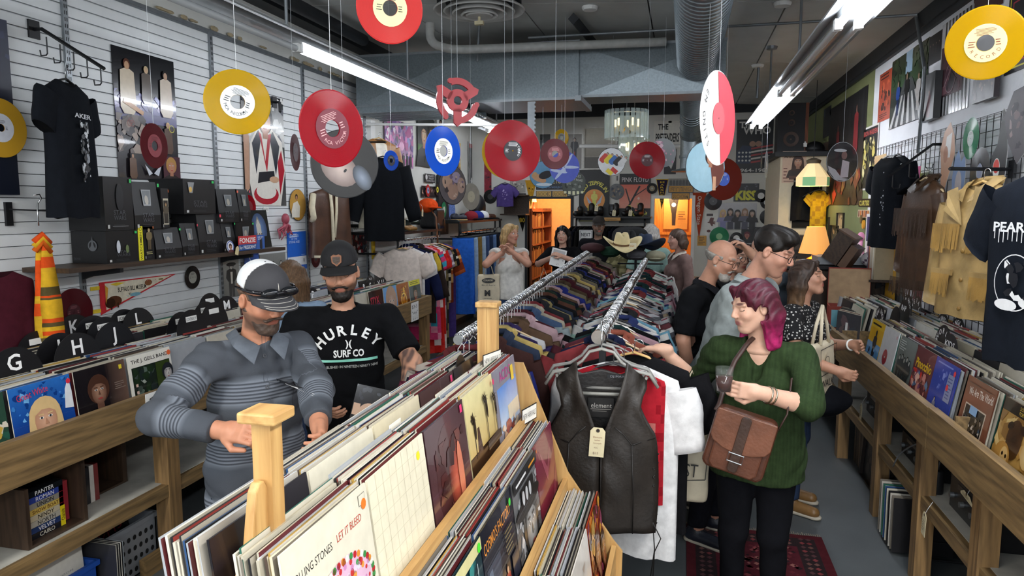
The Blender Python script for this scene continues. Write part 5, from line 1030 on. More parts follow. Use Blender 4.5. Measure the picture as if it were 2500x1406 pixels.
for i in range(2,5):pine_stack(16,-.243,YC[i],.59,.13,'sleeve edge filed behind the lowest tier covers',gD,.0085,front=FD[i])
def na(p):p.rect(.02,.06,.98,.94,'#f2efe6');p.text('NEW ARRIVALS',.5,.5,.36,'#26241f',w=.86)
poster_at((-.655,2.42,1.385),PI/2-.25,.13,.048,'#1b1b1d','section_card','white section card reading new arrivals by the far twin post','card',na,roll=-.0);poster_at((-.535,2.50,1.16),PI/2-.25,.12,.06,'#1b1b1d','section_card','white section card on the middle tier beside the end panel','card',na);poster_at((-.70,1.64,1.365),PI/2,.07,.042,'#e9e6da','section_card','small lettered card standing up in the pine back row','card',lambda p:p.text('NEWBAX',.5,.5,.4,'#55524a',w=.8))
for i,(px,py)in enumerate([(1187,880),(1140,905)]):c=at(px,py,x=-.73);divider(None,(-.73-.02*i,c[1],1.37),PI/2,['black card divider at the far end of the pine back row','second black card divider in the pine back row'][i],R=.06,small=None)
#  right bin
t=thing('right_record_bin','long brown cedar record bin on legs along the right wall','record bin',(1.2,4,0))
part('front_board',M_cedar,[((1.18,1.2,.785),(1.22,3.74,.985))]);part('front_board',M_cedar,[((1.18,3.745,.775),(1.22,5.88,.98))]);part('front_board',M_cedar,[((1.2,5.93,.775),(1.235,6.98,.96))])
part('end_board',M_cedar,[((1.22,5.86,.79),(1.83,5.89,1.0))]);part('bin_floor',M_dark,[((1.22,1.2,.78),(1.83,6.98,.80))]);part('cross_divider',M_cedar,[((1.22,3.50,.80),(1.52,3.515,1.01))])
for y in(2.55,3.2,3.95,4.77,5.86):part('post',M_cedar_z,[((1.215,y-.045,0),(1.295,y+.045,.785))]);part('rear_post',M_dark,[((1.75,y-.04,0),(1.82,y+.04,.78))])
part('shelf_edge',M_cedar,[((1.225,1.2,.41),(1.265,6.98,.475))]);part('lower_shelf',mat('chipped_white','#b9b7ae'),[((1.265,1.2,.45),(1.80,6.98,.478))]);part('back_panel',M_darkz,[((1.80,1.2,0),(1.82,6.98,.78))])
def covR_yel(p):p.rect(0,0,1,1,'#d8a81e');p.rect(0,.84,1,1,'#e0b830');p.lines(.08,.86,.92,.97,1,'#2c2a1c');p.rect(0,0,1,.52,'#5f97c8');p.person(.55,.1,.7,'#3a3630','#20201e','#26282e','#23252a');p.splat(.2,.0,.7,.4,['#2a3a5a','#8ab4dc'],8,.08)
def covR_wht(p):p.rect(0,0,1,1,'#d5d6d8');p.disc(.42,.4,.05,'#a02f3c');p.disc(.42,.4,.006,'#e0e0e0');p.rect(.88,.86,.94,.92,'#d8a0a8')
def covR_gry(p):p.grad(0,0,1,1,'#545a58','#7c8480');[p.person(.18+.16*i,.1+.04*(i%2),.55,'#a8a8a2','#2a2c2a','#34383a','#2c3032')for i in range(5)];p.lines(.08,.74,.5,.95,5,'#c9cecb')
def covR_pin(p):p.rect(0,0,1,1,'#6a3a3c');p.text('Pinocchio',.52,.72,.17,'#e2c02c',w=.8,bold=.02);p.splat(.05,.05,.95,.6,['#9a5a52','#c9887a','#7a4a6a','#e0b4a0','#5a7a9a','#c83c34'],40,.11,4)
def covR_blue(p):p.rect(0,0,1,1,'#3a4aa0');p.lines(.08,.9,.92,.97,1,'#7a88d0');p.splat(.3,.5,.7,.88,['#6a78c8','#8a96dc','#4858b0'],14,.07,2);p.rect(.66,.4,.92,.84,'#8a93b8');p.lines(.68,.44,.9,.8,7,'#5a6390');p.disc(.88,.88,.014,'#e84a50');p.disc(.72,.62,.016,'#e84a50');p.person(.35,.0,.38,'#c8b8a8','#4a3a34','#8a8a9a');p.ell(.5,.1,.24,.1,'#b0b6c8')
def covR_world(p):p.rect(0,0,1,1,'#7a4a36');p.text('We Are The World',.55,.82,.12,'#ece2d6',w=.8,rot=.04,bold=.005);p.rect(.14,.04,.86,.62,'#c9b8a4');p.rect(.17,.06,.83,.6,'#2a2420');p.splat(.18,.07,.82,.55,['#4a3c34','#8a7a6c','#1c1a1a','#c8bcae','#3a4a5a'],46,.05,7);p.rect(.35,.5,.6,.62,'#8ab0d8');p.line(.1,.92,.9,.92,.003,'#4a2c22')
def covR_sheep(p):
 p.rect(0,0,1,1,'#b48c4a');p.rect(0,.84,1,1,'#15120f');p.text('SONGS',.55,.95,.05,'#d8b84a',w=.24);p.text('FOR THE',.57,.89,.05,'#d8b84a',w=.26);p.splat(0,0,1,.84,['#c9a05c','#8a6430','#a67c3c','#d8b878'],40,.14,9)
 p.ell(.5,.55,.2,.26,'#2a1a10','#4a3018');p.ell(.34,.7,.08,.05,'#2a1a10',None,.4);p.ell(.66,.72,.08,.05,'#2a1a10',None,-.4);p.ell(.3,.25,.22,.22,'#c8964a','#b0803c');p.ell(.36,.3,.1,.12,'#d8b070');p.ell(.9,.5,.15,.2,'#d8c090','#c8a468');p.disc(.32,.32,.008,'#1c120a');p.disc(.42,.31,.008,'#1c120a')
def covR_green(p):p.grad(0,0,1,1,'#9ac48a','#7fb070');p.lines(.05,.55,.95,.98,9,'#6a9a60');p.person(.32,.02,.62,'#c8a48c','#20201e','#2a2c3a');p.ell(.75,.12,.16,.06,'#d8b09a')
rzR=-PI/2
for y,d,lb,c in((1.55,covR_blue,'album near the front end of the right cedar bin','#333a6a'),(2.10,covR_wht,'white album low in the near right corner bin','#d5d6d8'),(2.72,covR_green,'pale green album with a bowed dark haired man, right bin','#8ab87c'),(3.08,covR_sheep,'brown album of woolly sheep in the right cedar bin','#8a6430'),(3.475,covR_world,'brown album with script title above a crowd photograph','#6a3e2e'),(3.90,covR_blue,'blue album with orange price spots in the right bin','#34429a'),(4.215,covR_pin,'plum children album with yellow lettering behind the blue one','#6a3a3c'),(4.52,covR_gry,'grey album with a row of standing men in right bin','#5a605e'),(4.88,covR_wht,'white album with a maroon round label in right bin','#d5d6d8'),(5.2,covR_yel,'yellow and blue album with a dark figure in right bin','#caa020')):
 bx=-.0;album('front_album',lb,(1.255,y,.872),rzR,.17,d,c)
 stack_stuff((1.263,y,.87),rzR,18,.17,.17,int(y*100))
for i,y in enumerate(np.arange(1.4,5.8,.335)):stack_stuff((1.50,y,.885),rzR,16,.24,.14,500+i)
for i,y in enumerate(np.arange(6.08,6.85,.335)):
 stack_stuff((1.30,y,.87),rzR,18,.40,.2,600+i)
for tx,px,py,x,arc in(('KIDS',2316,845,1.47,0),('WORLD',2300,822,1.50,1),('RAP',2205,755,1.52,0),('HIP HOP',2212,742,1.58,1),('SINGLES',2335,800,1.74,1),('OLDIES',2387,842,1.74,1),('SOUNDTRACKS',2445,868,1.74,1),('COUNTRY',2298,790,1.70,1),('TEN INCH',2146,770,1.36,1),('METAL',2235,745,1.7,1)):
 c=at(px,py,x=x);divider(tx,(x,c[1],c[2]-.06),rzR,'black half-record divider lettered %s in the right bin'%tx,arc=arc,R=.13)
c=at(2184,772,x=1.45);divider(None,(1.45,c[1],c[2]-.05),rzR,'blank black half-record divider in front of the rap section',R=.12)
poster_at((1.50,3.0,1.17),rzR,.26,.13,'#f2f2ef','section_card','white section card with bold black letter in near right bin','card',lambda p:p.text('G',.5,.5,.6,'#1a1a1a',bold=.03))
t=thing('record_case','orange red record carrying case with its lid propped open','case',(1.42,6.62,.80),(0,0,-.1));OC=mat('case_red','#8f2c18',.5)
for lo,hi in(((-.17,-.1,0),(.17,-.09,.3)),((-.17,.09,0),(.17,.1,.3)),((-.17,-.09,0),(-.16,.09,.3)),((.16,-.09,0),(.17,.09,.3))):k=MB();k.box(lo,hi);k.build('side',OC,t)
k=MB();k.box((-.17,.1,.30),(.17,.115,.62));k.box((-.165,.095,.305),(.165,.1,.61),None,1);k.build('lid',[OC,mat('case_lining','#b89a78',.8)],t);k=MB();k.box((-.15,-.104,.12),(-.08,-.1,.27),'#7fc0d0');k.build('sticker',M_print,t);k=MB();k.tube([(-.05,-.1,.2),(-.05,-.13,.2),(.05,-.13,.2),(.05,-.1,.2)],.006,6);k.build('handle',M_chrome,t)
for i in range(8):album('sleeved_album','plastic sleeved album, %s in the grey row before the orange case'%ORD[i],(1.27+.012*i,5.98+.035*i,.81),rzR+.35,.05,(lambda p:(p.splat(0,0,1,1,['#5a3a40','#4a4c52','#6a5a5c'],12,.2,3),p.rect(.4,.5,.5,.75,'#e8e8e6')))if i==0 else None,'#4a4a4e',me=None if i==0 else SLEEVES[(i*7)%40],group='grey sleeved albums before the orange case')
def amp(name,label,lo,hi,col='#16171a',knobs=4,silver=False):
 t=thing(name,label,'stereo',((lo[0]+hi[0])/2,(lo[1]+hi[1])/2,lo[2]));x0,w,h=lo[0]-t.location[0],hi[1]-lo[1],hi[2]-lo[2];m=mat('stereo_'+col,col,.35);k=MB();k.box((x0+.01,-w/2,0),(hi[0]-t.location[0],w/2,h));k.build('cabinet',m,t)
 k=MB();k.box((x0,-w/2+.005,.005),(x0+.01,w/2-.005,h-.005));k.build('front_panel',mat('stereo_face','#3a3c40',.3,.6)if silver else M_black,t)
 for i in range(knobs):k=MB();k.cyl((x0-.018,-w/2+w*(i+.6)/knobs,h*.4),(x0,-w/2+w*(i+.6)/knobs,h*.4),.014,12);k.build('knob',M_steel,t,'auto')
 k=MB();k.box((x0-.002,-w*.4,h*.68),(x0,w*.3,h*.82));k.build('dial',mat('dial_glass','#262c34',.15),t)
amp('stereo_receiver','black stereo receiver on the right lower shelf nearest the camera',(1.33,2.3,.48),(1.68,2.75,.64));amp('stereo_receiver','black wide receiver with a price tag on the right shelf',(1.32,3.3,.48),(1.68,3.8,.66),silver=True);amp('tape_deck','black tape deck stacked above the wide receiver',(1.34,3.32,.665),(1.68,3.78,.76),knobs=2);amp('stereo_receiver','dark receiver between the middle posts of the right bin',(1.32,4.1,.48),(1.68,4.6,.62));amp('turntable_deck','black boxed deck on top of the middle receiver',(1.33,4.12,.625),(1.68,4.58,.72),knobs=3);amp('stereo_receiver','dark receiver far along the right lower shelf',(1.33,5.0,.48),(1.68,5.5,.66))
t=thing('spot_lamp','black cylindrical spot lamp with trailing cord on the right shelf','lamp',(1.31,3.95,.48));k=MB();k.lathe([(.03,0),(.032,.01),(.03,.12),(.022,.125)],16);k.build('head',M_black,t,'auto');k=MB();k.tube([(0,0,.12),(.03,.05,.2),(.08,.1,.24)],.01,8);k.build('neck',M_black,t,True);k=MB();k.tube(rounded([(0,.05,.2),(-.05,.15,.22),(-.1,.3,.1),(-.11,.36,.0)],.2),.004,6);k.build('cord',M_steel,t,True)
def swing_tag(loc,label,h=.12,w=.055,rz=rzR):
 t=thing('price_tag',label,'tag',loc,(0,.1,rz));k=MB();k.prism([(-w/2,-h),(w/2,-h),(w/2,-.02),(w*.25,0),(-w*.25,0),(-w/2,-.02)],0,.0015,'xz','#e4d8b2');k.build('card',M_print,t);p=Print(w,h,None,y0=-.0008);p.disc(.5,.9,.007,'#5a4630');p.lines(.15,.2,.85,.7,5,'#9a8f78');o=p.build('writing',t);o.location=(0,0,-h);k=MB();k.tube([(0,0,-.01),(.01,.01,.03),(.0,.03,.06)],.0012,5);k.build('string',M_line,t)
swing_tag((1.19,3.72,.46),'long buff price tag hanging off the near receiver');swing_tag(at(2103,985,x=1.24),'buff price tag hanging from the far shelf edge on the right');swing_tag(at(2360,1205,x=1.30),'white price slip lying across the tape deck front',.03,.14)
t=thing('wire_basket','wire basket of old records on the floor under the right bin','basket',(1.42,4.35,0));k=MB()
for z in(.02,.12,.22,.32):k.tube([(-.12,-.2,z),(.18,-.2,z),(.18,.2,z),(-.12,.2,z)],.004,5,closed=True)
for y in np.linspace(-.2,.2,9):k.tube([(-.12,y,.32),(-.12,y,.02),(.18,y,.02)],.0025,4)
k.build('wire_cage',M_black,t)['kind']='stuff'
for i in range(9):album('basket_record','old worn record, %s from the near end in the floor wire basket'%ORD[i],(1.34+.0,4.19+.036*i,.026),rzR+PI/2,.02,None,me=SLEEVES[[18,42,16,18,43,17,19,16,42][i]],group='old records in the wire basket')
for i,(y,lb)in enumerate([(4.66,'framed dark print leaning on the floor beside the wire basket'),(5.35,'dark picture frame leaning on the floor far under right bin'),(5.02,'dark slab of old books on the floor between the far posts')]):poster_at((1.33,y,.004),rzR,.3,.36,'#1c1a1a','floor_picture',lb,'picture',lambda p:p.splat(.1,.1,.9,.9,['#3a302c','#2a2626','#4a4038'],14,.2,3),frame=('#2a2220',.02),lean=.06)
for i in range(7):k=MB();k.box((1.33,5.55+.035*i,.002),(1.55,5.58+.035*i,.30),['#4a4038','#2c2a2a','#6a5a48','#38322e'][i%4]);tag(k.build('old_book',M_print),'old book, %s in the row on the floor under far right bin'%ORD[i],'book','old books on the floor')
for i,y in enumerate((2.95,3.35)):k=MB();k.box((1.34,y-.14,.003),(1.7,y+.14,.36),'#151517');tag(k.build('black_case',M_print),['black equipment case on the floor near the front right post','second black equipment case under the right bin'][i],'case')
#  records and ornaments hanging on lines
hung('yellow clear single on a line in front of the slatted wall',580,249,1.95,S7,V_yel,'#dfe3e6',lab('','MCA RECORDS','#22262c',6,True),yaw=.12,roll=.3)
hung('large red single with dark label on a line, upper left',811,314,1.62,S7,V_red,'#6a2030',lab('','RCA VICTOR','#d8a8a8',5),yaw=.62,roll=-.4)
hung('coral red single with cream label cut by the top of the picture',952,20,1.82,S7,V_coral,'#e9dfa6',lab('',None,'#4a4a40',4),yaw=.28,pitch=.15)
hung('yellow single with cream label at the upper right',2406,105,1.74,S7,V_yel,'#e6d6a0',lab('','RECORD','#8a4a3a',6),yaw=-.15,pitch=.25)
hung('maroon single hanging in front of the tall concert poster',377,356,2.8,S7,V_mar,'#8a3a44',lab('',None,'#5a1a22'),yaw=.98)
def facepic(bg,skin,hair,top,extra=None):
 def d(p):R=p.w/2;p.disc(.5,.5,R*.985,bg);p.face(.48,.52,.22,skin,hair,None,1,None,'#8a7a70');p.disc(.5,.5,.0035,'#111111');extra and extra(p)
 return d
hung('dark picture disc of a pale face behind the large red single',842,400,3.15,LP,V_pic,None,lambda p:(p.disc(.5,.5,.147,'#2b2d2e','#1a1b1c'),p.ell(.42,.42,.22,.3,'#c9b6ae','#7a6a66',.9),p.ell(.75,.3,.12,.2,'#8a96a8','#3a4048',.5),p.ell(.38,.5,.03,.018,'#22262a',None,.9),p.ell(.5,.4,.03,.018,'#22262a',None,.9),p.poly([(.2,.55),(.55,.78),(.45,.6)],'#101214')),yaw=.2)
hung('bright blue single with white label in front of the white wall',1082,369,2.52,S7,V_blue,'#eceade',lab('','MCA RECORDS','#2a2a2a',5,True),yaw=.78)
hung('small far blue single with dark label',955,392,6.2,S7,V_blue,'#16161a',lab('',None,'#8a8a8a',2),yaw=.75)
hung('large red long player with black label and fine grooves',1252,368,3.55,LP,V_red,'#15151a',lab('','STEREO','#e8e8e8',5),yaw=.4)
hung('yellow record edge showing behind the large red long player',1232,372,4.6,.165,V_yel,'#d8c040',None,yaw=.5)
hung('maroon single beside the large red long player',1355,376,4.1,S7,V_mar,'#7a3038',lab('',None,'#c88a8a',3),yaw=.3)
hung('small yellow single high above the maroon one',1371,336,7.4,S7,V_yel,'#6a6a5a',lab('',None,'#2a2a2a',2),yaw=.55)
def swirl(p):p.disc(.5,.5,.147,'#5a6ad0');[p.ell(.5+.2*math.cos(i),.5+.2*math.sin(i*1.3),.3,.05,'#c8d6f4',None,i)for i in range(5)];p.disc(.5,.5,.004,'#111111')
hung('blue and white swirled picture disc behind the maroon single',1378,408,6.6,.14,V_pic,None,swirl,yaw=.3)
hung('picture disc of a reclining figure under the large red record',1325,427,7.6,.145,V_pic,None,lambda p:(p.disc(.5,.5,.142,'#5f93b8','#6a9cc0'),p.ell(.35,.38,.3,.13,'#d0a078',None,-.4),p.ell(.6,.5,.26,.14,'#2a2a2e',None,.3),p.ell(.2,.5,.1,.1,'#c9a070'),p.ell(.55,.15,.3,.06,'#d8e4ec')),yaw=.25)
hung('grey picture disc printed with a street and lettering',1400,448,7.9,.14,V_pic,None,lambda p:(p.disc(.5,.5,.137,'#5c625c','#4a504a'),p.text('BEATLES',.55,.82,.1,'#c9cec6',w=.5,rot=-.15),p.text('ABBEY ROAD',.58,.66,.09,'#d8dcd4',w=.6,rot=-.15),[p.rect(.12+.17*i,.05+.03*abs(i-2),.22+.17*i,.2,'#dcdcb8')for i in range(5)],p.splat(.15,.25,.85,.55,['#2c302c','#868c84','#3c423c'],14,.1)),yaw=.2)
hung('white picture disc of a coloured crowd',1493,395,7.2,.14,V_pic,None,lambda p:(p.disc(.5,.5,.137,'#e4e6e8'),[p.person(.2+.15*i,.25+.08*i,.42,'#c89a80','#4a3024',['#c83a34','#e8d23c','#3a6ab0','#1c1c20','#d8d8d8'][i],None,wide=1.3)for i in range(5)],p.rect(.55,.1,.8,.25,'#e8d23c'),p.rect(.65,.25,.9,.4,'#c83a34')),yaw=.15,roll=.7)
hung('red long player with wide dark label near the chandelier',1580,391,5.8,LP,V_red,'#4a1a22',lab('',None,'#e0d8d8',5),yaw=.3)
hung('clear record printed with pink shapes behind the red long player',1619,373,6.4,.13,V_clr,None,lambda p:p.splat(.15,.15,.9,.9,['#d8a0b8','#e8c8d4','#b87a98'],22,.09,4),yaw=.5)
hung('tall red and white record seen nearly edge on',1753,289,2.3,LP,V_wht,'#d84a52',lambda p:(p.poly([(.5+.49*math.cos(a),.5+.49*math.sin(a))for a in np.linspace(-PI/2+.2,PI/2+.1,16)],'#e03a48'),p.ring(.5,.5,.0035,.05,'#e8545c'),p.text('STING ME',.5,.5,.07,'#3a3a3e',arc=(.12,PI*1.25,PI*.8))),yaw=1.2)
hung('pale blue picture disc of a young man in a brown jacket',1722,408,4.2,LP,V_pic,None,lambda p:(p.disc(.5,.5,.147,'#9fc0cc','#8fb2c0'),p.poly([(.62,.55),(.95,.62),(.98,.4),(.85,.15),(.7,.08),(.66,.3)],'#6a3a30'),p.face(.62,.68,.13,'#c89878','#2a1c18',None,-1),p.rect(.68,.05,.76,.32,'#c89878')),yaw=.72)
hung('dark amber long player with blue label at the right',1766,437,5.1,LP,V_org,'#4a6ac8',lab('',None,'#e8e8f0',4),yaw=.55)
hung('black long player hanging low under the amber one',1741,491,8.6,.11,V_blk,'#2a2a2c',None,yaw=.3)
hung('silver record turned edge on near the bright tubes',1871,402,7.8,LP,V_clr,'#c8c8c8',None,yaw=1.45);hung('second edge-on silver record left of the first',1859,392,9.3,.12,V_clr,'#b8b8b8',None,yaw=1.47)
hung('smoky clear picture record of a white dressed woman before green wall',2056,395,5.4,LP,glassy('smoke_disc','#3a3c40',.55,.1),None,lambda p:(p.ring(.5,.5,.146,.149,'#c8ccd0'),p.poly([(.05,.4),(.3,.3),(.5,.1),(.7,.08),(.6,.02),(.3,.05),(.1,.25)],'#b9b4b8'),p.poly([(.45,.1),(.7,.12),(.72,.5),(.5,.55)],'#c9bcc0'),p.ell(.55,.66,.09,.1,'#8a6a64'),p.ell(.42,.78,.2,.04,'#c8c8cc')),yaw=.75)
hung('cluster of faces picture record turned aside under the blue single',1105,452,4.9,LP*.9,V_pic,None,lambda p:(p.disc(.5,.5,.13,'#5a5458'),p.ell(.3,.6,.18,.2,'#b89a88'),p.ell(.5,.35,.2,.22,'#a8897a'),p.ell(.62,.7,.16,.14,'#a69ab8'),p.ell(.8,.5,.14,.2,'#b0958a'),p.splat(.2,.2,.9,.9,['#3a3236','#c8b0a4','#7a6a8a'],18,.08)),yaw=.8)
hung('dusty grey record turned aside beside the dancing couple poster',1150,480,6.4,.12,mat('dusty_disc','#8a8478',.5),'#b0a890',None,yaw=.85)
c=at(1117,246,d=3.9);t=thing('adapter_ornament','oversize red plastic single adapter ornament on a line','ornament',c,(0,0,faceto(c)+.35));k=MB();Rr=.125
def band(r0,r1,a0,a1,n=14):A=np.linspace(a0,a1,n);return[(r1*math.cos(a),r1*math.sin(a))for a in A]+[(r0*math.cos(a),r0*math.sin(a))for a in A[::-1]]
n=26;V=[(r*math.cos(2*PI*i/n),y,r*math.sin(2*PI*i/n))for y in(-.008,.008)for r in(.024,.062)for i in range(n)]
k.add(V,[(i,(i+1)%n,n+(i+1)%n,n+i)for i in range(n)]+[(2*n+i,3*n+i,3*n+(i+1)%n,2*n+(i+1)%n)for i in range(n)]+[(n+i,n+(i+1)%n,3*n+(i+1)%n,3*n+i)for i in range(n)]+[(i,2*n+i,2*n+(i+1)%n,(i+1)%n)for i in range(n)])
for q in range(3):
 a=q*2*PI/3+.5;k.prism([(.05*math.cos(a-.5),.05*math.sin(a-.5)),(Rr*.98*math.cos(a-.16),Rr*.98*math.sin(a-.16)),(Rr*1.12*math.cos(a),Rr*1.12*math.sin(a)),(Rr*.98*math.cos(a+.2),Rr*.98*math.sin(a+.2)),(.05*math.cos(a+.5),.05*math.sin(a+.5))],-.008,.008);k.prism(band(Rr*.70,Rr*.98,a+.05,a+1.45),-.0079,.0079)
 e=a+1.45;k.lathe([(.0,-.008),(Rr*.12,-.0079),(Rr*.12,.0079),(0,.008)],12,(Rr*.9*math.cos(e),0,Rr*.9*math.sin(e)),'y')
k.build('adapter_body',mat('adapter_red','#b01a24',.35),t);k=MB();k.cyl((0,0,.12),(0,0,cz(c[0])-c[2]),.001,5);k.build('line',M_line,t)
#  right wall: grid, posters, jackets
for y0,y1,lb in((6.52,7.62,'black wire grid panel on the white wall, farther one'),(3.2,6.46,'black wire grid panel over the right bin, nearer long one')):
 t=thing('wire_grid',lb,'wire grid',(XR-.05,y0,1.05));k=MB();L=y1-y0
 for z in np.arange(0,1.46,.0905):k.cyl((0,0,z),(0,L,z),.0028,5)
 for z in(.02,.72,1.43):k.cyl((.008,0,z+.03),(.008,L,z+.03),.0032,5)
 k.build('cross_wires',M_black,t)['kind']='stuff';k=MB()
 for y in np.arange(0,L+.01,.0955 if L<2 else.102):k.cyl((.006,y,0),(.006,y,1.46),.0028,5)
 k.build('upright_wires',M_black,t)['kind']='stuff'
pR=lambda TL,BR,bg,label,draw=None,**kw:poster('R',TL,BR,bg,kw.pop('name','wall_poster'),label,kw.pop('cat','poster'),draw,**kw)
pR((2149,184),(2172,288),'#b8492a','rusty orange tall handbill on the white right wall',lambda p:(p.splat(.05,.2,.95,.8,['#5a2418','#d8643a','#3a1a14'],26,.12,3),p.lines(.1,.04,.9,.16,3,'#2a1410'),p.lines(.1,.84,.9,.97,2,'#2a1410')))
def draw_road(p):p.grad(0,.55,1,1,'#3a5a3a','#1f2a20');p.rect(.42,.7,.6,1,'#a8c8e0');p.splat(0,.6,.45,1,['#22301f','#3c5434','#16201a'],24,.1,4);p.splat(.6,.6,1,1,['#2c3c2a','#4a5c44','#182018'],24,.1,5);p.poly([(0,0),(1,0),(.62,.62),(.42,.62)],'#55585c');[p.poly([(.02+.17*i,0),(.1+.17*i,0),(.3+.09*i,.42),(.26+.09*i,.42)],'#dcdedd')for i in range(6)];p.person(.25,.16,.5,'#a88a74','#3a2a20','#2f55a8','#2a3a6a');p.person(.5,.16,.55,'#a88a74','#2a2018','#1a1a1c','#1c1c20');p.person(.82,.12,.5,'#a88a74','#4a3a2a','#e4e2de','#dcdad6')
pR((2180,152),(2258,284),'#4a5048','large street crossing poster with white road stripes',draw_road,m=M_gloss)
pR((2266,95),(2300,143),'#101114','black poster of a small pale group high on right wall',lambda p:[p.person(.2+.2*i,.35,.35,'#c8a890','#3a2a24','#2a2428',None)for i in range(4)])
pR((2258,190),(2286,288),'#17181b','thick black canvas with red figure tilted on the right wall',lambda p:(p.person(.65,.05,.6,'#8a5a54','#2a1a1a','#5a2a30',None),p.lines(.06,.1,.45,.25,4,'#c8c8c8')),thick=.05,off=.04)
def draw_stripes(p):p.rect(0,0,1,1,'#d4d6da');[p.rect(.12+.11*i,.0,.17+.11*i,1,'#17181c')for i in range(8)];p.rect(.04,.2,.8,.74,'#4c2a34');p.splat(.08,.22,.78,.72,['#6a3a48','#2a1a24','#8a5a64','#3a2430'],30,.16,6);p.line(.2,.3,.55,.6,.012,'#a88a90');p.ring(.4,.38,.1,.105,'#b09aa0')
pR((2303,62),(2362,262),'#d4d6da','plastic wrapped poster with black stripes and a maroon picture',draw_stripes,m=M_gloss)
pR((2383,196),(2432,236),'#2a2226','dark album cover propped high on the right wall',lambda p:p.splat(.05,.05,.95,.95,['#4a3a3c','#1c1618','#5a4444'],18,.2),thick=.03,off=.05)
pR((2382,-50),(2448,8),'#4a1c24','dark red wrapped poster cut by the top of the picture',lambda p:p.splat(0,0,1,1,['#6a2a34','#2a1418'],14,.2),m=M_gloss)
pR((2466,-10),(2540,150),'#14161c','black board with yellow outline at the right edge',lambda p:(p.rect(.05,.05,.95,.95,'#d8cf3c'),p.rect(.08,.07,.92,.93,'#14161c'),p.rect(.14,.12,.86,.88,'#b03040'),p.rect(.17,.14,.83,.86,'#14161c')))
def draw_dark(p):p.grad(0,0,1,1,'#3a2c20','#1a1a1c');[p.rect(.1*i,.6,.1*i+.05,1,'#222224')for i in range(10)];p.person(.3,.4,.4,'#6a4a40','#1a1414','#6a2426',None);p.person(.78,.45,.45,'#7a5a50','#1a1414','#8a2c30',None);p.splat(.1,0,.95,.35,['#7a3a24','#a86a34','#4a3420','#8a2a20'],24,.12,9)
pR((2027,268),(2104,500),'#1f1d1e','huge dark stage poster with red figures on olive wall',draw_dark)
pR((2012,268),(2026,330),'#1c1d24','small dark card near the stage poster far side',lambda p:p.splat(0,0,1,1,['#3a4a5a','#2a2a34'],8,.2));pR((2006,352),(2020,440),'#5a4434','brown picture low at the far end of the olive wall',lambda p:p.splat(0,0,1,1,['#8a5a34','#3a2a20','#6a4a34'],12,.2))
def draw_iron(p):p.rect(.05,.03,.95,.97,'#121214');p.text('IRON MAIDEN',.5,.9,.08,'#c8504a',w=.84,bold=.02);p.splat(.1,.1,.9,.82,['#d8c86a','#8a8244','#2a2a20','#e8dca0','#5a5a34'],44,.1,8)
pR((2108,315),(2138,462),'#e6e4de','white edged black and yellow band poster on olive wall',draw_iron)
pR((2097,486),(2124,505),'#1a1a14','small black sign with yellow block letters',lambda p:p.text('CURTISS',.5,.5,.62,'#e6dc6a',w=.86,bold=.02),name='shop_sign',cat='sign')
pR((2095,512),(2122,532),'#d8c8a8','card of orange sticks under the black lettered sign',lambda p:[p.rect(.05+.16*i,.1,.15+.16*i,.9,'#e07a2a' if i%2 else '#7a3a1c')for i in range(6)],name='candy_card',cat='card',off=.03)
for px,py,col,lb in((2108,548,'#e0a02c','orange round charm hanging under the candy card'),(2103,535,'#6a5a3a','brown coin shaped charm beside the orange round one')):k=MB();k.lathe([(0,-.01),(.045,-.008),(.045,.008),(0,.01)],20,(0,0,0),'x');tag(k.build('round_charm',mat('charm'+col,col,.4),loc=wallpt('R',px,py,.03)),lb,'charm')
c=wallpt('R',2104,590,.05);t=thing('toy_octopus','pink and white toy octopus hanging on the olive wall','toy',c,(0,0,rzR));OP=mat('octopus_pale','#d88ab0',.5);k=MB();k.ball((0,-.01,.05),(.04,.035,.05));k.build('body',OP,t,True)
for i in range(6):a=i-2.5;k=MB();k.tube([(0,0,.01),(.03*a,-.02,-.04),(.036*a,.0,-.12),(.03*a+.02,.0,-.2)],[.014,.012,.01,.005],7);k.build('arm',OP if i%2 else mat('octopus_white','#e8dfe4',.5),t,True)
for TL,BR,bg,lb in(((2030,550),(2046,600),'#2a2c20','small framed dark print low on the olive wall'),((2047,520),(2060,560),'#c8b48a','small tan photo high over the book row'),((2013,530),(2024,575),'#6a7a4a','small green picture near the lamp on the olive wall')):pR(TL,BR,bg,lb,lambda p:p.splat(.1,.1,.9,.9,['#8a6a4a','#3a3a30','#c8a87a'],10,.2),frame=('#2a2418',.006))
def draw_blueposter(p):p.rect(.08,.4,.92,.94,'#2a3668');p.line(.3,.85,.6,.55,.012,'#d8dcec');p.line(.75,.9,.45,.6,.012,'#d8dcec');p.ring(.5,.62,.05,.058,'#d8dcec');p.rect(.2,.14,.8,.36,'#d8b8d4');p.lines(.25,.03,.75,.12,3,'#9a9aa8')
pR((2116,522),(2141,640),'#eceef0','tall white and navy poster curling off the grid',draw_blueposter,off=.09)
pR((2136,382),(2159,472),'#5a3a5a','purple and tan sleeve on the far wire grid',lambda p:(p.rect(0,.7,1,1,'#c8a87a'),p.disc(.5,.4,.08,'#d8b08a')),off=.07)
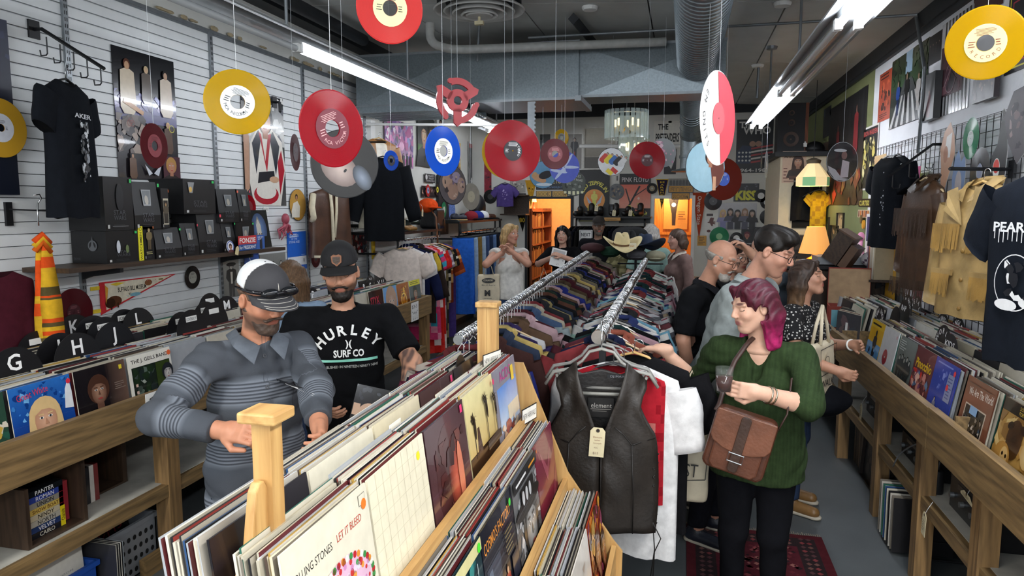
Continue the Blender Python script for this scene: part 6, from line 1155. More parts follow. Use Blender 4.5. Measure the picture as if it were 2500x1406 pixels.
pR((2207,412),(2239,556),'#c6cf2c','bright yellow green tour poster with pink top on grid',lambda p:(p.rect(0,.78,1,1,'#e04a9a'),p.text('KISS',.5,.89,.13,'#1c101a',w=.8,bold=.03),p.grad(0,0,1,.3,'#8ad83c','#c6cf2c'),p.rect(.0,.66,1,.78,'#f0d82c'),p.text('ANNIVERSARY TOUR',.5,.72,.04,'#a03028',w=.8),p.rect(.08,.15,.92,.64,'#1c2014'),[p.person(.25+.25*i,.18,.38,'#b8c03c','#101408','#3a4410',None,wide=1.2)for i in range(3)],p.text("IF IT'S TOO LOUD",.5,.1,.035,'#1c2a10',w=.8),p.text("YOU'RE TOO OLD",.5,.05,.035,'#1c2a10',w=.7)),off=.07)
pa=wallpt('R',2300,352,.05);hookbar('black slanted arm with the dark tees, over the right grid',pa,at(2168,432,x=1.38),3,side=-1)
pa=wallpt('R',2470,413,.05);hookbar('black level arm holding the tan leather jacket',pa,at(2318,412,x=1.45),0,side=-1)
def white_strip(p):p.splat(.2,0,.8,1,['#d8dade','#c8ccd2'],14,.14,3)
c=at(2170,378,x=1.5);hang('black tee shirt on a white hanger, nearer of the pair on grid',garment_mesh(.35,.68,.17,'#14171d',.12,seed=11,sang=1.1,sw=.11,fold=.014),c,-PI/2+.28,prints=lambda t:decal_flat(t,.08,.42,-.066,-.55,white_strip,x=.06),hcol='#d8d8d8')
c=at(2192,375,x=1.62);hang('black tee shirt hanging behind the nearer one on grid',garment_mesh(.42,.64,.20,'#11141a',.10,seed=12,sang=1.1,sw=.11),c,-PI/2+.2,hcol='#2a2a2a')
def fringe(t,x0,x1,y,z,L,n,col,m=M_leather,name='fringe',zs=0):
 k=MB()
 for i in range(n):
  x=x0+(x1-x0)*i/(n-1);l=L*random.uniform(.85,1.05);zz=z+zs*abs(i/(n-1)-.5);k.add([(x-.004,y,zz),(x+.004,y,zz),(x+.005+random.uniform(-.006,.006),y-.008,zz-l),(x-.003,y-.008,zz-l)],[(0,1,2,3)],col)
 o=k.build(name,m,t);o['kind']='stuff';return o
c=at(2262,432,x=1.52);t=hang('dark brown suede jacket with long fringe on the right grid',garment_mesh(.36,.70,.50,'#46301f',.14,seed=13,sang=1.36,sw=.085,fold=.016,flare=1.1,collar='#3a2818'),c,-PI/2+.22,M_leather,'#c8b088');fringe(t,-.2,.2,-.09,-.20,.18,40,'#3c2919');fringe(t,-.2,.22,-.09,-.66,.12,40,'#3c2919')
c=at(2402,440,x=1.40);TAN='#a88c5a';t=hang('tan leather western jacket with fringed yoke and pockets',garment_mesh(.44,.64,.50,TAN,.15,seed=14,sang=1.36,sw=.085,fold=.008,flare=1.08,collar='#a08452'),c,-PI/2+.35,M_leather,'#c8a468')
fringe(t,-.21,-.03,-.088,-.21,.14,22,'#9c783a',zs=.0);fringe(t,.03,.21,-.088,-.21,.14,22,'#9c783a');fringe(t,-.19,-.07,-.095,-.46,.11,16,'#9c783a');fringe(t,.07,.19,-.095,-.46,.11,16,'#9c783a')
k=MB()
for s in(-1,1):
 k=MB();k.add([(s*.02,-.082,-.22),(s*.055,-.088,-.03),(s*.13,-.085,-.05),(s*.12,-.09,-.12),(s*.15,-.09,-.14)],[(0,1,2,3,4)if s<0 else(4,3,2,1,0)],'#ae9362');k.build('lapel',M_leather,t);k=MB();k.cbox((s*.13,-.088,-.45),(.14,.012,.03),'#9c8050');k.build('pocket_flap',M_leather,t)
for i in range(3):k=MB();k.ball((.006,-.09,-.34-.14*i),(.012,.006,.012),10,6);k.build('button',mat('horn_button','#8a6a34',.3),t,True)
def pearl(p):
 p.text('PEARL JAM',.5,.88,.085,'#eceef0',w=.92,bold=.025);r=random.Random(1)
 for i in range(14):u=.06+.065*i;p.rect(u,.78-r.random()*.05,u+.012,.86,'#eceef0');p.L-=1
 p.L+=1;p.ring(.4,.4,.10,.104,'#eceef0');p.ell(.3,.2,.16,.05,'#eceef0');p.ell(.62,.24,.14,.05,'#eceef0');p.splat(.25,.25,.7,.6,['#eceef0','#14171e'],16,.08,6)
c=at(2560,408,x=1.24);hang('black band tee shirt with dripping white letters at right edge',garment_mesh(.52,.70,.22,'#141922',.10,seed=15,sang=.95,sw=.12,fold=.012),c,-PI/2+.25,prints=lambda t:decal_flat(t,.36,.42,-.062,-.58,pearl),hcol='#c9a070')
def shaped(px,py,pts,label,m,draw,s=1.0,name='shaped_record',off=.09,rz=rzR):
 c=wallpt('R',px,py,off);k=MB();k.prism([(x*s,z*s)for x,z in pts],0,.002,'xz','#c8c8c8');lo=np.min(pts,0)*s;hi=np.max(pts,0)*s;p=Print(hi[0]-lo[0],hi[1]-lo[1],None,mb=k,y0=-.0008);p.P=lambda u,v:(lo[0]+u*(hi[0]-lo[0]),-.0012-.0003*p.L,lo[1]+v*(hi[1]-lo[1]));draw(p,pts,lo/s,hi/s);return tag(k.build(name,m,loc=c,rot=(0,0,rz+.1)),label,'record')
def fillp(col):return lambda p,pts,lo,hi:p.poly([((x-lo[0])/(hi[0]-lo[0]),(z-lo[1])/(hi[1]-lo[1]))for x,z in pts],col)
shaped(2313,378,[(-.07,-.24),(-.02,-.26),(.05,-.12),(.11,.0),(.09,.12),(.02,.22),(-.06,.16),(-.11,.04),(-.08,-.08)],'flesh coloured torso shaped picture record on the grid',M_print,lambda p,a,l,h:(fillp('#c89a7c')(p,a,l,h),p.poly([(.3,.5),(.7,.5),(.75,.85),(.4,.8)],'#e8e4e0'),p.ell(.4,.55,.15,.12,'#b07a5c')))
wallrec('R',2370,338,.13,V_grn,'#b8c8c0','clear green record clipped to the wire grid',lab('',None,'#5a6a64'),off=.1,big=False)
shaped(2340,440,[(-.06,-.22),(.0,-.26),(.06,-.18),(.09,.05),(.07,.16),(.02,.12),(-.02,.2),(-.07,.14),(-.09,.0)],'blue grey figure shaped picture record on the grid',M_print,lambda p,a,l,h:(fillp('#7a92b8')(p,a,l,h),p.ell(.5,.5,.25,.2,'#b8b0b0'),p.ell(.45,.3,.15,.15,'#8a7a8a')))
wallrec('R',2392,420,.15,V_blk,'#a8aab0','black record with a pale picture label on the grid',lambda p:p.ell(.5,.5,.12,.18,'#8a92a8'),off=.1,big=False)
shaped(2437,395,[(-.1,-.22),(-.02,-.28),(.08,-.12),(.09,.06),(.06,.26),(.02,.30),(-.02,.1),(-.07,.04),(-.1,-.08)],'black flame shaped record with a red label on the grid',mat('vinyl_shape',None,.25),lambda p,a,l,h:(fillp('#17181b')(p,a,l,h),p.ell(.45,.42,.2,.1,'#e8e4dc'),p.ell(.45,.44,.17,.07,'#c8443c')))
shaped(2490,300,[(-.16,.05),(-.1,-.1),(.0,-.22),(.12,-.12),(.16,.08),(.06,.2),(-.08,.18)],'smoky odd shaped picture record at the right edge',M_print,lambda p,a,l,h:(fillp('#4c484c')(p,a,l,h),p.splat(.2,.2,.8,.8,['#8a7a78','#2a282c','#6a5a5c'],14,.12)))
for px,py,bg,lb,w,h in((2175,670,'#c8982c','yellow poster with a round blue emblem behind the bin',.3,.5),(2125,665,'#3a4458','plastic bag of dark records hanging by the grid',.2,.3),(2150,635,'#d8cfae','cream cloth record bag hung on the far grid',.16,.3),(2320,640,'#3a2a34','dark tropical poster in plastic behind the brown jacket',.3,.5),(2240,720,'#8a3a4a','red and white card at the bottom of the grid',.2,.24),(2420,730,'#c8c8c4','white framed dark photo below the tan jacket',.26,.3),(2270,560,'#8a8c90','pale sheet behind the suede jacket fringe',.15,.4)):
 c=wallpt('R',px,py,.08);poster_at((c[0],c[1],c[2]-h/2),rzR,w,h,bg,'grid_poster',lb,'poster',(lambda p:(p.disc(.5,.45,.06,'#3a4a7a'),p.disc(.5,.45,.045,'#c8982c'),p.disc(.5,.8,.03,'#8a6a24')))if w==.3 and h==.5 and bg[1]=='c' else(lambda p:p.splat(.1,.1,.9,.9,['#2a3a3a','#8a3a54','#4a5a4a','#1c1c20','#b0a898'],14,.18,6)))
pipe('wall_conduit','bent steel pole standing from the grid up the right wall','pole',[at(2236,36,x=XR-.06),at(2257,165,x=XR-.12),at(2254,230,x=XR-.10),at(2241,372,x=XR-.05)],.013)
#  back right corner: speaker, booth, lamp, cabinet
t=thing('loudspeaker','large black loudspeaker with red brown side on the booth cap','speaker',(at(1932,360,y=10.45)[0],10.42,2.682));k=MB();k.box((-.19,0,0),(.16,.3,.66));k.build('cabinet',mat('speaker_black','#191a1e',.6),t);k=MB();k.box((.16,-.002,0),(.20,.3,.66));k.build('side_panel',M_mahog,t)
for z,r in((.18,.1),(.4,.045),(.53,.035)):k=MB();k.lathe([(r,0),(r,-.012),(r*.8,-.004),(r*.3,.006),(0,-.004)],24,(-.015,0,z),'y',caps=False);k.build('cone',mat('cone_paper','#5a4a44' if r>.09 else '#2a2a2e',.7),t,'auto')
k=MB();k.box((-.02,0,0),(.02,.04,.05));k.cyl((0,.02,.05),(0,.02,.07),.01,8);tag(k.build('small_figure',M_white,loc=at(1966,358,y=10.3)),'tiny white figure standing on the booth cap','figurine')
k=MB();k.ball((0,0,.05),(.13,.12,.1),16,8);k.lathe([(.19,.0),(.2,.012),(.12,.03)],20);tag(k.build('flat_hat',M_black,None,True,(1.70,10.45,2.682)),'dark rounded cap lying on the booth shelf','hat')
poster_at((at(1937,445,y=10.29)[0],10.293,at(1937,446,y=10.29)[2]),0,.30,.42,'#d8b8a0','booth_poster','pinkish poster of a long haired woman on the cream booth','poster',lambda p:(p.text('Tori',.22,.93,.09,'#2a1a16',w=.3,bold=.02),p.text('Amos',.3,.83,.09,'#2a1a16',w=.46,bold=.02),p.face(.66,.66,.16,'#d8a88c','#3a1c14','#2a1c1c',1,None,'#a87a64',1.8),p.rect(.3,.1,.8,.22,'#5a3a34'),p.lines(.05,.1,.25,.5,4,'#7a4a40'),p.lines(.05,.02,.95,.08,1,'#6a3a30')))
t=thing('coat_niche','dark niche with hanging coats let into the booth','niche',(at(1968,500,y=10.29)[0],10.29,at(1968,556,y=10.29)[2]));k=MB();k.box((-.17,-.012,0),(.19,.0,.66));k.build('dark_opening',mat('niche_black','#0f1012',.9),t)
for i in range(5):g=garment_mesh(.14,.5,0,['#1a1a1e','#22201f','#17191d','#2a2420','#15161a'][i],.03,.03,seed=30+i).build('coat',M_cloth,t,True);g.location=(-.13+.06*i,-.03,.6)
k=MB();k.cyl((-.17,-.03,.62),(.19,-.03,.62),.012,8);k.build('rail',M_steel,t)
c=at(2000,462,y=10.1);hang('yellow print shirt hanging beside the coat niche',garment_mesh(.2,.5,.1,'#c8a024',.05,.06,seed=41,pat=lambda u,v,f:'#a8802a' if f and(int(v*9)+int(u*5))%3==0 else None),c,-.3)
def tiffany():
 c=at(1985,425,y=9.7);t=thing('stained_glass_lamp','stained glass hanging lamp with green and cream panels','lamp',c);k=MB();n=8
 for i in range(n):
  a0,a1=2*PI*i/n,2*PI*(i+1)/n;r0,r1=.07,.2
  P=lambda r,a,z:(r*math.cos(a),r*math.sin(a),z);k=MB();k.add([P(r1,a0,-.04),P(r1,a1,-.04),P(r0,a1,.13),P(r0,a0,.13)],[(0,1,2,3)]);k.build('glass_panel',emit('glass_cream','#e8cf9a',.5),t)
  k=MB();k.add([P(r1,a0,-.15),P(r1,a1,-.15),P(r1,a1,-.04),P(r1,a0,-.04)],[(0,1,2,3)]);k.build('glass_panel',emit('glass_green','#6a9a6a',.4)if i%2 else emit('glass_cream','#e8cf9a',.5),t)
 k=MB();k.lathe([(.05,.13),(.08,.13),(.09,.17),(.03,.2)],16);k.build('cap',mat('lead','#5a5040',.5),t,'auto');k=MB();k.cyl((0,0,.2),(0,0,cz(c[0])-c[2]),.005,5);k.build('chain',M_black,t);point('lamp_glow',(c[0],c[1],c[2]-.02),6,(1,.8,.5),.06)
tiffany()
cx,cy=at(2040,660,y=7.4)[0],7.4;zc=at(2040,645,y=7.1)[2]
t=thing('dark_cabinet','dark ornate cabinet with a black top beside the olive wall','cabinet',(1.38,7.4,0));k=MB();k.box((-.40,-.26,.0),(.44,.26,zc-.06));k.build('body',M_darkz,t);k=MB();k.box((-.46,-.32,zc-.06),(.45,.32,zc));o=k.build('top',M_black,t);bv=o.modifiers.new('b','BEVEL');bv.width=.012
for x in(-.4,.36):k=MB();k.prism([(0,zc-.06),(.1,zc-.06),(.08,zc-.1),(.04,zc-.13),(.05,zc-.2),(.0,zc-.22)],-.30,-.26,'xz');o=k.build('corbel',M_black,t);o.location=(x,0,0)
t=thing('turntable','record turntable on the dark cabinet top','turntable',(1.44,7.2,zc));k=MB();k.box((-.22,-.16,0),(.22,.17,.07));k.build('plinth',M_steel,t);k=MB();k.lathe([(0,.07),(.15,.07),(.15,.085),(0,.086)],30);k.build('platter',M_black,t,'auto');k=MB();k.tube([(.17,.1,.1),(.17,-.05,.1),(.12,-.1,.095)],.005,6);k.build('tone_arm',M_chrome,t)
k=MB();k.ball((0,0,.06),.065,16,10);o=k.build('patterned_ball',mat('ball_white',None,.4),None,True,(1.64,7.0,zc));
for i,f in enumerate(o.data.polygons):
 for l in f.loop_indices:o.data.color_attributes['Col'].data[l].color=(.8,.8,.82,1)if(i*7)%5 else(.12,.08,.14,1)
tag(o,'black and white patterned ball on the dark cabinet','ball')
lc=at(1983,618,y=7.75);t=thing('table_lamp','table lamp with a glowing orange cone shade on the cabinet','lamp',(lc[0],7.6,zc));zs=at(1983,618,y=7.6)[2]-zc;hs=at(1983,553,y=7.6)[2]-at(1983,618,y=7.6)[2]
k=MB();k.lathe([(.075,0),(.08,.015),(.03,.04),(.02,max(.06,zs+.03))],20);k.build('base',mat('brass','#c9a64a'),t,'auto');k=MB();k.lathe([(.155,zs),(.085,zs+hs),(.083,zs+hs),(.152,zs)],30,caps=False)
m_,nt,b_=newmat('lamp_shade');b_.inputs['Base Color'].default_value=(*lin('#e8a95a'),1);b_.inputs['Emission Color'].default_value=(*lin('#e89a48'),1);b_.inputs['Emission Strength'].default_value=.5
k.build('shade',m_,t,'auto');point('lamp_glow',(lc[0],7.6,zc+zs+hs*.5),4,(1,.7,.35),.05)
bc=at(2030,605,y=6.95);t=thing('wooden_box','tilted brown wooden display box beside the table lamp','box',(bc[0],7.05,zc),(0,.55,-.5));
for lo,hi,n in(((-.07,-.1,.05),(.08,.1,.33),'body'),((-.08,-.11,.33),(.09,.11,.345),'lid'),((.09,-.1,.06),(.16,.1,.28),'tray')):k=MB();k.box(lo,hi);k.build(n,M_dark if n=='body' else mat('walnut','#5a4230',.5),t)
for i,cl in enumerate(['#8a7a9a','#d88a6a','#e0d8c8','#c8b8a0','#d8d2c4','#b8a88a']):
 c=at(2063+7*i,640,x=1.72);k=MB();k.box((-.10,-.02,0),(.1,.02,.34-.02*(i%3)),cl);tag(k.build('upright_book',M_print,loc=(1.72,6.72+.045*(5-i),zc-.1),rot=(0,0,0)),['lilac','salmon','white','sand','cream','olive tan'][i]+' book in the upright row by the olive wall','book')
k=MB();k.box((1.58,6.68,zc-.12),(1.84,7.0,zc-.10));tag(k.build('book_ledge',M_dark),'small dark ledge under the upright books','shelf')
k=MB();k.box((-.2,-.15,0),(.2,.15,zc-.08));t=thing('side_stand','dark wooden stand holding the box stack before the booth','stand',(at(1940,600,y=9.0)[0],9.0,0));k.build('body',M_darkz,t)
for i in range(5):k=MB();k.box((-.17+.01*i,-.12,0),(.17+.006*i,.12,.055),['#3a342e','#2a2826','#4a4038','#26241f','#3c3630'][i]);tag(k.build('flat_box',M_print,loc=(t.location[0],9.0,zc-.08+.056*i)),['lowest','second','middle','fourth','topmost'][i]+' dark flat box in the stack before the booth','box')
#  clothes rails
def rail(name,label,p0,p1,joint=None,knob=True):
 p0,p1=np.array(p0),np.array(p1);t=thing(name,label,'clothes rail',p0);d=p1-p0;k=MB();k.tube([(0,0,0),d],.021,14);k.build('rail_tube',M_chrome,t,'auto')
 if knob:k=MB();k.tube([-d/np.linalg.norm(d)*.012,d/np.linalg.norm(d)*.02],.03,16);k.build('end_knob',M_chrome,t,'auto')
 for q in(.04,.97):k=MB();k.box((d[0]*q-.015,d[1]*q-.015,-p0[2]+.02),(d[0]*q+.015,d[1]*q+.015,-.018));k.build('upright',M_black,t);k=MB();k.box((d[0]*q-.24,d[1]*q-.02,-p0[2]),(d[0]*q+.24,d[1]*q+.02,-p0[2]+.03));k.build('foot',M_black,t)
 if joint:k=MB();u=joint;k.tube([d*u,d*(u+.025)],.027,12);k.build('joint',M_black,t,'auto')
 k=MB();r=random.Random(3);n=int(np.linalg.norm(d)/.042)
 for i in range(n):
  c=d*(i+.5)/n;a=r.uniform(-.5,.5);k.tube([(c[0]+.026*math.cos(q)*math.cos(a),c[1]+.026*math.cos(q)*math.sin(a),c[2]+.026*math.sin(q))for q in np.linspace(-.5,PI+.4,8)],.0028,5)
 o=k.build('hook_row',M_chrome,t,True);o['kind']='stuff';return p0,d
CN={}
def variant(key,**kw):
 if key not in CN:
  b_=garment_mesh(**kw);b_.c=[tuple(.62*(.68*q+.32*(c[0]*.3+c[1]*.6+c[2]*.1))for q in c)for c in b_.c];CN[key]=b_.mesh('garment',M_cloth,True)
 return CN[key]
HM=None
def rack_hanger(loc,rz,group,col,of=None):
 key='h'+col
 if key not in CN:
  k=hanger_mesh(col,.42);n0=len(k.f);k.tube([(0,0,-.006),(0,0,.05),(.018,0,.075),(.03,0,.06)],.0022,5,'#d0d0d0');CN[key]=k.mesh('hanger',mat('hanger_plastic',None,.4),True)
 return tag(link('hanger',CN[key],None,loc,(0,0,rz)),'hanger of the %s'%of if of else 'clothes hanger on the %s'%group,'hanger','hangers on the %s'%group)
def striped(c1,c2,n=9,horiz=True):return lambda u,v,f:c2 if int((v if horiz else u)*n*2)%2 else c1
def noisy(cols,s=1,k=9):
 r=random.Random(s);g=[[r.choice(cols)for _ in range(24)]for _ in range(24)]
 return lambda u,v,f:g[int(u*k)%24][int(v*k*1.6)%24]
def fill(p0,d,rows,where,step0,zoff,seed,span=(.02,.99),hcols=('#8d8b86','#2c2c2e','#c9b088','#e0dcd4')):
 r=random.Random(seed);q=span[0];L=np.linalg.norm(d);i=0
 while q<span[1]:
  col,kind,kw=rows[i%len(rows)]if i<len(rows)else r.choice(rows[3:]);c=p0+d*q;key=where+str(kw.get('col'))+kind+str(kw.get('key',''))
  kk={a:b_ for a,b_ in kw.items()if a!='key'};kk.setdefault('seed',i)
  rz=r.uniform(-.22,.22)+(.12 if where=='left' else-.1)
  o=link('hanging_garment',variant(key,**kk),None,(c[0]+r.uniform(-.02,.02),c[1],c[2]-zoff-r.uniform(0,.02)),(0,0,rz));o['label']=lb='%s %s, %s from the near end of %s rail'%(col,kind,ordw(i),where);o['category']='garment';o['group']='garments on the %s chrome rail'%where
  rack_hanger((c[0],c[1],c[2]-zoff+.012),rz,where+' chrome rail',hcols[i%4],lb);q+=step0*r.uniform(.8,1.25)/L;i+=1
jk=lambda col,**kw:dict(dict(w=.47,L=.66,sl=.5,col=col,t=.085,sang=1.28,sw=.075,fold=.012,collar=col),**kw)
te=lambda col,**kw:dict(dict(w=.46,L=.68,sl=.2,col=col,t=.05,sang=1.15,sw=.1,fold=.012),**kw)
PL=np.array(at(1118,830,x=-.90));PLe=np.array(at(1450,606,x=-.98));p0,d=rail('left_rack','left chrome clothes rail packed with coats behind pine bin',PL,PLe,.36,False)
rowsL=[('magenta','fleece jacket',jk('#8a1c4a')),('navy','quilted jacket',jk('#20224a')),('dark red','plaid jacket',jk('#7a2028',pat=noisy(['#7a2028','#20203a','#c8b8a8'],3))),('khaki','canvas coat',jk('#8a7d55',L=.75)),('royal blue','windbreaker',jk('#1f2f96')),('maroon brown','wool coat',jk('#4a2622',L=.75)),('olive green','field jacket',jk('#585c38')),('slate blue','denim jacket',jk('#2f3e5c')),('bright yellow','rain jacket',jk('#d8b41a')),('sand','cotton jacket',jk('#9a8a68')),('purple striped','track jacket',jk('#3a2a6a',pat=striped('#3a2a6a','#d8d8dc',4,False))),('chestnut','corduroy coat',jk('#6a4a2c')),('brown','corduroy coat',jk('#5a4226')),('pale pink','blouson',jk('#c89aa4')),('navy white striped','track top',jk('#161a34',pat=striped('#161a34','#d4d6da',3,False))),('burgundy','jacket',jk('#5a1626')),('colour blocked blue','shell jacket',jk('#3a5a86',pat=striped('#3a5a86','#9ab0b8',3))),('cream knit','cardigan',jk('#b8aa90')),('crimson','varsity jacket',jk('#8a1420')),('charcoal','sports coat',jk('#2a2c32')),('mustard','wool jacket',jk('#a08a3a')),('dark denim','jacket',jk('#1c2638',pat=striped('#1c2638','#2c3a54',6,False))),('black','leather jacket',jk('#17171a')),('rust','suede jacket',jk('#6a3a24')),('forest green','jacket',jk('#1f3a2c')),('dark blue','overcoat',jk('#1a2034',L=.9))]
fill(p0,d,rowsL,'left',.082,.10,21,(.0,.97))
PR_,PRe=np.array(at(1461,822,z=1.40)),np.array(at(1580,628,z=1.40));PRe=PR_+(PRe-PR_)*.94;p0,d=rail('right_rack','right chrome clothes rail whose round end faces the camera',PR_,PRe)
bw=noisy(['#16161a','#e0dcd4','#3a3a3e','#8a2a2a'],5,14);bw2=noisy(['#2a2a30','#8a8a8e','#c8c8c8','#50505a','#6a2a34'],6,12)
rowsR=[('scarlet','tee shirt',te('#a01c28')),('navy blue','sweatshirt',jk('#1c2650',t=.06)),('dark grey','tee shirt',te('#3a3a40')),('orange lined','sweatshirt',jk('#b04a24',t=.06)),('burgundy','tee shirt',te('#6a2034')),('dark teal','sweatshirt',jk('#123a3c',t=.06)),('pale rose','tee shirt',te('#c890a0')),('black','tee shirt',te('#121216')),('mint','shirt',te('#8ac0b0')),('striped blue','sweater',jk('#2a3a7a',pat=striped('#2a3a7a','#e0dcd8',8))),('white','tee shirt',te('#d8d6d2')),('sky blue','tee shirt',te('#5ab0d0')),('black and white patterned','sweater',jk('#2a2a2e',pat=bw,key='bw')),('red and cream','knit sweater',jk('#8a2024',pat=noisy(['#8a2024','#e0d8c8','#20222e','#e8e4dc'],8,12),key='rc')),('dark patterned','shirt',te('#2a2a30',pat=bw2,key='p1')),('white checked','shirt',te('#c8c8cc',pat=noisy(['#c8c8cc','#4a4a54','#8a8a96'],9,16),key='p2')),('grey striped','shirt',te('#5a5c64',pat=striped('#5a5c64','#c0c2c8',9))),('raspberry','shirt',te('#a01c44')),('black floral','shirt',te('#1a1a20',pat=noisy(['#1a1a20','#6a5a6a','#1a1a20','#b0a8a8'],10,16),key='p3')),('light grey','striped shirt',te('#9a9aa0',pat=striped('#9a9aa0','#3a3a44',12))),('tan','shirt',te('#a8906a')),('blue plaid','shirt',te('#3a5a7a',pat=noisy(['#3a5a7a','#8ab0c0','#1f3044'],12,12),key='p4'))]
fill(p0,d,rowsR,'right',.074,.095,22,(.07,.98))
vc=PR_+np.array((.02,-.05,-.045))
def leather_vest():
 b_=MB();L=.70;rows=22;cols=9;c0=lin('#2a2521')
 def xo(v):return.19+.01*math.sin(v*3)if v<.04 else(.19-.03*math.sin((v-.04)/.30*PI*.5)+.0)if v<.2 else.16+.075*min(1,(v-.2)/.22)**1.5 if v<.42 else.235+.012*math.sin((v-.42)*5)
 def xi(v):return max(.0,.105*(1-(v/.42))**.9)if v<.42 else.0
 for s in(-1,1):
  V=[];F=[]
  for j in range(rows+1):
   v=j/rows;z=-.075-L*v+.05*(1-min(1,1))
   for i in range(cols+1):
    u=i/cols;x=xi(v)+(xo(v)-xi(v))*u;zz=z-(.05*(u)if v<.06 else.05*u*max(0,1-(v-.06)/.1))+(.03*(1-u)if v==0 else 0);y=-.055*math.cos(min(1,x/.26)*PI/2)-.02-.006*math.sin(9*v+5*u)-.004*math.sin(23*v-11*u)
    V.append((s*x-(.004 if v>.42 and s<0 else 0),y+.035*(1-min(1,v*6)),zz))
  for j in range(rows):
   for i in range(cols):a=j*(cols+1)+i;F.append((a,a+1,a+cols+2,a+cols+1)if s<0 else(a,a+cols+1,a+cols+2,a+1))
  b_.add(V,F,c0)
 V,F=[],[]
 for j in range(rows+1):
  v=j/rows
  for i in range(15):x=-xo(v)+2*xo(v)*i/14;V.append((x,.05*math.cos(min(1,abs(x)/.26)*PI/2)+.01,-.075-L*v-.05*min(1,abs(x)/.19)*(max(0,1-v*6))-(.02 if v==0 and abs(x)<.1 else 0)))
 for j in range(rows):
  for i in range(14):a=j*15+i;F.append((a,a+15,a+16,a+1))
 b_.add(V,F,lin('#1d1a19'));return b_
t=thing('leather_vest','dark brown leather waistcoat hanging at the near rail end','garment',vc,(0,0,.10));o=leather_vest().build('leather_body',M_leather,t,True);so=o.modifiers.new('thick','SOLIDIFY');so.thickness=.004
LM=mat('leather_seam','#191614',.5);k=MB()
for s in(-1,1):k.tube([(s*.225,-.035,-.36),(s*.13,-.068,-.385),(s*.095,-.075,-.34),(s*.06,-.078,-.31)],.003,6);k.tube([(s*.13,-.068,-.385),(s*.14,-.07,-.6),(s*.14,-.065,-.77)],.0025,6)
k.tube([(.004,-.079,-.37),(.004,-.078,-.77)],.003,6);k.build('seams',LM,t,True);k=MB()
for i in range(9):
 z=-.42-.038*i;k.tube([(.222,-.03,z),(.245,.0,z-.02),(.222,-.03,z-.036)],.0028,5)
k.tube([(.225,-.03,-.73),(.235,-.03,-.85),(.22,-.03,-.98)],.0025,5);k.tube([(.225,-.03,-.73),(.26,-.03,-.80),(.235,-.03,-.86),(.23,-.03,-1.0)],.0025,5);k.build('side_lacing',LM,t,True)
p=Print(.11,.085,'#1b1918',.003,y0=.03);p.text('element',.52,.62,.26,'#b8b4ae',w=.8);p.rect(.1,.4,.9,.44,'#8a8680');p.lines(.15,.28,.85,.36,1,'#8a8680');o=p.build('neck_label',t);o.location=(0,0,-.30)
p=Print(.09,.016,'#15171c',.002,y0=.02);p.text('DJ MAIN',.5,.5,.6,'#8a8a90',w=.7);o=p.build('size_label',t);o.location=(.07,.0,-.125)
t=thing('price_tag','large buff price tag hanging in the leather waistcoat neck','tag',vc+np.array((.0,-.088,-.31)),(0,.06,.1));w,h=.062,.125;k=MB();k.prism([(-w/2,-h),(w/2,-h),(w/2,-.015),(w*.3,0),(-w*.3,0),(-w/2,-.015)],0,.0015,'xz','#e6dab4');k.build('card',M_print,t);p=Print(w,h,None);p.disc(.5,.9,.008,'#4a4038');p.disc(.5,.9,.004,'#1a1a1a');p.text('Element',.52,.68,.06,'#b08a70',w=.6);p.text('leather',.5,.58,.05,'#b08a70',w=.4);p.text('motorcycle',.52,.48,.05,'#b08a70',w=.55);p.text('XXL',.45,.32,.05,'#a08878');p.text('$15',.45,.14,.09,'#a08878');o=p.build('writing',t);o.location=(0,-.0005,-h)
def fat_hanger(label,c,rz,col):
 t=thing('hanger',label,'hanger',c,(0,0,rz));k=MB();pts=[(-.235,0,-.155),(-.20,0,-.10),(-.13,0,-.085),(-.08,0,-.05),(-.05,0,-.01),(0,0,.004),(.05,0,-.01),(.08,0,-.05),(.13,0,-.085),(.20,0,-.10),(.235,0,-.155)];k.tube(pts,[.014,.017,.014,.013,.013,.014,.013,.013,.014,.017,.014],8,col,sq=.5);k.tube([(-.15,0,-.19),(.15,0,-.19)],.008,6,col);k.tube([(-.19,0,-.11),(-.15,0,-.19)],.007,6,col);k.tube([(.19,0,-.11),(.15,0,-.19)],.007,6,col);k.build('shoulder_bar',mat('hanger_plastic',None,.4),t,True);k=MB();k.tube([(0,0,0),(0,0,.05),(0,.02,.095),(0,.045,.1),(0,.06,.08)],.0035,6);k.build('hook',M_chrome,t,True)
fat_hanger('grey moulded hanger carrying the leather waistcoat',vc+np.array((0,.0,-.0)),.1,'#8f8e88');fat_hanger('second grey hanger directly behind the waistcoat',vc+np.array((-.01,.06,.01)),.05,'#7f7e7a')
c=PR_+np.array((.10,.13,-.12));hang('white tee shirt sticking out right of the leather waistcoat',garment_mesh(.50,.86,.26,'#dfdfe0',.09,seed=51,sang=1.3,sw=.115,fold=.009),c,-.22,hcol='#8f8e88')
c=PR_+np.array((.14,.22,-.10));hang('black tee shirt hanging behind the white one',garment_mesh(.50,.80,.24,'#131316',.08,seed=52,sang=1.15,sw=.125,fold=.014),c,-.15,hcol='#c9a468')
c=PR_+np.array((.06,.07,-.12));hang('red patterned waistcoat edge showing under the leather one',garment_mesh(.45,.60,.0,'#8a1420',.06,seed=53,pat=noisy(['#a8202c','#8a1420','#a8202c','#b86a64'],4,22)),c,-.05,hcol='#3a3a3c')
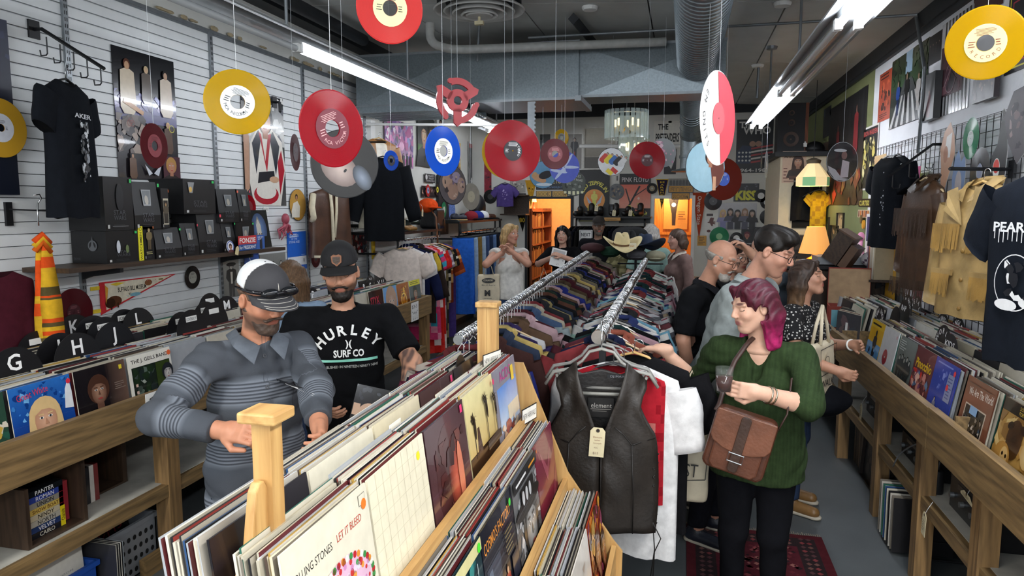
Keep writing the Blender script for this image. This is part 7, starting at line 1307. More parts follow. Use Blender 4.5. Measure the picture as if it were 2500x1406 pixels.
def cowboy(name,label,c,col,rz,tilt=0,band=None,R=.19):
 t=thing(name,label,'hat',c,(tilt,0,rz));M=mat('felt_'+col,col,.85,noise=.06,bmp=.15,bscale=300);k=MB();n=36;V=[];F=[]
 for j,r in enumerate((.09,.12,.155,R)):
  for i in range(n):a=2*PI*i/n;up=.085*(j/3)**2*abs(math.cos(a))**1.5-.03*(j/3)*abs(math.sin(a))**2;V.append((r*math.cos(a)*(1.0 if j else.95),r*math.sin(a)*1.12,up))
 for j in range(3):
  for i in range(n):F.append((j*n+i,j*n+(i+1)%n,(j+1)*n+(i+1)%n,(j+1)*n+i))
 k.add(V,F);o=k.build('brim',M,t,True);so=o.modifiers.new('th','SOLIDIFY');so.thickness=.006;k=MB();V=[];F=[]
 prof=[(.09,0),(.086,.05),(.08,.09),(.072,.115),(.05,.118),(.02,.105),(.0,.1)]
 for r,z in prof:
  for i in range(n):a=2*PI*i/n;pin=1-.18*(z/.12)*max(0,math.sin(a*1+PI*.5))**2;V.append((r*math.cos(a)*pin*(1-.1*z/.12),r*math.sin(a)*1.15,z+.012*abs(math.cos(a))*(z/.12)-.012*(z/.12)*(abs(math.cos(a))<.3)))
 for j in range(len(prof)-1):
  for i in range(n):F.append((j*n+i,j*n+(i+1)%n,(j+1)*n+(i+1)%n,(j+1)*n+i))
 k.add(V,F);k.build('crown',M,t,True)
 if band:k=MB();k.lathe([(.0915,.0),(.09,.025)],30,caps=False);o=k.build('hat_band',mat('band'+band,band,.5),t,True);o.scale=(1,1.14,1)
 return t
hc=at(1519,598,y=7.4);tt=cowboy('cowboy_hat','cream cowboy hat with braided band at the rail ends',hc,'#dccb9c',.25,.18,'#6a4a2c',.20);p=Print(.07,.06,'#e6dcb8');p.text('SALE',.4,.5,.3,'#c88a1c',w=.6,bold=.02);tg=p.build('price_tag');tg.location=(hc[0]+.12,hc[1]-.16,hc[2]-.03);tag(tg,'cream tag lettered sale on the cream hat band','tag')
cowboy('cowboy_hat','navy cowboy hat tipped sideways right of the cream one',at(1575,600,y=7.7),'#1e2c44',-.3,-.15,'#15203a',.21);hh=cowboy('cowboy_hat','black wide hat behind the cream cowboy hat',at(1538,590,y=7.95),'#141416',.1,.9,None,.2)
k=MB();k.ball((0,0,0),(.13,.13,.055),20,8);tag(k.build('felt_beret',mat('felt_maroon','#3a1a1e',.9),None,True,at(1447,605,y=7.5)),'dark maroon beret hat on the left rail end','hat')
t=thing('hat_stand','black wire hat stand between the ends of the rails','stand',(at(1530,620,y=8.0)[0]+.1,8.0,0));k=MB();k.cyl((0,0,0),(0,0,1.42),.014,8);k.lathe([(.2,0),(.2,.015),(.02,.03)],20);k.build('pole',M_black,t);k=MB();k.tube([(-.2,0,1.32),(.3,.05,1.32)],.01,6);k.build('arm',M_black,t)
for i,(px,py,col,lb)in enumerate([(1490,615,'#1f3a2c','dark green folded cap low on the hat stand'),(1555,622,'#4a4a4e','grey tweed cap below the navy hat'),(1600,625,'#8a8672','khaki cap at the right rail far end')]):k=MB();k.ball((0,0,0),(.11,.13,.06),16,7,col);k.ball((0,-.12,-.02),(.07,.06,.01),12,4,col);tag(k.build('cloth_cap',M_cloth,None,True,at(px,py,y=7.6)),lb,'hat')
def pipe_rack(label,y0,y1,xr,z,zs,shlabel):
 t=thing('pipe_rail',label,'clothes rail',(xr,y0,z));L=y1-y0;k=MB();k.cyl((0,0,0),(0,L,0),.017,10);k.build('rail_tube',M_chrome,t,'auto')
 for y in(0,L):k=MB();k.tube(rounded([(0,y,0),(0,y-.03 if y==0 else y+.03,0),(0,y-.03 if y==0 else y+.03,.16),(XL-xr,y-.03 if y==0 else y+.03,.16)],.06),.02,8);k.build('pipe_bracket',M_black,t,True)
 t=thing('clothes_shelf',shlabel,'shelf',(xr,y0,zs));k=MB();k.box((XL-xr,-.1,-.03),(.02,L+.1,0));k.build('shelf_board',M_black,t);
 for y in(.1,L-.1):k=MB();k.tube(rounded([(XL-xr+.02,y,-.25),(-.05,y,-.25),(-.05,y,-.03)],.08),.013,6);k.build('bracket',M_black,t)
c0,c1=at(973,592,x=-3.05),at(1070,572,x=-3.05);zr=(c0[2]+c1[2])/2;yA,yB_=c0[1],c1[1];zs=at(960,568,x=-3.05)[2]
pipe_rack('pipe rail of dresses beyond the cedar bin',yA,yB_,-3.05,zr,zs,'black shelf of hats and bags above the dresses')
fl=noisy(['#c8241e','#c8241e','#d8342c','#e8dcd4','#c8241e'],3,8)
W=[('white lace','blouse',te('#cfc2b8',w=.42,L=.5,sl=.22,sw=.12,sang=1.0,t=.12)),('sheer white','blouse',te('#dcd8d6',w=.42,L=.55,sl=.24,sw=.13,t=.1)),('navy','cardigan',jk('#161c3c',L=.6)),('yellow and black','top',te('#c8a838',pat=striped('#c8a838','#1a1a1a',3,False),L=.6)),('dark brown','coat',jk('#2c221e',L=.9)),('pink floral','dress',te('#c83a6a',L=1.1,flare=1.15,pat=noisy(['#d0406e','#3a9ab0','#e08aa0','#c83a6a'],6,8),key='f1')),('red floral long','dress',te('#c8241e',L=1.28,flare=1.2,pat=fl,key='f2')),('red flowered','dress',te('#c02a24',L=1.25,flare=1.15,pat=noisy(['#c02a24','#e6d6d0','#c02a24','#b01c1c'],9,7),key='f3')),('lilac grey floral','dress',te('#a8a0aa',L=1.15,pat=noisy(['#a8a0aa','#d0cad0','#8a7a8a'],4,16),key='f4')),('dark olive print','dress',te('#4a4434',L=1.25,pat=noisy(['#4a4434','#8a7a54','#2a261c'],5,18),key='f5')),('black and cream','top',te('#1a1a1a',L=.7,pat=noisy(['#1a1a1a','#d8d0c0'],7,7),key='f6')),('orange patterned','blouse',te('#b0552a',L=.75,sl=.3,pat=noisy(['#b0552a','#e0b070','#7a3018'],8,12),key='f7')),('purple','skirt',te('#4a3a7a',L=1.2,sl=0))]
p0=np.array((-3.05,yA+.03,zr));d=np.array((0,yB_-yA-.06,0));L=np.linalg.norm(d)
for i,(col,kind,kw)in enumerate(W):
 q=(i+.3)/len(W);c=p0+d*q;kk={a:b_ for a,b_ in kw.items()if a!='key'};o=link('hanging_garment',garment_mesh(**dict(kk,seed=60+i)).mesh('garment',M_cloth,True),None,(c[0]+.02,c[1],c[2]-.09),(0,0,.35));lb='%s %s on the pipe rail of dresses'%(col,kind);tag(o,lb,'garment','garments on the pipe rail');rack_hanger((c[0]+.02,c[1],c[2]-.078),.35,'pipe rail of dresses',['#c9a468','#d8b0b0','#e0dcd4'][i%3],lb)
def shoe(c,rz,col,label,sole='#d8cfae',L=.28,name='shoe'):
 t=thing(name,label,'shoe',c,(0,0,rz));s=SD(.007);s.cap((0,-L*.32,.045),(0,L*.28,.04),.045,.038,.02);s.cap((0,-L*.36,.06),(0,-L*.25,.085),.04,.036,.02);s.ell((0,-L*.27,.125),(.026,.045,.04),None,.01,'s');s.fn(lambda X,Y,Z,F:np.maximum(F,.012-Z+0*X));sd_obj('upper',s,M_leather,col,t);s=SD(.007);s.cap((0,-L*.36,.012),(0,L*.3,.012),.043,.04,.01);s.fn(lambda X,Y,Z,F:np.maximum(np.maximum(F,Z-.022+0*X),.002-Z));sd_obj('sole',s,mat('sole_'+sole,sole,.7),sole,t);return t
c=at(978,506,x=-3.25);t=thing('sun_helmet','pale domed sun helmet on the hat shelf','hat',(c[0],c[1],zs+.14));k=MB();k.lathe([(.19,.0),(.2,.012),(.135,.05),(.12,.12),(.07,.17),(.015,.185),(0,.186)],30,caps=False);k.build('dome',mat('helmet_cream','#cfccbe',.6),t,True);k=MB();k.ball((0,0,-.07),(.12,.13,.07),16,8);k.build('liner',mat('helmet_green','#2c3834',.6),t,True)
c=at(949,531,x=-3.15);k=MB();k.lathe([(0,-.02),(.085,-.02),(.085,.02),(0,.02)],28,(0,0,.09),'x',col='#a8a6e0');k.lathe([(0,.021),(.062,.022)],24,(0,0,.09),'x',col='#6a6ac8',caps=False);tag(k.build('lavender_clock',M_gloss,None,False,(c[0],c[1],zs)),'round lavender clock on the hat shelf','clock')
c=at(1045,508,x=-3.2);k=MB();k.ball((0,0,.12),(.13,.15,.1),18,9,'#e0501e');k.ball((.12,-.08,.1),(.1,.1,.012),14,4,'#e0501e');tag(k.build('orange_cap',M_cloth,None,True,(c[0],c[1],zs+.17)),'bright orange cap on top of the leather bag','hat')
t=thing('leather_bag','black leather bag with a hanging tan strap on hat shelf','bag',(c[0]+.02,c[1]+.1,zs));s=SD(.012);s.rbox((0,0,.13),(.12,.17,.13),None,.04);sd_obj('body',s,M_leather,'#1d1d20',t);k=MB();k.tube([(.05,-.2,.26),(.13,-.22,.15),(.15,-.24,-.05),(.16,-.25,-.2)],.02,6,'#6a4228',sq=.3);k.tube([(.05,.1,.26),(.13,.12,.1),(.14,.1,-.05)],.016,6,'#5a3a22',sq=.3);k.build('strap',M_leather,t,True)
for i,(px,py)in enumerate([(1003,528),(1032,520),(988,545)]):q=at(px,py,x=-3.02);swing_tag((q[0],q[1],q[2]+.05),['white tag on the brown gloves','white tag on the leather bag strap','orange white tag at the hat shelf edge'][i],.09,.05,PI/2)
c=at(985,540,x=-3.1);k=MB();[k.tube([(0,-.1+.05*i,.03),(.04,-.06+.05*i,.05),(.09,-.02+.05*i,.02)],.02,6,'#8a6434')for i in range(5)];tag(k.build('leather_gloves',M_leather,None,True,(c[0],c[1],zs)),'tan leather gloves on the hat shelf edge','gloves')
c0,c1=at(1140,566,x=-3.0),at(1228,556,x=-3.0);zj=(c0[2]+c1[2])/2;zq=at(1110,541,x=-3.0)[2];yA,yB_=c0[1]-.3,min(11.6,c1[1]);pipe_rack('far pipe rail of jeans beyond the black panel',yA,yB_,-3.0,zj,zq,'black shelf of shoes and caps above the jeans')
for i,(col,nm)in enumerate([('#2a62c0','bright blue'),('#8fa6c0','pale blue'),('#7a6234','tan'),('#9ab0c8','washed blue'),('#3a4e74','mid blue'),('#24304a','dark blue'),('#5a76a0','faded blue'),('#1a1e2a','near black'),('#2a3448','indigo'),('#16181e','black')]):
 y=yA+.05+i*(yB_-yA-.1)/10;k=garment_mesh(.30 if i==0 else.30,1.08,0,col,.06,.17,1.12,seed=80+i,drop=.004,fold=.02,pat=(lambda u,v,f:'#1a1a1c' if v>.5 and abs(u-.5)<.05 else None));o=k.build('hanging_trousers',M_cloth,None,True,(-3.0+.02,y,zj-.07),(0,0,.3));tag(o,'%s trousers clipped on the far pipe rail'%nm,'trousers','trousers on the far pipe rail');k=MB();k.tube([(-.18,0,-.06),(.18,0,-.06)],.006,5);k.tube([(0,0,-.06),(0,0,.0),(.015,0,.025)],.004,5);tag(k.build('clip_hanger',M_black,None,True,(-2.98,y,zj),(0,0,.3)),'clip hanger holding the %s trousers on the far pipe rail'%nm,'hanger','clip hangers on the far pipe rail')
for i,(px,col,lb,so_)in enumerate([(1122,'#1c2030','navy clog with a tan sole on the shoe shelf','#c8a468'),(1143,'#20242e','second navy clog with tan sole on the shoe shelf','#c8a468'),(1180,'#6a3a24','brown leather shoe on the shoe shelf','#3a2a20'),(1200,'#4a2c1c','dark brown shoe beside the boots','#2a1c14')]):q=at(px,530,x=-3.15);shoe((q[0],min(q[1],yB_-.1),zq),-.9,col,lb,so_)
for i,(px,py,col,lb)in enumerate([(1165,525,'#2a3a8a','blue and white cap on the shoe shelf'),(1178,522,'#e0e2e6','white and black cap on the shoe shelf'),(1150,528,'#8a2a34','red box shaped cap on the shoe shelf')]):q=at(px,py,x=-3.1);k=MB();k.ball((0,0,.05),(.11,.12,.09),14,7,col);k.ball((.12,-.05,.02),(.09,.08,.01),12,4,'#1a1a22');tag(k.build('ball_cap',M_cloth,None,True,(q[0],min(q[1],yB_-.1),zq)),lb,'hat')
q=at(1190,515,x=-3.3);k=MB();k.ball((0,0,.16),(.14,.17,.22),16,9,'#1a1a1c');tag(k.build('black_rucksack',M_leather,None,True,(q[0],min(q[1],11.3),zq+.03)),'black rucksack standing on the shoe shelf with tags','bag')
c=at(1232,447,x=-3.2);c[1]=11.6;hang('lilac tee shirt with a pale print hung in the far left corner',garment_mesh(.28,.38,.14,'#4a3c74',.08,.06,seed=91,sw=.07),at(1233,445,y=11.5),.2,prints=lambda t:decal_flat(t,.14,.2,-.055,-.30,lambda p:p.splat(.2,.1,.8,.9,['#8a7ab0','#a89ac8','#6a5a98'],14,.12)))
#  rear wall, book room, fitting room
pB=lambda TL,BR,bg,label,draw=None,**kw:poster('B',TL,BR,bg,kw.pop('name','wall_poster'),label,kw.pop('cat','poster'),draw,**kw)
pB((1597,296),(1662,364),'#dedbd2','white poster with tall black lettering behind the lower pipe',lambda p:(p.text('THE',.34,.8,.2,'#141414',w=.38,bold=.03),p.text('PRETENDERS',.5,.42,.3,'#141414',w=.86,bold=.03),p.rect(.05,.05,.95,.15,'#bab6ac')))
pB((1428,314),(1502,410),'#9a948a','hazy horizon poster with a dark hatted head',lambda p:(p.grad(0,.3,1,1,'#8a8478','#bab4a4'),p.rect(0,0,1,.28,'#5a5650'),p.poly([(.55,.3),(.7,.5),(.8,.62),(.9,.5),(1,.3)],'#1a1a1c'),p.ell(.8,.55,.08,.08,'#c8c0b4')),frame=('#c9c6be',.03))
pB((1318,328),(1343,412),'#4a4a4a','narrow dark photo poster left of the maroon single',lambda p:p.splat(0,0,1,1,['#6a6660','#2a2a2a','#8a8680'],16,.2));pB((1385,328),(1420,412),'#8a8680','tall photograph of a singer at a red microphone stand',lambda p:(p.person(.5,.3,.6,'#a89080','#2a2220','#3a3a3c','#2a2a2e'),p.line(.5,0,.5,.5,.02,'#8a3034')),frame=('#d8d6d0',.02))
def draw_flag(p):
 p.rect(.04,.03,.96,.97,'#232428');p.text('The',.3,.88,.11,'#d8d6d0',w=.4,bold=.03);p.text('WHO',.55,.78,.13,'#d8d6d0',w=.7,bold=.03)
 for i in range(5):p.poly([(.4,.2+.06*i),(.97,.26+.06*i),(.97,.29+.06*i),(.4,.23+.06*i)],'#a83a3c' if i%2==0 else '#d4ccc4')
 p.poly([(.06,.2),(.42,.2),(.42,.5),(.2,.52),(.06,.4)],'#24304c');[p.disc(.12+.09*(i%4),.25+.07*(i//4),.018,'#d0d0cc',n=5)for i in range(12)];p.ell(.45,.54,.08,.05,'#a8806a');p.ell(.6,.54,.08,.05,'#a8806a');p.text('1964-1989',.5,.08,.06,'#d8d6d0',w=.8,bold=.02)
pB((1796,288),(1888,426),'#cfccc2','framed dark band poster with a starred flag blanket',draw_flag)
def draw_angel(p):p.text('LED ZEPPELIN',.5,.5,.08,'#d8cf5a',arc=(p.w*.44,PI*.86,PI*.14),bold=.02);p.disc(.5,.42,p.w*.36,'#d8683a','#e09a4a');p.rect(.28,.2,.72,.3,'#c8b83c');p.poly([(.5,.3),(.22,.5),(.3,.36)],'#aab4c4');p.poly([(.52,.3),(.78,.52),(.72,.36)],'#aab4c4');p.person(.5,.26,.34,'#d8d06a','#c8b85a','#d8d06a','#c8c85a');p.rect(.0,.0,1,.01,'#d8cf5a')
pB((1416,416),(1486,540),'#121214','black poster with an orange circle and yellow arched lettering',draw_angel,frame=('#1c1c18',.008))
def draw_tree(p):p.grad(0,.3,1,.8,'#e8a08a','#d8604a');p.rect(0,.78,1,1,'#17171a');p.text('PINK FLOYD',.5,.88,.1,'#d8d0d0',w=.85,bold=.005);p.rect(0,0,1,.28,'#141416');p.line(.1,.1,.65,.75,.03,'#17151a');p.line(.35,.4,.2,.7,.02,'#17151a');p.line(.5,.55,.85,.7,.014,'#17151a');p.splat(.25,.1,.9,.4,['#a8b03c','#17151a','#c8c85a','#d87a5a'],30,.08,3);p.disc(.62,.5,.02,'#f0d0c0')
pB((1513,424),(1587,545),'#1a1a1d','black and coral poster with twisted dark branches',draw_tree)
wallrec('B',1505,468,.13,V_pic,None,'round picture disc of figures between the two big posters',lambda p:p.splat(.15,.15,.85,.85,['#3a4a6a','#8a7a64','#2a3040','#b0a088'],26,.12,3));wallrec('B',1592,460,S7,V_blk,'#9a8a6a','black single beside the coral branch poster');wallrec('B',1858,478,.105,V_blk,'#c9c9c4','black record with white label, upper of a pair by booth',big=True);wallrec('B',1873,494,.105,V_blk,'#c9c9c4','black record with white label, lower of a pair by booth');wallrec('B',1874,530,.12,V_blk,'#8a8a88','black record under the booth side pair');wallrec('B',1756,577,.15,V_grn,'#8ac08a','green record standing low on the rear wall',big=False,off=.05);wallrec('B',1798,582,.1,V_blk,'#d8d8d4','black record with white label low beside the green one',off=.05)
c=wallpt('B',1617,437,.01);p=Print(.2,.5,None);p.poly([(0,1),(1,1),(.5,0)],'#d8b03c');p.poly([(.06,.97),(.94,.97),(.5,.06)],'#2a2340');[p.text(ch,.5,.9-.085*i,.06,'#e0c04a',w=.34-.02*i,bold=.02)for i,ch in enumerate('MARSHFIELD')];p.mb.prism([(-.1,.5),(.1,.5),(0,0)],.0,.004,'xz','#2a2340');o=p.build('felt_pennant',None,M_cloth);o.location=(c[0],c[1],c[2]-.5);tag(o,'dark purple hanging pennant with yellow letters','pennant')
c=wallpt('B',1708,470,.01);p=Print(.22,.75,None);p.poly([(0,1),(1,1),(.55,0)],'#a8452c');a,tr,lo,hi=text_tris('Oregon State',.01);s_=.62*.75/hi[0];p.raw([(.5+(y_-.3)*s_/.22,.93-(x_)*s_/.75)for x_,y_ in a],[t_[::1]for t_ in tr],'#e6dcd0');p.mb.prism([(-.11,.75),(.11,.75),(.01,0)],.0,.004,'xz','#a8452c');o=p.build('felt_pennant',None,M_cloth);o.location=(c[0],c[1],c[2]-.75);tag(o,'rust red hanging pennant with cream script','pennant')
c=wallpt('B',1296,440,.01);p=Print(.2,.45,None);p.poly([(0,1),(1,1),(.5,0)],'#b88a2c');p.splat(.3,.4,.7,.75,['#3a2a14','#d8b04a'],8,.1);p.mb.prism([(-.1,.45),(.1,.45),(0,0)],.0,.004,'xz','#b88a2c');o=p.build('felt_pennant',None,M_cloth);o.location=(c[0],c[1],c[2]-.45);tag(o,'mustard hanging pennant left of the book room sign','pennant')
c=wallpt('B',1274,524,.01);p=Print(.16,.3,None);p.poly([(0,1),(1,1),(.6,0)],'#1a1a18');p.text('80',.52,.7,.25,'#c8a83c',bold=.03);o=p.build('felt_pennant',None,M_cloth);o.location=(c[0],c[1],c[2]-.3);tag(o,'small black pennant with yellow figures by the book room','pennant')
def sgn(TL,BR,txt,label,col='#c9a052'):return pB(TL,BR,'#2a2c3a',label,lambda p:(p.rect(.03,.08,.97,.92,col),p.text(txt,.5,.5,.56,'#5a4a30',w=.86,bold=.05),p.text(txt,.5,.5,.56,col,w=.86,bold=.0)),name='room_sign',cat='sign',thick=.02,off=.012)
sgn((1309,466),(1347,481),'BOOK','tan letter board reading book over the left doorway');sgn((1348,466),(1386,481),'ROOM','tan letter board reading room over the left doorway');sgn((1632,453),(1693,470),'FITTING','amber letter board reading fitting over the right doorway','#c8902c');sgn((1640,471),(1684,487),'ROOM','amber letter board reading room over the right doorway','#c8902c')
pB((1309,425),(1385,463),'#14161c','black and gold woollen mills sign over the left doorway',lambda p:(p.text('AMERICA',.5,.84,.1,'#8a7a5a',w=.4),p.text('PENDLETON',.5,.55,.3,'#c8b88a',w=.86,bold=.02),p.text('A PENDLETON WOOLEN MILLS',.5,.16,.13,'#6a8ab8',w=.9)),name='shop_sign',cat='sign')
pB((1632,436),(1692,452),'#8a8a82','long photograph of a band over the fitting room sign',lambda p:[p.person(.1+.13*i,0,.9,'#b0a090','#3a3630','#4a4a48',None,wide=1.2)for i in range(7)])
pB((1792,448),(1852,492),'#25262a','dark band poster with tall yellow logo letters',lambda p:(p.text('KISS',.5,.36,.5,'#c8c42c',w=.84,bold=.05),p.splat(.05,.65,.95,.97,['#3a3a40','#5a5a62'],10,.1)))
def draw_longhair(p):p.grad(0,0,1,1,'#9a9aa0','#bcbcc0');[p.face(.12+.19*i,.62+.05*(i%2),.11,'#c8b0a0',['#c8a870','#2a2220','#1a1816','#8a6a50','#1a1816'][i],['#8a8ab0','#4a4a5a','#1a1a1e','#5a5a6a','#202024'][i],1,None,'#a88a78',1.5)for i in range(5)];[p.rect(.05+.19*i,0,.2+.19*i,.3,['#7a7aa8','#3a3a48','#1c1c20','#4a4a5a','#1a1a1e'][i])for i in range(5)]
pB((1755,496),(1846,560),'#aaaab0','wide photo poster of five long haired musicians',draw_longhair)
pB((1722,520),(1752,575),'#d8d6d0','white card with brown octopus prints',lambda p:(p.rect(.1,.86,.6,.97,'#3a2a28'),[p.ell(.5+.1*math.cos(i),.6+.1*math.sin(2*i),.22,.03,'#5a2a24',None,i)for i in range(7)],p.ell(.5,.7,.16,.1,'#5a2a24'),p.ell(.3,.2,.15,.06,'#5a2a24')));pB((1812,556),(1842,592),'#16161a','dark framed concert photo in red light',lambda p:p.face(.4,.5,.2,'#8a2a44','#5a1a2a',None),frame=('#2a2a2e',.012));pB((1843,556),(1872,592),'#16171a','dark framed photo beside the red lit one',lambda p:p.splat(.1,.1,.9,.9,['#2a2a30','#3a3a40'],8,.2),frame=('#2a2a2e',.012));pB((1632,295),(1640,300),'#d0d0cc','tiny white card near the tall black lettering',None);pB((1488,500),(1508,522),'#1a1a1c','small black framed photograph between the big posters',lambda p:p.rect(.2,.2,.8,.8,'#4a4e54'),frame=('#101012',.01));pB((1502,425),(1512,445),'#c9c7c0','small white drawing between the big posters',lambda p:p.rect(.3,.2,.7,.8,'#5a5a58'));pB((1622,364),(1650,425),'#1c1e22','dark poster with a white wedge beside the red record',lambda p:p.poly([(.2,.5),(.9,.6),(.6,.2)],'#d0d0cc'));pB((1663,384),(1690,422),'#d0cec6','white poster with a black leg silhouette',lambda p:p.poly([(.2,1),(.8,1),(.6,.5),(.65,.1),(.4,.1),(.35,.5)],'#141414'))
pB((1182,356),(1200,492),'#8a1c30','tall crimson poster in the far left corner',lambda p:p.splat(0,0,1,.6,['#a83a4a','#3a1a24','#6a2034'],10,.3));pB((1245,440),(1283,470),'#9a968e','grey photograph of dancers left of the pennant',lambda p:p.splat(.1,.1,.9,.9,['#2a2a2a','#c8c0b8','#5a5650'],14,.14));pB((1250,472),(1284,495),'#2a2a2c','dark photograph under the dancers picture',lambda p:p.splat(.1,.1,.9,.9,['#c8c0b8','#5a5650'],8,.14))
wallrec('B',1197,480,.12,V_blk,'#3a3a3a','black record by the far left corner');
pipe('white_pipe','thin white pipe running along the rear wall above the posters','pipe',[at(1415,357,y=YB-.03),at(1700,357,y=YB-.03)],.035,M_white)
t=thing('display_ledge','brown wooden ledge box with small photographs in the far corner','shelf',at(1255,525,y=11.75));k=MB();k.box((-.22,-.1,0),(.22,.2,.02));k.box((-.22,.18,.02),(.22,.2,.34));k.box((-.22,-.1,.32),(.22,.2,.34));k.build('ledge_box',M_dark,t)
t=thing('boot_shelf','black pipe shelf of boots under the big band posters','shelf',at(1400,528,y=11.7));W_=at(1590,528,y=11.7)[0]-t.location[0];k=MB();k.box((0,-.1,-.03),(W_,.28,0));k.build('shelf_board',M_black,t)
for x in(.05,W_-.1):k=MB();k.tube(rounded([(x,.28,-.03),(x,.0,-.03),(x,-.02,-.22),(x,.28,-.22)],.06),.016,7);k.build('pipe_bracket',M_black,t,True)
k=MB();k.cyl((0,0,-.22),(W_,0,-.22),.017,8);k.build('rail_tube',M_black,t)
for i,px in enumerate((1412,1440,1462,1500,1530,1560)):
 q=at(px,528,y=11.72);s=SD(.012);s.cap((0,-.11,.045),(0,.06,.045),.045,.05,.02);s.cap((0,.06,.05),(0,.07,.12+.05*(i%2)),.05,.05,.02);s.fn(lambda X,Y,Z,F:np.maximum(F,.002-Z+0*X));o=sd_obj('black_boot',s,M_leather,['#17171a','#121214','#1b1a1c'][i%3],None,None,q,(0,0,-.3));tag(o,'black leather boot, %s from the left on the boot shelf'%['first','second','third','fourth','fifth','sixth'][i],'boot')
for i,px in enumerate((1457,1500,1540)):q=at(px,500+12*(i>0),y=11.5);swing_tag((q[0],q[1],q[2]),['white tag on the tall boots before the orange circle','white tag hanging from the boot shelf middle','white tag hanging from the boot shelf right end'][i],.1,.055,0)
q=at(1495,531,y=11.55);poster_at((q[0],q[1],q[2]-.05),0,.26,.05,'#b8863c','shelf_sign','amber strip sign under the boot shelf','sign',lambda p:p.lines(.08,.25,.92,.75,1,'#4a3414'))
for i in range(16):
 q=at(1402+11.5*i,552,y=11.7);o=link('hanging_garment',variant('dk%d'%(i%4),w=.42,L=.7,sl=.4,col=['#17181e','#1c2030','#20201f','#2a2622'][i%4],t=.08,sang=1.3,seed=i),None,q,(0,0,1.2));tag(o,'dark garment, %s from the left under the boot shelf'%ORD[i],'garment','dark garments under the boot shelf')
q=at(1430,597,y=10.6);ds=poster_at((q[0],q[1],q[2]),0,.2,.22,'#d8d8d6','door_sign','white lettered sign held up beside the capped man','sign',lambda p:(p.rect(.06,.06,.94,.94,'#5a5c60'),p.rect(.09,.09,.91,.91,'#e0e0de'),p.text('NEXT',.5,.68,.24,'#4a4c50',w=.7,bold=.03),p.text('STOP',.5,.32,.24,'#4a4c50',w=.7,bold=.03)));k=MB();k.cyl((0,.012,-q[2]+.01),(0,.012,.2),.01,8);k.build('pole',M_steel,ds)
t=thing('bookcase','red brown bookcase full of old books inside the book room','bookcase',(bx0-.30,YB+.2,0));k=MB()
BW,BH=1.9,1.92
k.box((0,0,0),(.03,BW,BH));k.build('back',M_mahog,t)
for y in(0,BW/2,BW-.03):k=MB();k.box((.03,y,0),(.33,y+.03,BH));k.build('upright',M_mahog,t)
for i in range(7):k=MB();k.box((.03,.03,.06+.3*i),(.34,BW-.03,.085+.3*i));k.build('shelf',M_mahog,t)
r=random.Random(9)
for s in range(6):
 y,nb_=.06,0
 while y<1.15:
  w,h=r.uniform(.025,.05),r.uniform(.18,.25);k=MB();k.box((0,0,0),(.2,w*.92,h),r.choice(['#5a2a1a','#7a4a2a','#8a6a3a','#3a2418','#6a3a2a','#a88a5a','#4a3a2a','#702c20']));tag(k.build('old_book',M_print,None,False,(bx0-.30+.12,YB+.2+y,.086+.3*s)),'old book, %s from the near end on the %s bookcase shelf from below'%(ordw(nb_),ORD[s]),'book','old books in the book room');nb_+=1;y+=w+(.04 if.9<y<.95 else.001)
  if BW/2-.05<y<BW/2+.03:y=BW/2+.035
for i,(x,h_,r_,lb)in enumerate(((.12,.24,.12,'lit table lamp on top of the book room bookcase'),(.5,.2,.06,'small second lamp beside the lit one in the book room'))):
 c=at(1314 if i==0 else 1325,512,y=YB+.5+.5*i);t=thing('table_lamp',lb,'lamp',(bx0-.1+.0,YB+.4+.55*i,BH));k=MB();k.lathe([(.05,0),(.02,.03),(.012,.12)],14);k.build('base',M_mahog,t,'auto');k=MB();k.lathe([(r_,.12),(r_*.55,.12+h_*.75)],20,caps=False);k.build('shade',emit('warm_shade','#ffb866',2.2),t,True)
point('book_room_light',(bx0+.25,YB+.9,2.35),48,(1,.66,.34),.12);point('fitting_room_light',(fx0+.2,YB+.7,2.2),26,(1,.68,.36),.08)
c=at(1645,500,y=YB+.9);t=thing('bare_bulb','glowing bare bulb hanging in the fitting room','lamp',c);k=MB();k.ball((0,0,0),.035,14,8);k.build('bulb',emit('bulb','#ffe0b0',14),t,True);k=MB();k.cyl((0,0,.035),(0,0,2.6-c[2]),.006,6);k.build('cord',M_black,t)
poster_at((bx1+.02,YB+2.28,1.55),0,.5,.5,'#b8542c','book_room_picture','red orange picture on the book room back wall','picture',lambda p:(p.rect(0,.5,1,1,'#c8983c'),[p.rect(.1+.13*i,.55,.18+.13*i,.9,'#5a2a1a')for i in range(6)],p.rect(0,.1,1,.2,'#5a2018')))
poster_at((fx0+.33,YB+1.16,1.55),0,.42,.55,'#c89a4a','fitting_poster','amber poster of a dark stockinged leg in the fitting room','poster',lambda p:(p.poly([(.2,1),(.62,1),(.52,.5),(.5,.12),(.36,.12),(.34,.5)],'#2a1c18'),p.lines(.6,.3,.95,.6,4,'#7a5420')))
pB((1703,575),(1724,600),'#c8902c','amber notice with rows of small print by the fitting room',lambda p:p.lines(.1,.1,.9,.9,5,'#5a3c10'),name='notice',cat='sign')
k=MB();k.box((-.5,-.1,0),(.5,.2,.9));tag(k.build('counter_table',M_dark,loc=(.1,10.9,0)),'dark table with bottles before the fitting room','table')
for i in range(5):k=MB();k.lathe([(.035,0),(.037,.18),(.014,.23),(.014,.3),(0,.3)],14,col=['#1a2418','#20141a','#14181c'][i%3]);tag(k.build('wine_bottle',M_gloss,None,True,(at(1612+11*i,640,y=10.85)[0],10.85,.9)),'dark wine bottle, %s from the left on the far table'%['first','second','third','fourth','fifth'][i],'bottle')
rc=[at(1663,1290,z=.008),at(1995,1306,z=.008)];x0,x1,y1=rc[0][0]+.03,rc[1][0]+.02,4.33
RW,RLn=x1-x0,1.7
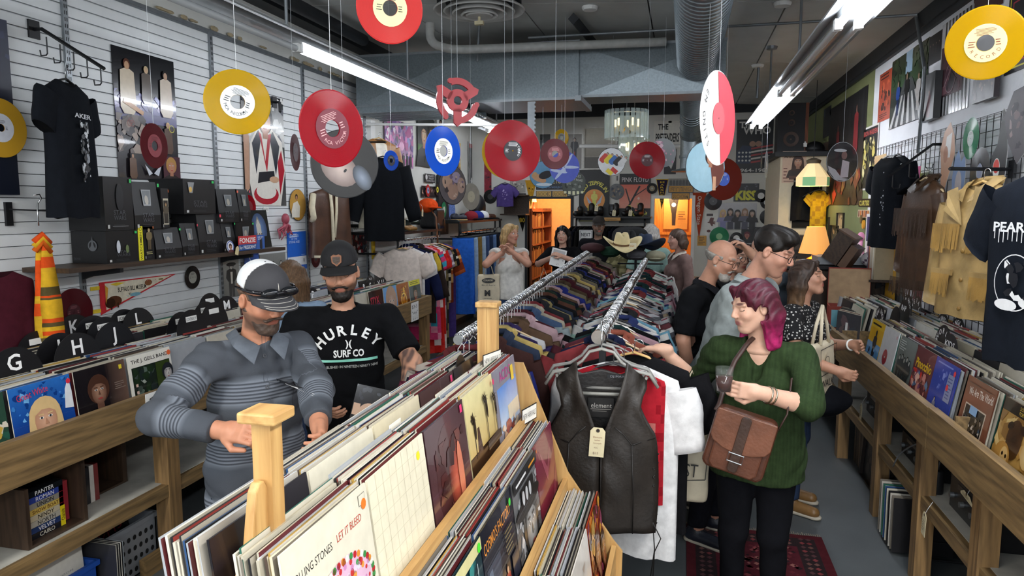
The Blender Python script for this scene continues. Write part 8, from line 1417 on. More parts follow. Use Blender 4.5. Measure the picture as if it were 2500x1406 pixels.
p=MB();RC=lambda c,lo,hi,z:p.box((lo[0],lo[1],0),(hi[0],hi[1],z),c)
RC('#4a1a20',(x0,y1-RLn),(x1,y1),.008);RC('#2a2022',(x0+.05,y1-RLn+.05),(x1-.05,y1-.05),.0085);RC('#4c1c24',(x0+.16,y1-RLn+.16),(x1-.16,y1-.16),.009)
r=random.Random(5)
def motif(x,y,s,c,z):p.add([(x-s,y,z),(x,y-s,z),(x+s,y,z),(x,y+s,z)],[(0,1,2,3)],c)
for y in np.arange(y1-RLn+.09,y1-.06,.05):
 for x in(x0+.085,x0+.125,x1-.125,x1-.085):motif(x,y,.017,r.choice(['#6a4a44','#54383a','#7a3a3c']),.0088)
for x in np.arange(x0+.18,x1-.16,.05):
 for y in(y1-.085,y1-.125):motif(x,y,.017,r.choice(['#6a4a44','#54383a','#7a3a3c']),.0088)
for i in range(420):motif(r.uniform(x0+.18,x1-.18),r.uniform(y1-RLn+.2,y1-.18),r.uniform(.008,.022),r.choice(['#7a3c40','#3a1418','#8a5a54','#5e262c','#2a1c20']),.0094)
t=thing('persian_rug','worn dark red patterned rug on the grey floor','rug',(0,0,0));p.build('pile',M_cloth,t);k=MB()
for x in np.arange(x0,x1,.012):k.box((x,y1,.001),(x+.006,y1+.035+r.uniform(-.01,.012),.005),'#8a8274')
k.build('fringe',M_cloth,t)['kind']='stuff'
#  people
def rotm(yaw=0,pitch=0,roll=0):
 return np.array((Matrix.Rotation(yaw,3,'Z')@Matrix.Rotation(-pitch,3,'X')@Matrix.Rotation(roll,3,'Y')))
def unit(v):v=np.array(v,float);return v/max(1e-9,np.linalg.norm(v))
def elbow(S,W,l1,l2,pole):
 d=W-S;D=np.linalg.norm(d)
 if D>l1+l2-.004:W=S+d/D*(l1+l2-.004);d=W-S;D=np.linalg.norm(d)
 u=d/D;a=(l1*l1-l2*l2+D*D)/(2*D);h=math.sqrt(max(0,l1*l1-a*a));p=np.array(pole,float);p-=u*(p@u);return S+u*a+unit(p)*h,W
def hand_sd(s,W,d,nrm,curl=.6,side=1,k=1.0,spread=.0,thumb=.35):
 x=unit(d);z=unit(np.array(nrm,float)-x*(np.array(nrm)@x));y=np.cross(z,x)*side;P=lambda a,b_,c:W+(x*a+y*b_+z*c)*k
 M=np.stack([x,y,z],1)
 s.rbox(P(.047,0,0),np.array((.043,.037,.0135))*k,M,.012*k,.012);s.cap(W-x*.03*k,P(.025,0,0),.026*k,.026*k,.015)
 for i,(yo,L)in enumerate(((.029,.066),(.0098,.076),(-.0095,.071),(-.0275,.056))):
  p=P(.082-(.006 if i==3 else 0),yo,0);a=.12+curl*.35;q=p;r=.0092*k
  for j,f in enumerate((.45,.32,.25)):
   dv=x*math.cos(a)+z*math.sin(a)+y*(spread*(1.5-i)/1.5);n=q+dv*L*f*k;s.cap(q,n,r,r*.9,.004);q=n;r*=.9;a+=curl*(.85 if j==0 else.6)
 q=P(.018,.032,.004);n=P(.05,.06-.015*thumb,.018*thumb*2);s.cap(q,n,.0125*k,.0105*k,.01);s.cap(n,P(.082,.062-.04*thumb,.045*thumb*2),.0105*k,.0085*k,.004)
def person(label,xy,f,H=1.72,hd=(0,0,0),lean=(0,0),bw=1.0,belly=1.0,bust=0,skin='#c99a7e',hair='#3a2a20',style='short',hairlen=.3,cap=None,beard=None,glasses=None,shirt=None,sl=.5,hem=.50,pants='#17181c',shoes='#2a2622',arms=None,vneck=0,res=1.0,shirtcol=None,m_shirt=None,eyes='down',legs=(0,0),collar=None,twohair=None,ears=True,wr=.004,hipshift=0,flare=0,feet=True,lips='#a85a50',stub=0,hand_curl=(.7,.7),hnorm=(None,None),hdir=(None,None),handk=1.0,rootz=0,smile=False):
 """arms = (right, left): world wrist target or None to hang, with elbow pole in person space"""
 th=math.atan2(-f[0],f[1]);Rw=np.array(Matrix.Rotation(th,3,'Z'));base=np.array((xy[0],xy[1],rootz));tl=lambda p:Rw.T@(np.array(p,float)-base)
 root=thing('person',label,'person',base,(0,0,th));sk=np.array(lin(skin));hh=.5*H;hip=np.array((hipshift,0,.525*H));ch=np.array((lean[0]*.6,lean[1]*.6,.70*H));sh=np.array((lean[0],lean[1],.812*H-.4*abs(lean[1])**2));nb=sh+np.array((0,.0,.028*H));hs=H/1.75
 Rh=rotm(*hd);hc=nb+np.array((lean[0]*.1,.012+lean[1]*.25,.052*H))+Rh@np.array((0,.028,.045*H));hp=lambda x,y,z:hc+Rh@(np.array((x,y,z))*hs)
 sx=.108*H*bw;S=[sh+np.array((q*sx,0,-.006*H))for q in(1,-1)];l1,l2=.168*H,.148*H;W,E=[],[]
 for i,q in enumerate((1,-1)):
  a=arms[i]if arms else None;pole=(q*.5,-.8,-.3)
  if a is None:w=S[i]+np.array((q*.035*H,.03*H,-.305*H))
  else:
   w=tl(a[0]);pole=a[1]if len(a)>1 else pole
  e,w=elbow(S[i],w,l1,l2,pole);E.append(e);W.append(w)
 def torso(s,g,k=.05):
  s.ell(ch+np.array((0,-.005,.02)),(.088*H*bw+g,.062*H+g,.105*H+g),None,k);s.ell((hip+ch)/2+np.array((0,.008*belly,-.01)),(.078*H*bw*(.6+.4*belly)+g,.058*H*belly+g,.10*H+g),None,k);s.ell(hip,(.096*H*(.55+.45*belly)+g,.066*H*(.7+.3*belly)+g,.075*H+g),None,k)
  s.cap(S[0]+np.array((-.02*H,0,-.01*H)),S[1]+np.array((.02*H,0,-.01*H)),.036*H+g,.036*H+g,k);s.cap(sh+np.array((0,-.01,-.01)),nb+np.array((0,0,.005)),.045*H+g*.6,.033*H+g*.5,.04)
  if bust:
   for q in(1,-1):s.ell(ch+np.array((q*.04*H,.052*H,.012*H)),(.042*H+g,.036*H+g*.7,.042*H+g),None,.035)
 s=SD(.016*max(1,res*.8));torso(s,-.012);ank=[]
 for i,q in enumerate((1,-1)):
  lg=legs[i];hj=hip+np.array((q*.05*H,0,-.02*H));kn=hip+np.array((q*.055*H,.02*H+lg*.5,-.245*H));an=np.array((q*.06*H,lg-.01*H,.045*H));ank.append((hj,kn,an));s.cap(hj,kn,.055*H*(.7+.3*belly),.034*H,.03);s.cap(kn,an,.032*H,.022*H,.02)
 s.cap(sh,nb,.03*H,.028*H);parts=[s.mesh_data()+(None,)]
 s=SD(.0042*res*hs);K=.012*hs
 s.ell(hp(0,-.012,.035),np.array((.073,.094,.088))*hs,Rh,K);s.cap(hp(0,.03,-.02),hp(0,.062,-.088),.058*hs,.027*hs,.025*hs);s.ell(hp(0,.02,-.03),np.array((.064,.07,.075))*hs,Rh,.02*hs)
 for q in(1,-1):
  s.cap(hp(q*.052,.0,-.045),hp(q*.022,.055,-.092),.02*hs,.017*hs,.025*hs);s.ell(hp(q*.038,.062,-.018),np.array((.024,.022,.02))*hs,Rh,.02*hs)
  s.ell(hp(q*.032,.102,.012),np.array((.018,.018,.012))*hs,Rh,.012*hs,'s');s.cap(hp(q*.014,.082,.034),hp(q*.05,.07,.034),.011*hs,.008*hs,.012*hs)
  if ears:s.ell(hp(q*.079,-.008,.0),np.array((.012,.019,.031))*hs,Rh,.006*hs);s.ell(hp(q*.09,-.002,.002),np.array((.008,.010,.02))*hs,Rh,.004*hs,'s')
 s.cap(hp(0,.086,.022),hp(0,.107,-.015),.0085*hs,.0108*hs,.01*hs);[s.ell(hp(q*.011,.1,-.021),np.array((.0085,.011,.008))*hs,Rh,.006*hs)for q in(1,-1)]
 s.cap(hp(-.019,.083,-.049),hp(.019,.083,-.049),.0085*hs,.0085*hs,.008*hs);s.cap(hp(-.015,.084,-.06),hp(.015,.084,-.06),.009*hs,.009*hs,.006*hs);s.cap(hp(-.024,.097,-.0545),hp(.024,.097,-.0545),.0025*hs,.0025*hs,.004*hs,'s')
 s.cap(hp(0,-.02,-.05),nb+np.array((0,-.005,-.02)),.051*hs,.054*hs,.03*hs);s.ell(nb+np.array((0,.02,-.045)),np.array((.078,.055,.03))*hs,None,.03);Ph,Qh=s.mesh_data()
 q=(Ph-hc)@Rh/hs;col=np.tile(sk,(len(Ph),1));lp=lin(lips);dark=np.array(lin(beard or hair))
 blush=np.exp(-((np.abs(q[:,0])-.04)**2+(q[:,2]+.02)**2)/.0006)*(q[:,1]>.03);col=col*(1-blush[:,None]*.25)+sk*np.array((1.1,.78,.75))*blush[:,None]*.25
 lm=np.clip(1.4-((q[:,0]/.026)**2+((q[:,2]+.0545)/.0125)**2),0,1)*(q[:,1]>.07);col=col*(1-lm[:,None])+np.array(lp)*lm[:,None]
 bm=np.clip(1.5-((np.abs(q[:,0])-.032)/.019)**2-((q[:,2]-.040+.1*(np.abs(q[:,0])-.032)**1*.3)/.0055)**2,0,1)*(q[:,1]>.05);col=col*(1-bm[:,None]*.85)+np.array(lin(hair))*.8*bm[:,None]*.85
 if stub:
  d=np.clip((-.028-q[:,2]+.25*(.03-np.minimum(q[:,1],.03)))/.018,0,1)*np.clip((q[:,2]+.135)/.02,0,1)*np.clip((q[:,1]+.03)/.02,0,1)*(1-lm)*stub;col=col*(1-d[:,None])+dark*d[:,None]
 parts.append((Ph,Qh,col))
 for i,sg in enumerate((1,-1)):
  s=SD(.0045*res);cv=(.72 if sl>.5 else.8)if shirt and sl>.2 else 1;s.cap(S[i]-np.array((0,0,.012*H)),E[i],.030*H*(.8+.2*belly)*cv,.025*H*(.8+.2*belly)*(.85 if sl>.5 else 1),.02);s.cap(E[i],W[i],.027*H*(.8+.2*belly),.0165*H,.02);fd=hdir[i]if hdir[i]is not None else unit(W[i]-E[i]);fd=np.array(fd)if hdir[i]is None else Rw.T@np.array(hdir[i]);nm=np.array((-sg,.2,0))if hnorm[i]is None else Rw.T@np.array(hnorm[i]);hand_sd(s,W[i],fd,nm,hand_curl[i],(1 if sg>0 else-1),H/1.75*handk);parts.append(s.mesh_data()+(None,))
 n=0;VV,QQ,CC=[],[],[]
 for P,Q,c in parts:VV.append(P);QQ.append(Q+n);n+=len(P);CC.append(np.tile(sk,(len(P),1))if c is None else c)
 link('body',np_mesh('body',np.concatenate(VV),np.concatenate(QQ),M_skin,np.concatenate(CC)),root)
 for q in(1,-1):
  k=MB();c=hp(q*.032,.0735,.012)
  if eyes=='open':
   k.ball(c,.0125*hs,10,7,'#e2dcd6');g=hp(q*.032,.0815,.012);k.ball(g,.0062*hs,10,6,'#2c2620')
   k.tube([hp(q*.032+.014*u,.080-.010*u*u,.020-.006*u*u)for u in(-1,-.5,0,.5,1)],.0022*hs,5,'#241a16')
  else:
   k.ball(c,.0132*hs,10,7,tuple(sk*.92));k.tube([hp(q*.032+.014*u,.0835-.012*u*u,.006+.003*u*u)for u in(-1,-.5,0,.5,1)],.0022*hs,5,'#241a16')
  k.build('eye',M_plain,root,True)
 hcol=np.array(lin(hair))
 def hcf(P):
  q=(P-hc)@Rh/hs;t=.5+.5*np.sin(90*np.arctan2(q[:,0],q[:,1]+.3)+25*q[:,2]);c=hcol*(.75+.5*t)[:,None]
  if twohair:c=mixc(c,np.array(lin(twohair))*(.8+.4*t)[:,None],(-.02-q[:,2])/.14)
  return c
 if style!='none':
  s=SD(.0055*res*hs);s.ell(hp(0,-.02,.045),np.array((.082,.101,.09))*hs,Rh,K)
  if style=='short':s.ell(hp(0,.03,.10),np.array((.065,.06,.04))*hs,Rh,.02);s.ell(hp(.03,.055,.095),np.array((.04,.035,.026))*hs,Rh,.02)
  if style in('long','half','bob'):
   for i in range(9):
    a=-.25+(PI+.5)*i/8;x,y=.078*math.cos(a),-.035-.07*math.sin(a);e=hp(x*1.05,y,-.02)+np.array((x*.25,0,-hairlen*(.85+.15*math.sin(i*2.3))))*hs+np.array((0,-.012,0));s.cap(hp(x,y*.9,.04),(hp(x*1.12,y*1.05,-.05)),.026*hs,.028*hs,.03*hs);s.cap(hp(x*1.12,y*1.05,-.05),e,.028*hs,.016*hs,.03*hs)
  if style in('long','half'):
   for q in(1,-1):s.cap(hp(q*.05,.058,.10),hp(q*.082,.012,.0),.018*hs,.016*hs,.02*hs)
  cx,sx_=(.066,.045)if style!='bald' else(.4,.02)
  def cut(X,Y,Z,F):
   dx,dy,dz=X-hc[0],Y-hc[1],Z-hc[2];a=(dx*Rh[0,0]+dy*Rh[1,0]+dz*Rh[2,0])/hs;b_=(dx*Rh[0,1]+dy*Rh[1,1]+dz*Rh[2,1])/hs;c=(dx*Rh[0,2]+dy*Rh[1,2]+dz*Rh[2,2])/hs
   fr=b_*.0+np.sqrt((a/.064)**2+((b_-.105)/.085)**2+((c+.03)/.105)**2)-1;F=np.maximum(F,-fr*.06*hs)
   if style=='bald':F=np.maximum(np.maximum(F,(c-.035)*hs),(b_-.03)*hs)
   if style in('short','bald'):F=np.maximum(F,np.where(b_>-.03,-.02-c+.0*a,-.065-c)*hs);F=np.maximum(F,-(np.sqrt(((np.abs(a)-.085)/.03)**2+((b_-.0)/.026)**2+((c+.01)/.04)**2)-1)*.025*hs)
   if style=='half':F=np.maximum(F,-(np.sqrt(((np.abs(a)-.085)/.03)**2+((b_-.005)/.03)**2+((c+.02)/.045)**2)-1)*.025*hs)
   if cap:F=np.maximum(F,(c-.04)*hs)
   an=np.arctan2(a,b_+.3);return F+.0022*hs*np.sin(70*an+18*c+4*np.sin(20*c))*(1 if style!='bald' else.4)
  s.fn(cut);sd_obj('hair',s,M_hair,None,root,hcf)
 if beard:
  s=SD(.0048*res*hs);s.cap(hp(0,.03,-.03),hp(0,.066,-.094),.0595*hs,.032*hs,.02*hs);[s.cap(hp(q*.054,.0,-.03),hp(q*.024,.058,-.096),.0225*hs,.022*hs,.02*hs)for q in(1,-1)];s.cap(hp(-.03,.088,-.042),hp(.03,.088,-.042),.012*hs,.012*hs,.01)
  def bcut(X,Y,Z,F):
   dx,dy,dz=X-hc[0],Y-hc[1],Z-hc[2];a=(dx*Rh[0,0]+dy*Rh[1,0]+dz*Rh[2,0])/hs;b_=(dx*Rh[0,1]+dy*Rh[1,1]+dz*Rh[2,1])/hs;c=(dx*Rh[0,2]+dy*Rh[1,2]+dz*Rh[2,2])/hs
   F=np.maximum(F,(c+.036-.5*np.maximum(0,.025-b_)*(b_>-.02)*1.2)*hs);F=np.maximum(F,(-.02-b_)*hs);F=np.maximum(F,-(np.sqrt((a/.027)**2+((b_-.1)/.03)**2+((c+.055)/.012)**2)-1)*.011*hs);F=np.maximum(F,-(np.sqrt(((np.abs(a)-.038)/.026)**2+((b_-.075)/.035)**2+((c+.02)/.024)**2)-1)*.02*hs);return F+.0012*np.sin(300*a)*np.sin(260*c)
  s.fn(bcut);sd_obj('beard',s,M_hair,beard,root)
 if glasses:
  k=MB()
  for q in(1,-1):k.tube([hp(q*.033+.025*math.cos(a),.105-.006*abs(math.cos(a)),.008+.019*math.sin(a))for a in np.linspace(0,2*PI,18)[:-1]],.0019*hs,6,closed=True);k.tube([hp(q*.058,.099,.012),hp(q*.078,.06,.012),hp(q*.081,.0,.01)],.0018*hs,5)
  k.tube([hp(-.009,.106,.01),hp(0,.109,.013),hp(.009,.106,.01)],.0016*hs,5);k.build('glasses',mat('spec_'+glasses,glasses,.3,.3),root,True)
 if cap:cap(root,hp,Rh,hs,hc)
 if shirt:
  s=SD(.0085*res);torso(s,.014)
  for i in(0,1):
   u=min(1,sl/.5);s.cap(S[i]-np.array((0,0,.008*H)),S[i]+(E[i]-S[i])*u,.032*H*(.8+.2*belly)+.008,.032*H*(.8+.2*belly)+.010-(.004 if sl>.5 else 0),.035)
   if sl>.5:v=(sl-.5)/.5;s.cap(E[i],E[i]+(W[i]-E[i])*v,.034*H+.006,.024*H+.006,.02)
   elif sl<=.5:d=unit(E[i]-S[i])
  if hem<.5:[s.cap(ch+np.array((q*.035*H,0,-.03*H)),np.array((hip[0]+q*.035*H,hip[1],hem*H)),.064*H*(.5+.5*belly)+flare*.5,.066*H*(.5+.5*belly)+flare,.05)for q in(1,-1)]
  s.cap(nb+np.array((0,.0,-.012)),nb+np.array((0,.03,.12)),.042*H*.85,.046*H,.008,'s')
  if vneck:s.cap(nb+np.array((0,.075,-.03)),ch+np.array((0,.11,.10*H-vneck)),.055,.012,.01,'s');s.cap(nb+np.array((0,.05,-.0)),nb+np.array((0,.1,-.04)),.062,.05,.01,'s')
  def sf(X,Y,Z,F):
   F=F+wr*(.7-2*np.abs(sinw(X+.35*Z,Y,Z*1.5-.3*X,19.,.3)))*.8+wr*.4*sinw(Y,Z,X,40.,1.7);F=np.maximum(F,hem*H+.008*np.sin(18*X)-Z)
   for i in(0,1):
    if sl<=.5:e=S[i]+(E[i]-S[i])*(sl/.5);d=unit(E[i]-S[i])
    else:e=E[i]+(W[i]-E[i])*((sl-.5)/.5);d=unit(W[i]-E[i])
    near=np.sqrt((X-e[0])**2+(Y-e[1])**2+(Z-e[2])**2)<(.11 if sl>.5 else.16);F=np.where(near,np.maximum(F,(X-e[0])*d[0]+(Y-e[1])*d[1]+(Z-e[2])*d[2]),F)
   return F
  s.fn(sf);so_=sd_obj('shirt',s,m_shirt or M_cloth,shirt,root,(lambda P:shirtcol(P,S,E,W))if shirtcol else None)
  if collar:
   k=MB()
   for q in(1,-1):
    c0=nb;k.add([c0+np.array(v)*hs for v in((q*.0,-.062,.035),(q*.062,-.03,.033),(q*.07,.03,.018),(q*.018,.098,-.025),(q*.06,.135,-.085),(q*.112,.07,-.02),(q*.098,-.045,.008),(0,-.088,.01))],[(0,1,6,7),(1,2,5,6),(2,3,4,5)]if q>0 else[(7,6,1,0),(6,5,2,1),(5,4,3,2)],collar)
   o=k.build('collar',M_cloth,root,True);sm=o.modifiers.new('t','SOLIDIFY');sm.thickness=.006;sm.offset=0;ss=o.modifiers.new('s','BEVEL');ss.width=.004
 if pants:
  s=SD(.011*res)
  s.ell(hip,(.098*H*(.55+.45*belly)+.008,.068*H*(.7+.3*belly)+.008,.07*H),None,.04)
  for hj,kn,an in ank:s.cap(hj,kn,.058*H*(.7+.3*belly),.04*H,.03);s.cap(kn,an,.039*H,.03*H,.02)
  s.fn(lambda X,Y,Z,F:np.maximum(np.maximum(F+.005*sinw(X,Y,Z,22.,.9),.055*H-Z),Z-(hip[2]+.045*H)));sd_obj('trousers',s,M_cloth,pants,root)
 if shoes and feet:
  for i,(hj,kn,an)in enumerate(ank):
   s=SD(.008);a=np.array((an[0],an[1],.05));s.cap(a+np.array((0,-.03,-.005)),a+np.array((.015*(1-2*i),.155,-.012)),.043,.036,.02);s.cap(a,a+np.array((0,-.01,.05)),.042,.042,.02);s.fn(lambda X,Y,Z,F:np.maximum(F,.018-Z+0*X));sh_=sd_obj('shoe',s,M_leather,shoes,root);s=SD(.008);s.cap(a+np.array((0,-.035,-.035)),a+np.array((.015*(1-2*i),.165,-.035)),.043,.038,.01);s.fn(lambda X,Y,Z,F:np.maximum(np.maximum(F,Z-.024+0*X),.002-Z));sd_obj('sole',s,mat('shoe_sole','#b8b0a0',.7),'#b8b0a0',sh_)
 return root,dict(S=S,E=E,W=W,nb=nb,hc=hc,hp=hp,hip=hip,ch=ch,Rw=Rw,base=base,hs=hs,sh=sh)
def baseball(col1,col2=None,brimcol=None,drop=0.0,patch=None,stitch=None,hi=1.0,brimlen=.085):
 def f(root,hp,Rh,hs,hc):
  cm=mat('cap_cloth',None,.85,noise=.08,bmp=.3,bscale=350);s=SD(.0055*hs);s.ell(hp(0,-.012,.06),np.array((.088,.108,.09*hi))*hs,Rh,.01);s.ell(hp(0,.035,.075),np.array((.07,.055,.06*hi))*hs,Rh,.03)
  def cut(X,Y,Z,F):c=((X-hc[0])*Rh[0,2]+(Y-hc[1])*Rh[1,2]+(Z-hc[2])*Rh[2,2])/hs;b_=((X-hc[0])*Rh[0,1]+(Y-hc[1])*Rh[1,1]+(Z-hc[2])*Rh[2,1])/hs;return np.maximum(F,(.058-.12*np.minimum(0,b_)*-.35-c)*hs)
  s.fn(cut)
  def cf(P):q=(P-hc)@Rh/hs;c1,c2=np.array(lin(col1)),np.array(lin(col2 or col1));return np.where((q[:,1]<.005)[:,None],c2,c1)
  cp=thing_child('cap',root);sd_obj('crown',s,cm,None,cp,cf);k=MB();V=[];n=17
  for j in range(5):
   for i in range(n):u=-1+2*i/(n-1);r=j/4;x=u*(.082+.004*r);y0=.088*math.sqrt(max(0,1-(u*.96)**2))*.98;y=y0+r*brimlen*(1-.55*abs(u)**3);z=.062-.018*u*u-.02*r;V.append(hp(x,y+.004,z))
  k.add(V,[(j*n+i,j*n+i+1,(j+1)*n+i+1,(j+1)*n+i)for j in range(4)for i in range(n-1)],brimcol or col1);o=k.build('brim',cm,cp,True);sm=o.modifiers.new('t','SOLIDIFY');sm.thickness=.005;sm.offset=0;k=MB();k.ball(hp(0,-.012,.055+.088*hi),.008*hs,8,5,brimcol or col1);k.build('button',cm,cp,True)
  if stitch:
   k=MB();k.tube([hp(x,.006,z)for x,z in[(.088*math.cos(a),.055+.089*hi*math.sin(a))for a in np.linspace(.05,PI-.05,20)]],.0018*hs,5,stitch);k.tube([hp(0,.004+.100*math.sin(a),.06+.086*hi*math.cos(a))for a in np.linspace(0,1.4,12)],.0016*hs,5,stitch)
   for r in(.3,.55,.8,.95):k.tube([hp(u*(.080+.004*r),.088*math.sqrt(max(0,1-(u*.96)**2))*.98+r*brimlen*(1-.55*abs(u)**3)+.004,.0655-.018*u*u-.02*r)for u in np.linspace(-.9,.9,15)],.0012*hs,4,stitch)
   k.build('stitching',M_plain,cp)['kind']='stuff'
  if patch:
   k=MB();k.M=Matrix.Translation(hp(0,.098,.095))@Matrix(Rh).to_4x4()@Matrix.Rotation(PI,4,'Z')@Matrix.Rotation(-.22,4,'X');k.prism([(.0,-.03),(.022,-.012),(.024,.018),(.012,.026),(0,.022),(-.012,.026),(-.024,.018),(-.022,-.012)],-.004,.004,'xz',patch);k.prism([(.0,-.022),(.016,-.008),(.017,.013),(0,.015),(-.017,.013),(-.016,-.008)],-.0055,-.003,'xz','#3a2a1c');k.build('leather_patch',M_leather,cp)
  return cp
 return f
def thing_child(n,parent):o=bpy.data.objects.new(n,None);COLL.objects.link(o);o.parent=parent;return o
def decal(root,objname,draw,w,h,c,right,up,nrm,name='chest_print',lift=.003):
 """print laid onto the garment surface: every corner is dropped onto the cloth along the chest normal"""
 p=Print(w,h,None);draw(p);tgt=[o for o in root.children if o.name.split('.')[0]==objname][0];bv=BVHTree.FromPolygons([v.co[:]for v in tgt.data.vertices],[q.vertices[:]for q in tgt.data.polygons]);right,up,nrm=(Vector(v).normalized()for v in(right,up,nrm));V=[]
 for x,y,z in p.mb.v:
  o_=Vector(c)+right*x+up*(z-h/2);hit=bv.ray_cast(o_+nrm*.3,-nrm)[0];V.append((hit if hit else o_)+nrm*(lift-y*.5))
 p.mb.v=[tuple(v)for v in V];return p.build(name,root)
def tote(label,top,rz,w,h,draw=None,strap=.25,tilt=0,sw=.06):
 t=thing('tote_bag',label,'bag',top,(0,tilt,rz));s=SD(.009);s.rbox((0,0,-strap-h/2),(w/2,.03,h/2),None,.025);s.fn(lambda X,Y,Z,F:F+.006*sinw(X,Y,Z,20.,.2));CM=mat('canvas',None,.9,noise=.08,bmp=.3,bscale=400);sd_obj('bag_body',s,CM,'#d6cab0',t)
 for y in(-.025,.025):k=MB();k.tube([(-sw,y,-strap-.01),(-sw*.6,y*.6,-strap*.5),(0,0,.0),(sw*.6,y*.6,-strap*.5),(sw,y,-strap-.01)],.011,6,'#d6cab0',sq=.35);k.build('strap',CM,t,True)
 if draw:p=Print(w,h,None,y0=-.043);draw(p);o=p.build('bag_print',t);o.location=(0,0,-strap-h)
 return t
M_str=ramp_mat('striped_flannel',.235,[(0,'#454950'),(.2,'#4a4f57'),(.26,'#5f656e')]+[q for i in range(6)for q in((.28+.055*i,'#6d737d'),(.30+.055*i,'#3c4047'),(.308+.055*i,'#3a3e46'),(.325+.055*i,'#737983'))]+[(.64,'#5f656e'),(.72,'#454950')])
def stripes(P,S,E,W):
 z=P[:,2].copy()
 for i in(0,1):
  for a,b_,o in((S[i],E[i],0),(E[i],W[i],.29)):
   ba=b_-a;t=np.clip(((P-a)@ba)/(ba@ba),0,1);dd=np.linalg.norm(P-a-t[:,None]*ba,axis=1);m=(dd<.085)&(np.abs(P[:,0])>abs(S[i][0])*.72+.0)&(np.sign(P[:,0])==np.sign(S[i][0]))|((dd<.075)&(o>0));z=np.where(m,S[i][2]-o-t*np.linalg.norm(ba),z)
 return np.repeat(z[:,None]+.5,3,1)
c=at(650,657,y=2.42);r1=at(548,1052,y=2.06);r2=at(790,1085,y=2.10)
p1,J=person('man in a grey striped shirt and black and white cap looking down',(c[0]-.11,2.46),(.82,-.57),1.725,(.15,.36,.05),(0,.05),.98,1.1,skin='#bd8468',hair='#5a4638',style='short',beard='#4a3c34',stub=.75,lips='#955a4c',shirt='#5c626c',sl=.93,hem=.385,pants='#232a3a',shirtcol=stripes,m_shirt=M_str,collar='#5c626b',arms=((r1,(.9,-.2,-.35)),(r2,(-.7,-.3,-.3))),cap=baseball('#3a3a3e','#e2e5e8','#37373b',stitch='#b8b4ac',hi=1.05,brimlen=.10),wr=.009,res=.85,hand_curl=(1.25,.8),hdir=((.95,-.15,.05),None),hnorm=((.1,.6,-.5),None),flare=.012,handk=1.05)
hp,hs=J['hp'],J['hs'];k=MB()
for q in(1,-1):k.ball(hp(q*.04,.112,.082),(.036*hs,.014*hs,.019*hs),12,7,'#14161a');k.tube([hp(q*.07,.098,.082),hp(q*.094,.05,.07),hp(q*.095,-.04,.05)],[.007,.007,.004],6,'#15151a')
k.tube([hp(-.02,.12,.084),hp(.02,.12,.084)],.006,6,'#15151a');g=k.build('sunglasses',mat('sunglass',None,.12),None,True);g.location=J['base'];g.rotation_euler=p1.rotation_euler;tag(g,'black wraparound sunglasses resting on the cap of the striped shirt man','sunglasses')
decal(p1,'shirt',lambda p:(p.rect(.43,0,.445,1,'#34383f'),p.rect(.555,0,.565,1,'#4a4f58'),[p.ring(.5,.06+.2*i,.004,.0075,'#2a2d33')for i in range(5)]),.11,.60,J['ch']+np.array((0,.1,-.04)),(-1,0,0),(0,0,1),(0,1,0),'button_placket');decal(p1,'shirt',lambda p:(p.rect(0,.96,1,1,'#3c4149'),p.rect(0,0,.03,1,'#444a52'),p.rect(.97,0,1,1,'#444a52'),p.rect(0,0,1,.03,'#444a52'),p.rect(.40,.93,.62,1.04,'#16181c'),p.ell(.51,.97,.06,.03,'#e8e8e8')),.085,.11,J['ch']+np.array((-.052,.1,.02)),(-1,0,0),(0,0,1),(0,1,0),'chest_pocket')
c=at(838,622,y=3.12)
def tee_print(p):p.text('HURLEY',.5,.13,.19,'#eef0f0',arc=(p.w*.62,PI*.77,PI*.23),bold=.03);p.text(')(',.5,.57,.12,'#eef0f0',bold=.03);p.text('SURF CO',.5,.39,.13,'#eef0f0',w=.5,bold=.03);[p.rect(.02+.096*i,.235,.02+.096*(i+1),.28,'#8ad8c4')for i in range(10)];p.text('ESTABLISHED IN NINETEEN NINETY NINE',.5,.15,.05,'#c8ccc8',w=.96)
def inked(root,J):
 b_=[o for o in root.children if o.name.startswith('body')][0].data;P=np.zeros(len(b_.vertices)*3,np.float32);b_.vertices.foreach_get('co',P);P=P.reshape(-1,3);C=np.zeros(len(P)*4,np.float32);b_.color_attributes['Col'].data.foreach_get('color',C);C=C.reshape(-1,4)
 for i in(0,1):
  a,w=J['E'][i],J['W'][i];ba=w-a;t=((P-a)@ba)/(ba@ba);d=np.linalg.norm(P-a-np.clip(t,0,1)[:,None]*ba,axis=1);m=(d<.07)&(t>-.25)&(t<1.0);n=sinw(P[:,0],P[:,1],P[:,2],60.,.4)+sinw(P[:,1],P[:,2],P[:,0],110.,1.);ink=np.clip(.3+n*.8,0,.85)*m;C[:,:3]=C[:,:3]*(1-ink[:,None])+np.array(lin('#3a3438'))*ink[:,None]
 b_.color_attributes['Col'].data.foreach_set('color',C.ravel())
l2=at(990,985,y=2.95);r2=at(775,985,y=2.95)
p2,J=person('bearded man in a black surf tee shirt and black cap, smiling down',(c[0]-.05,3.2),(.5,-.87),1.75,(-.15,.2,.06),(0,.03),1.16,1.16,skin='#bf8e74',hair='#1c1612',style='short',beard='#1a1411',stub=.8,lips='#9a6052',shirt='#0f1013',sl=.40,hem=.45,pants='#101116',arms=((r2,(.8,-.5,-.2)),(l2,(-.9,-.4,-.1))),cap=baseball('#17171a',None,'#131316',patch='#7a4a2a',hi=1.12),wr=.006)
decal(p2,'shirt',tee_print,.29,.26,J['ch']+np.array((-.015,.1,.055)),(-1,0,0),(0,0,1),(0,1,0));inked(p2,J);hp=J['hp'];k=MB();k.ball(hp(0,.086,-.0545),(.017*J['hs'],.006,.0035*J['hs']),10,5,'#e6e0d8');k.build('teeth',M_plain,p2)
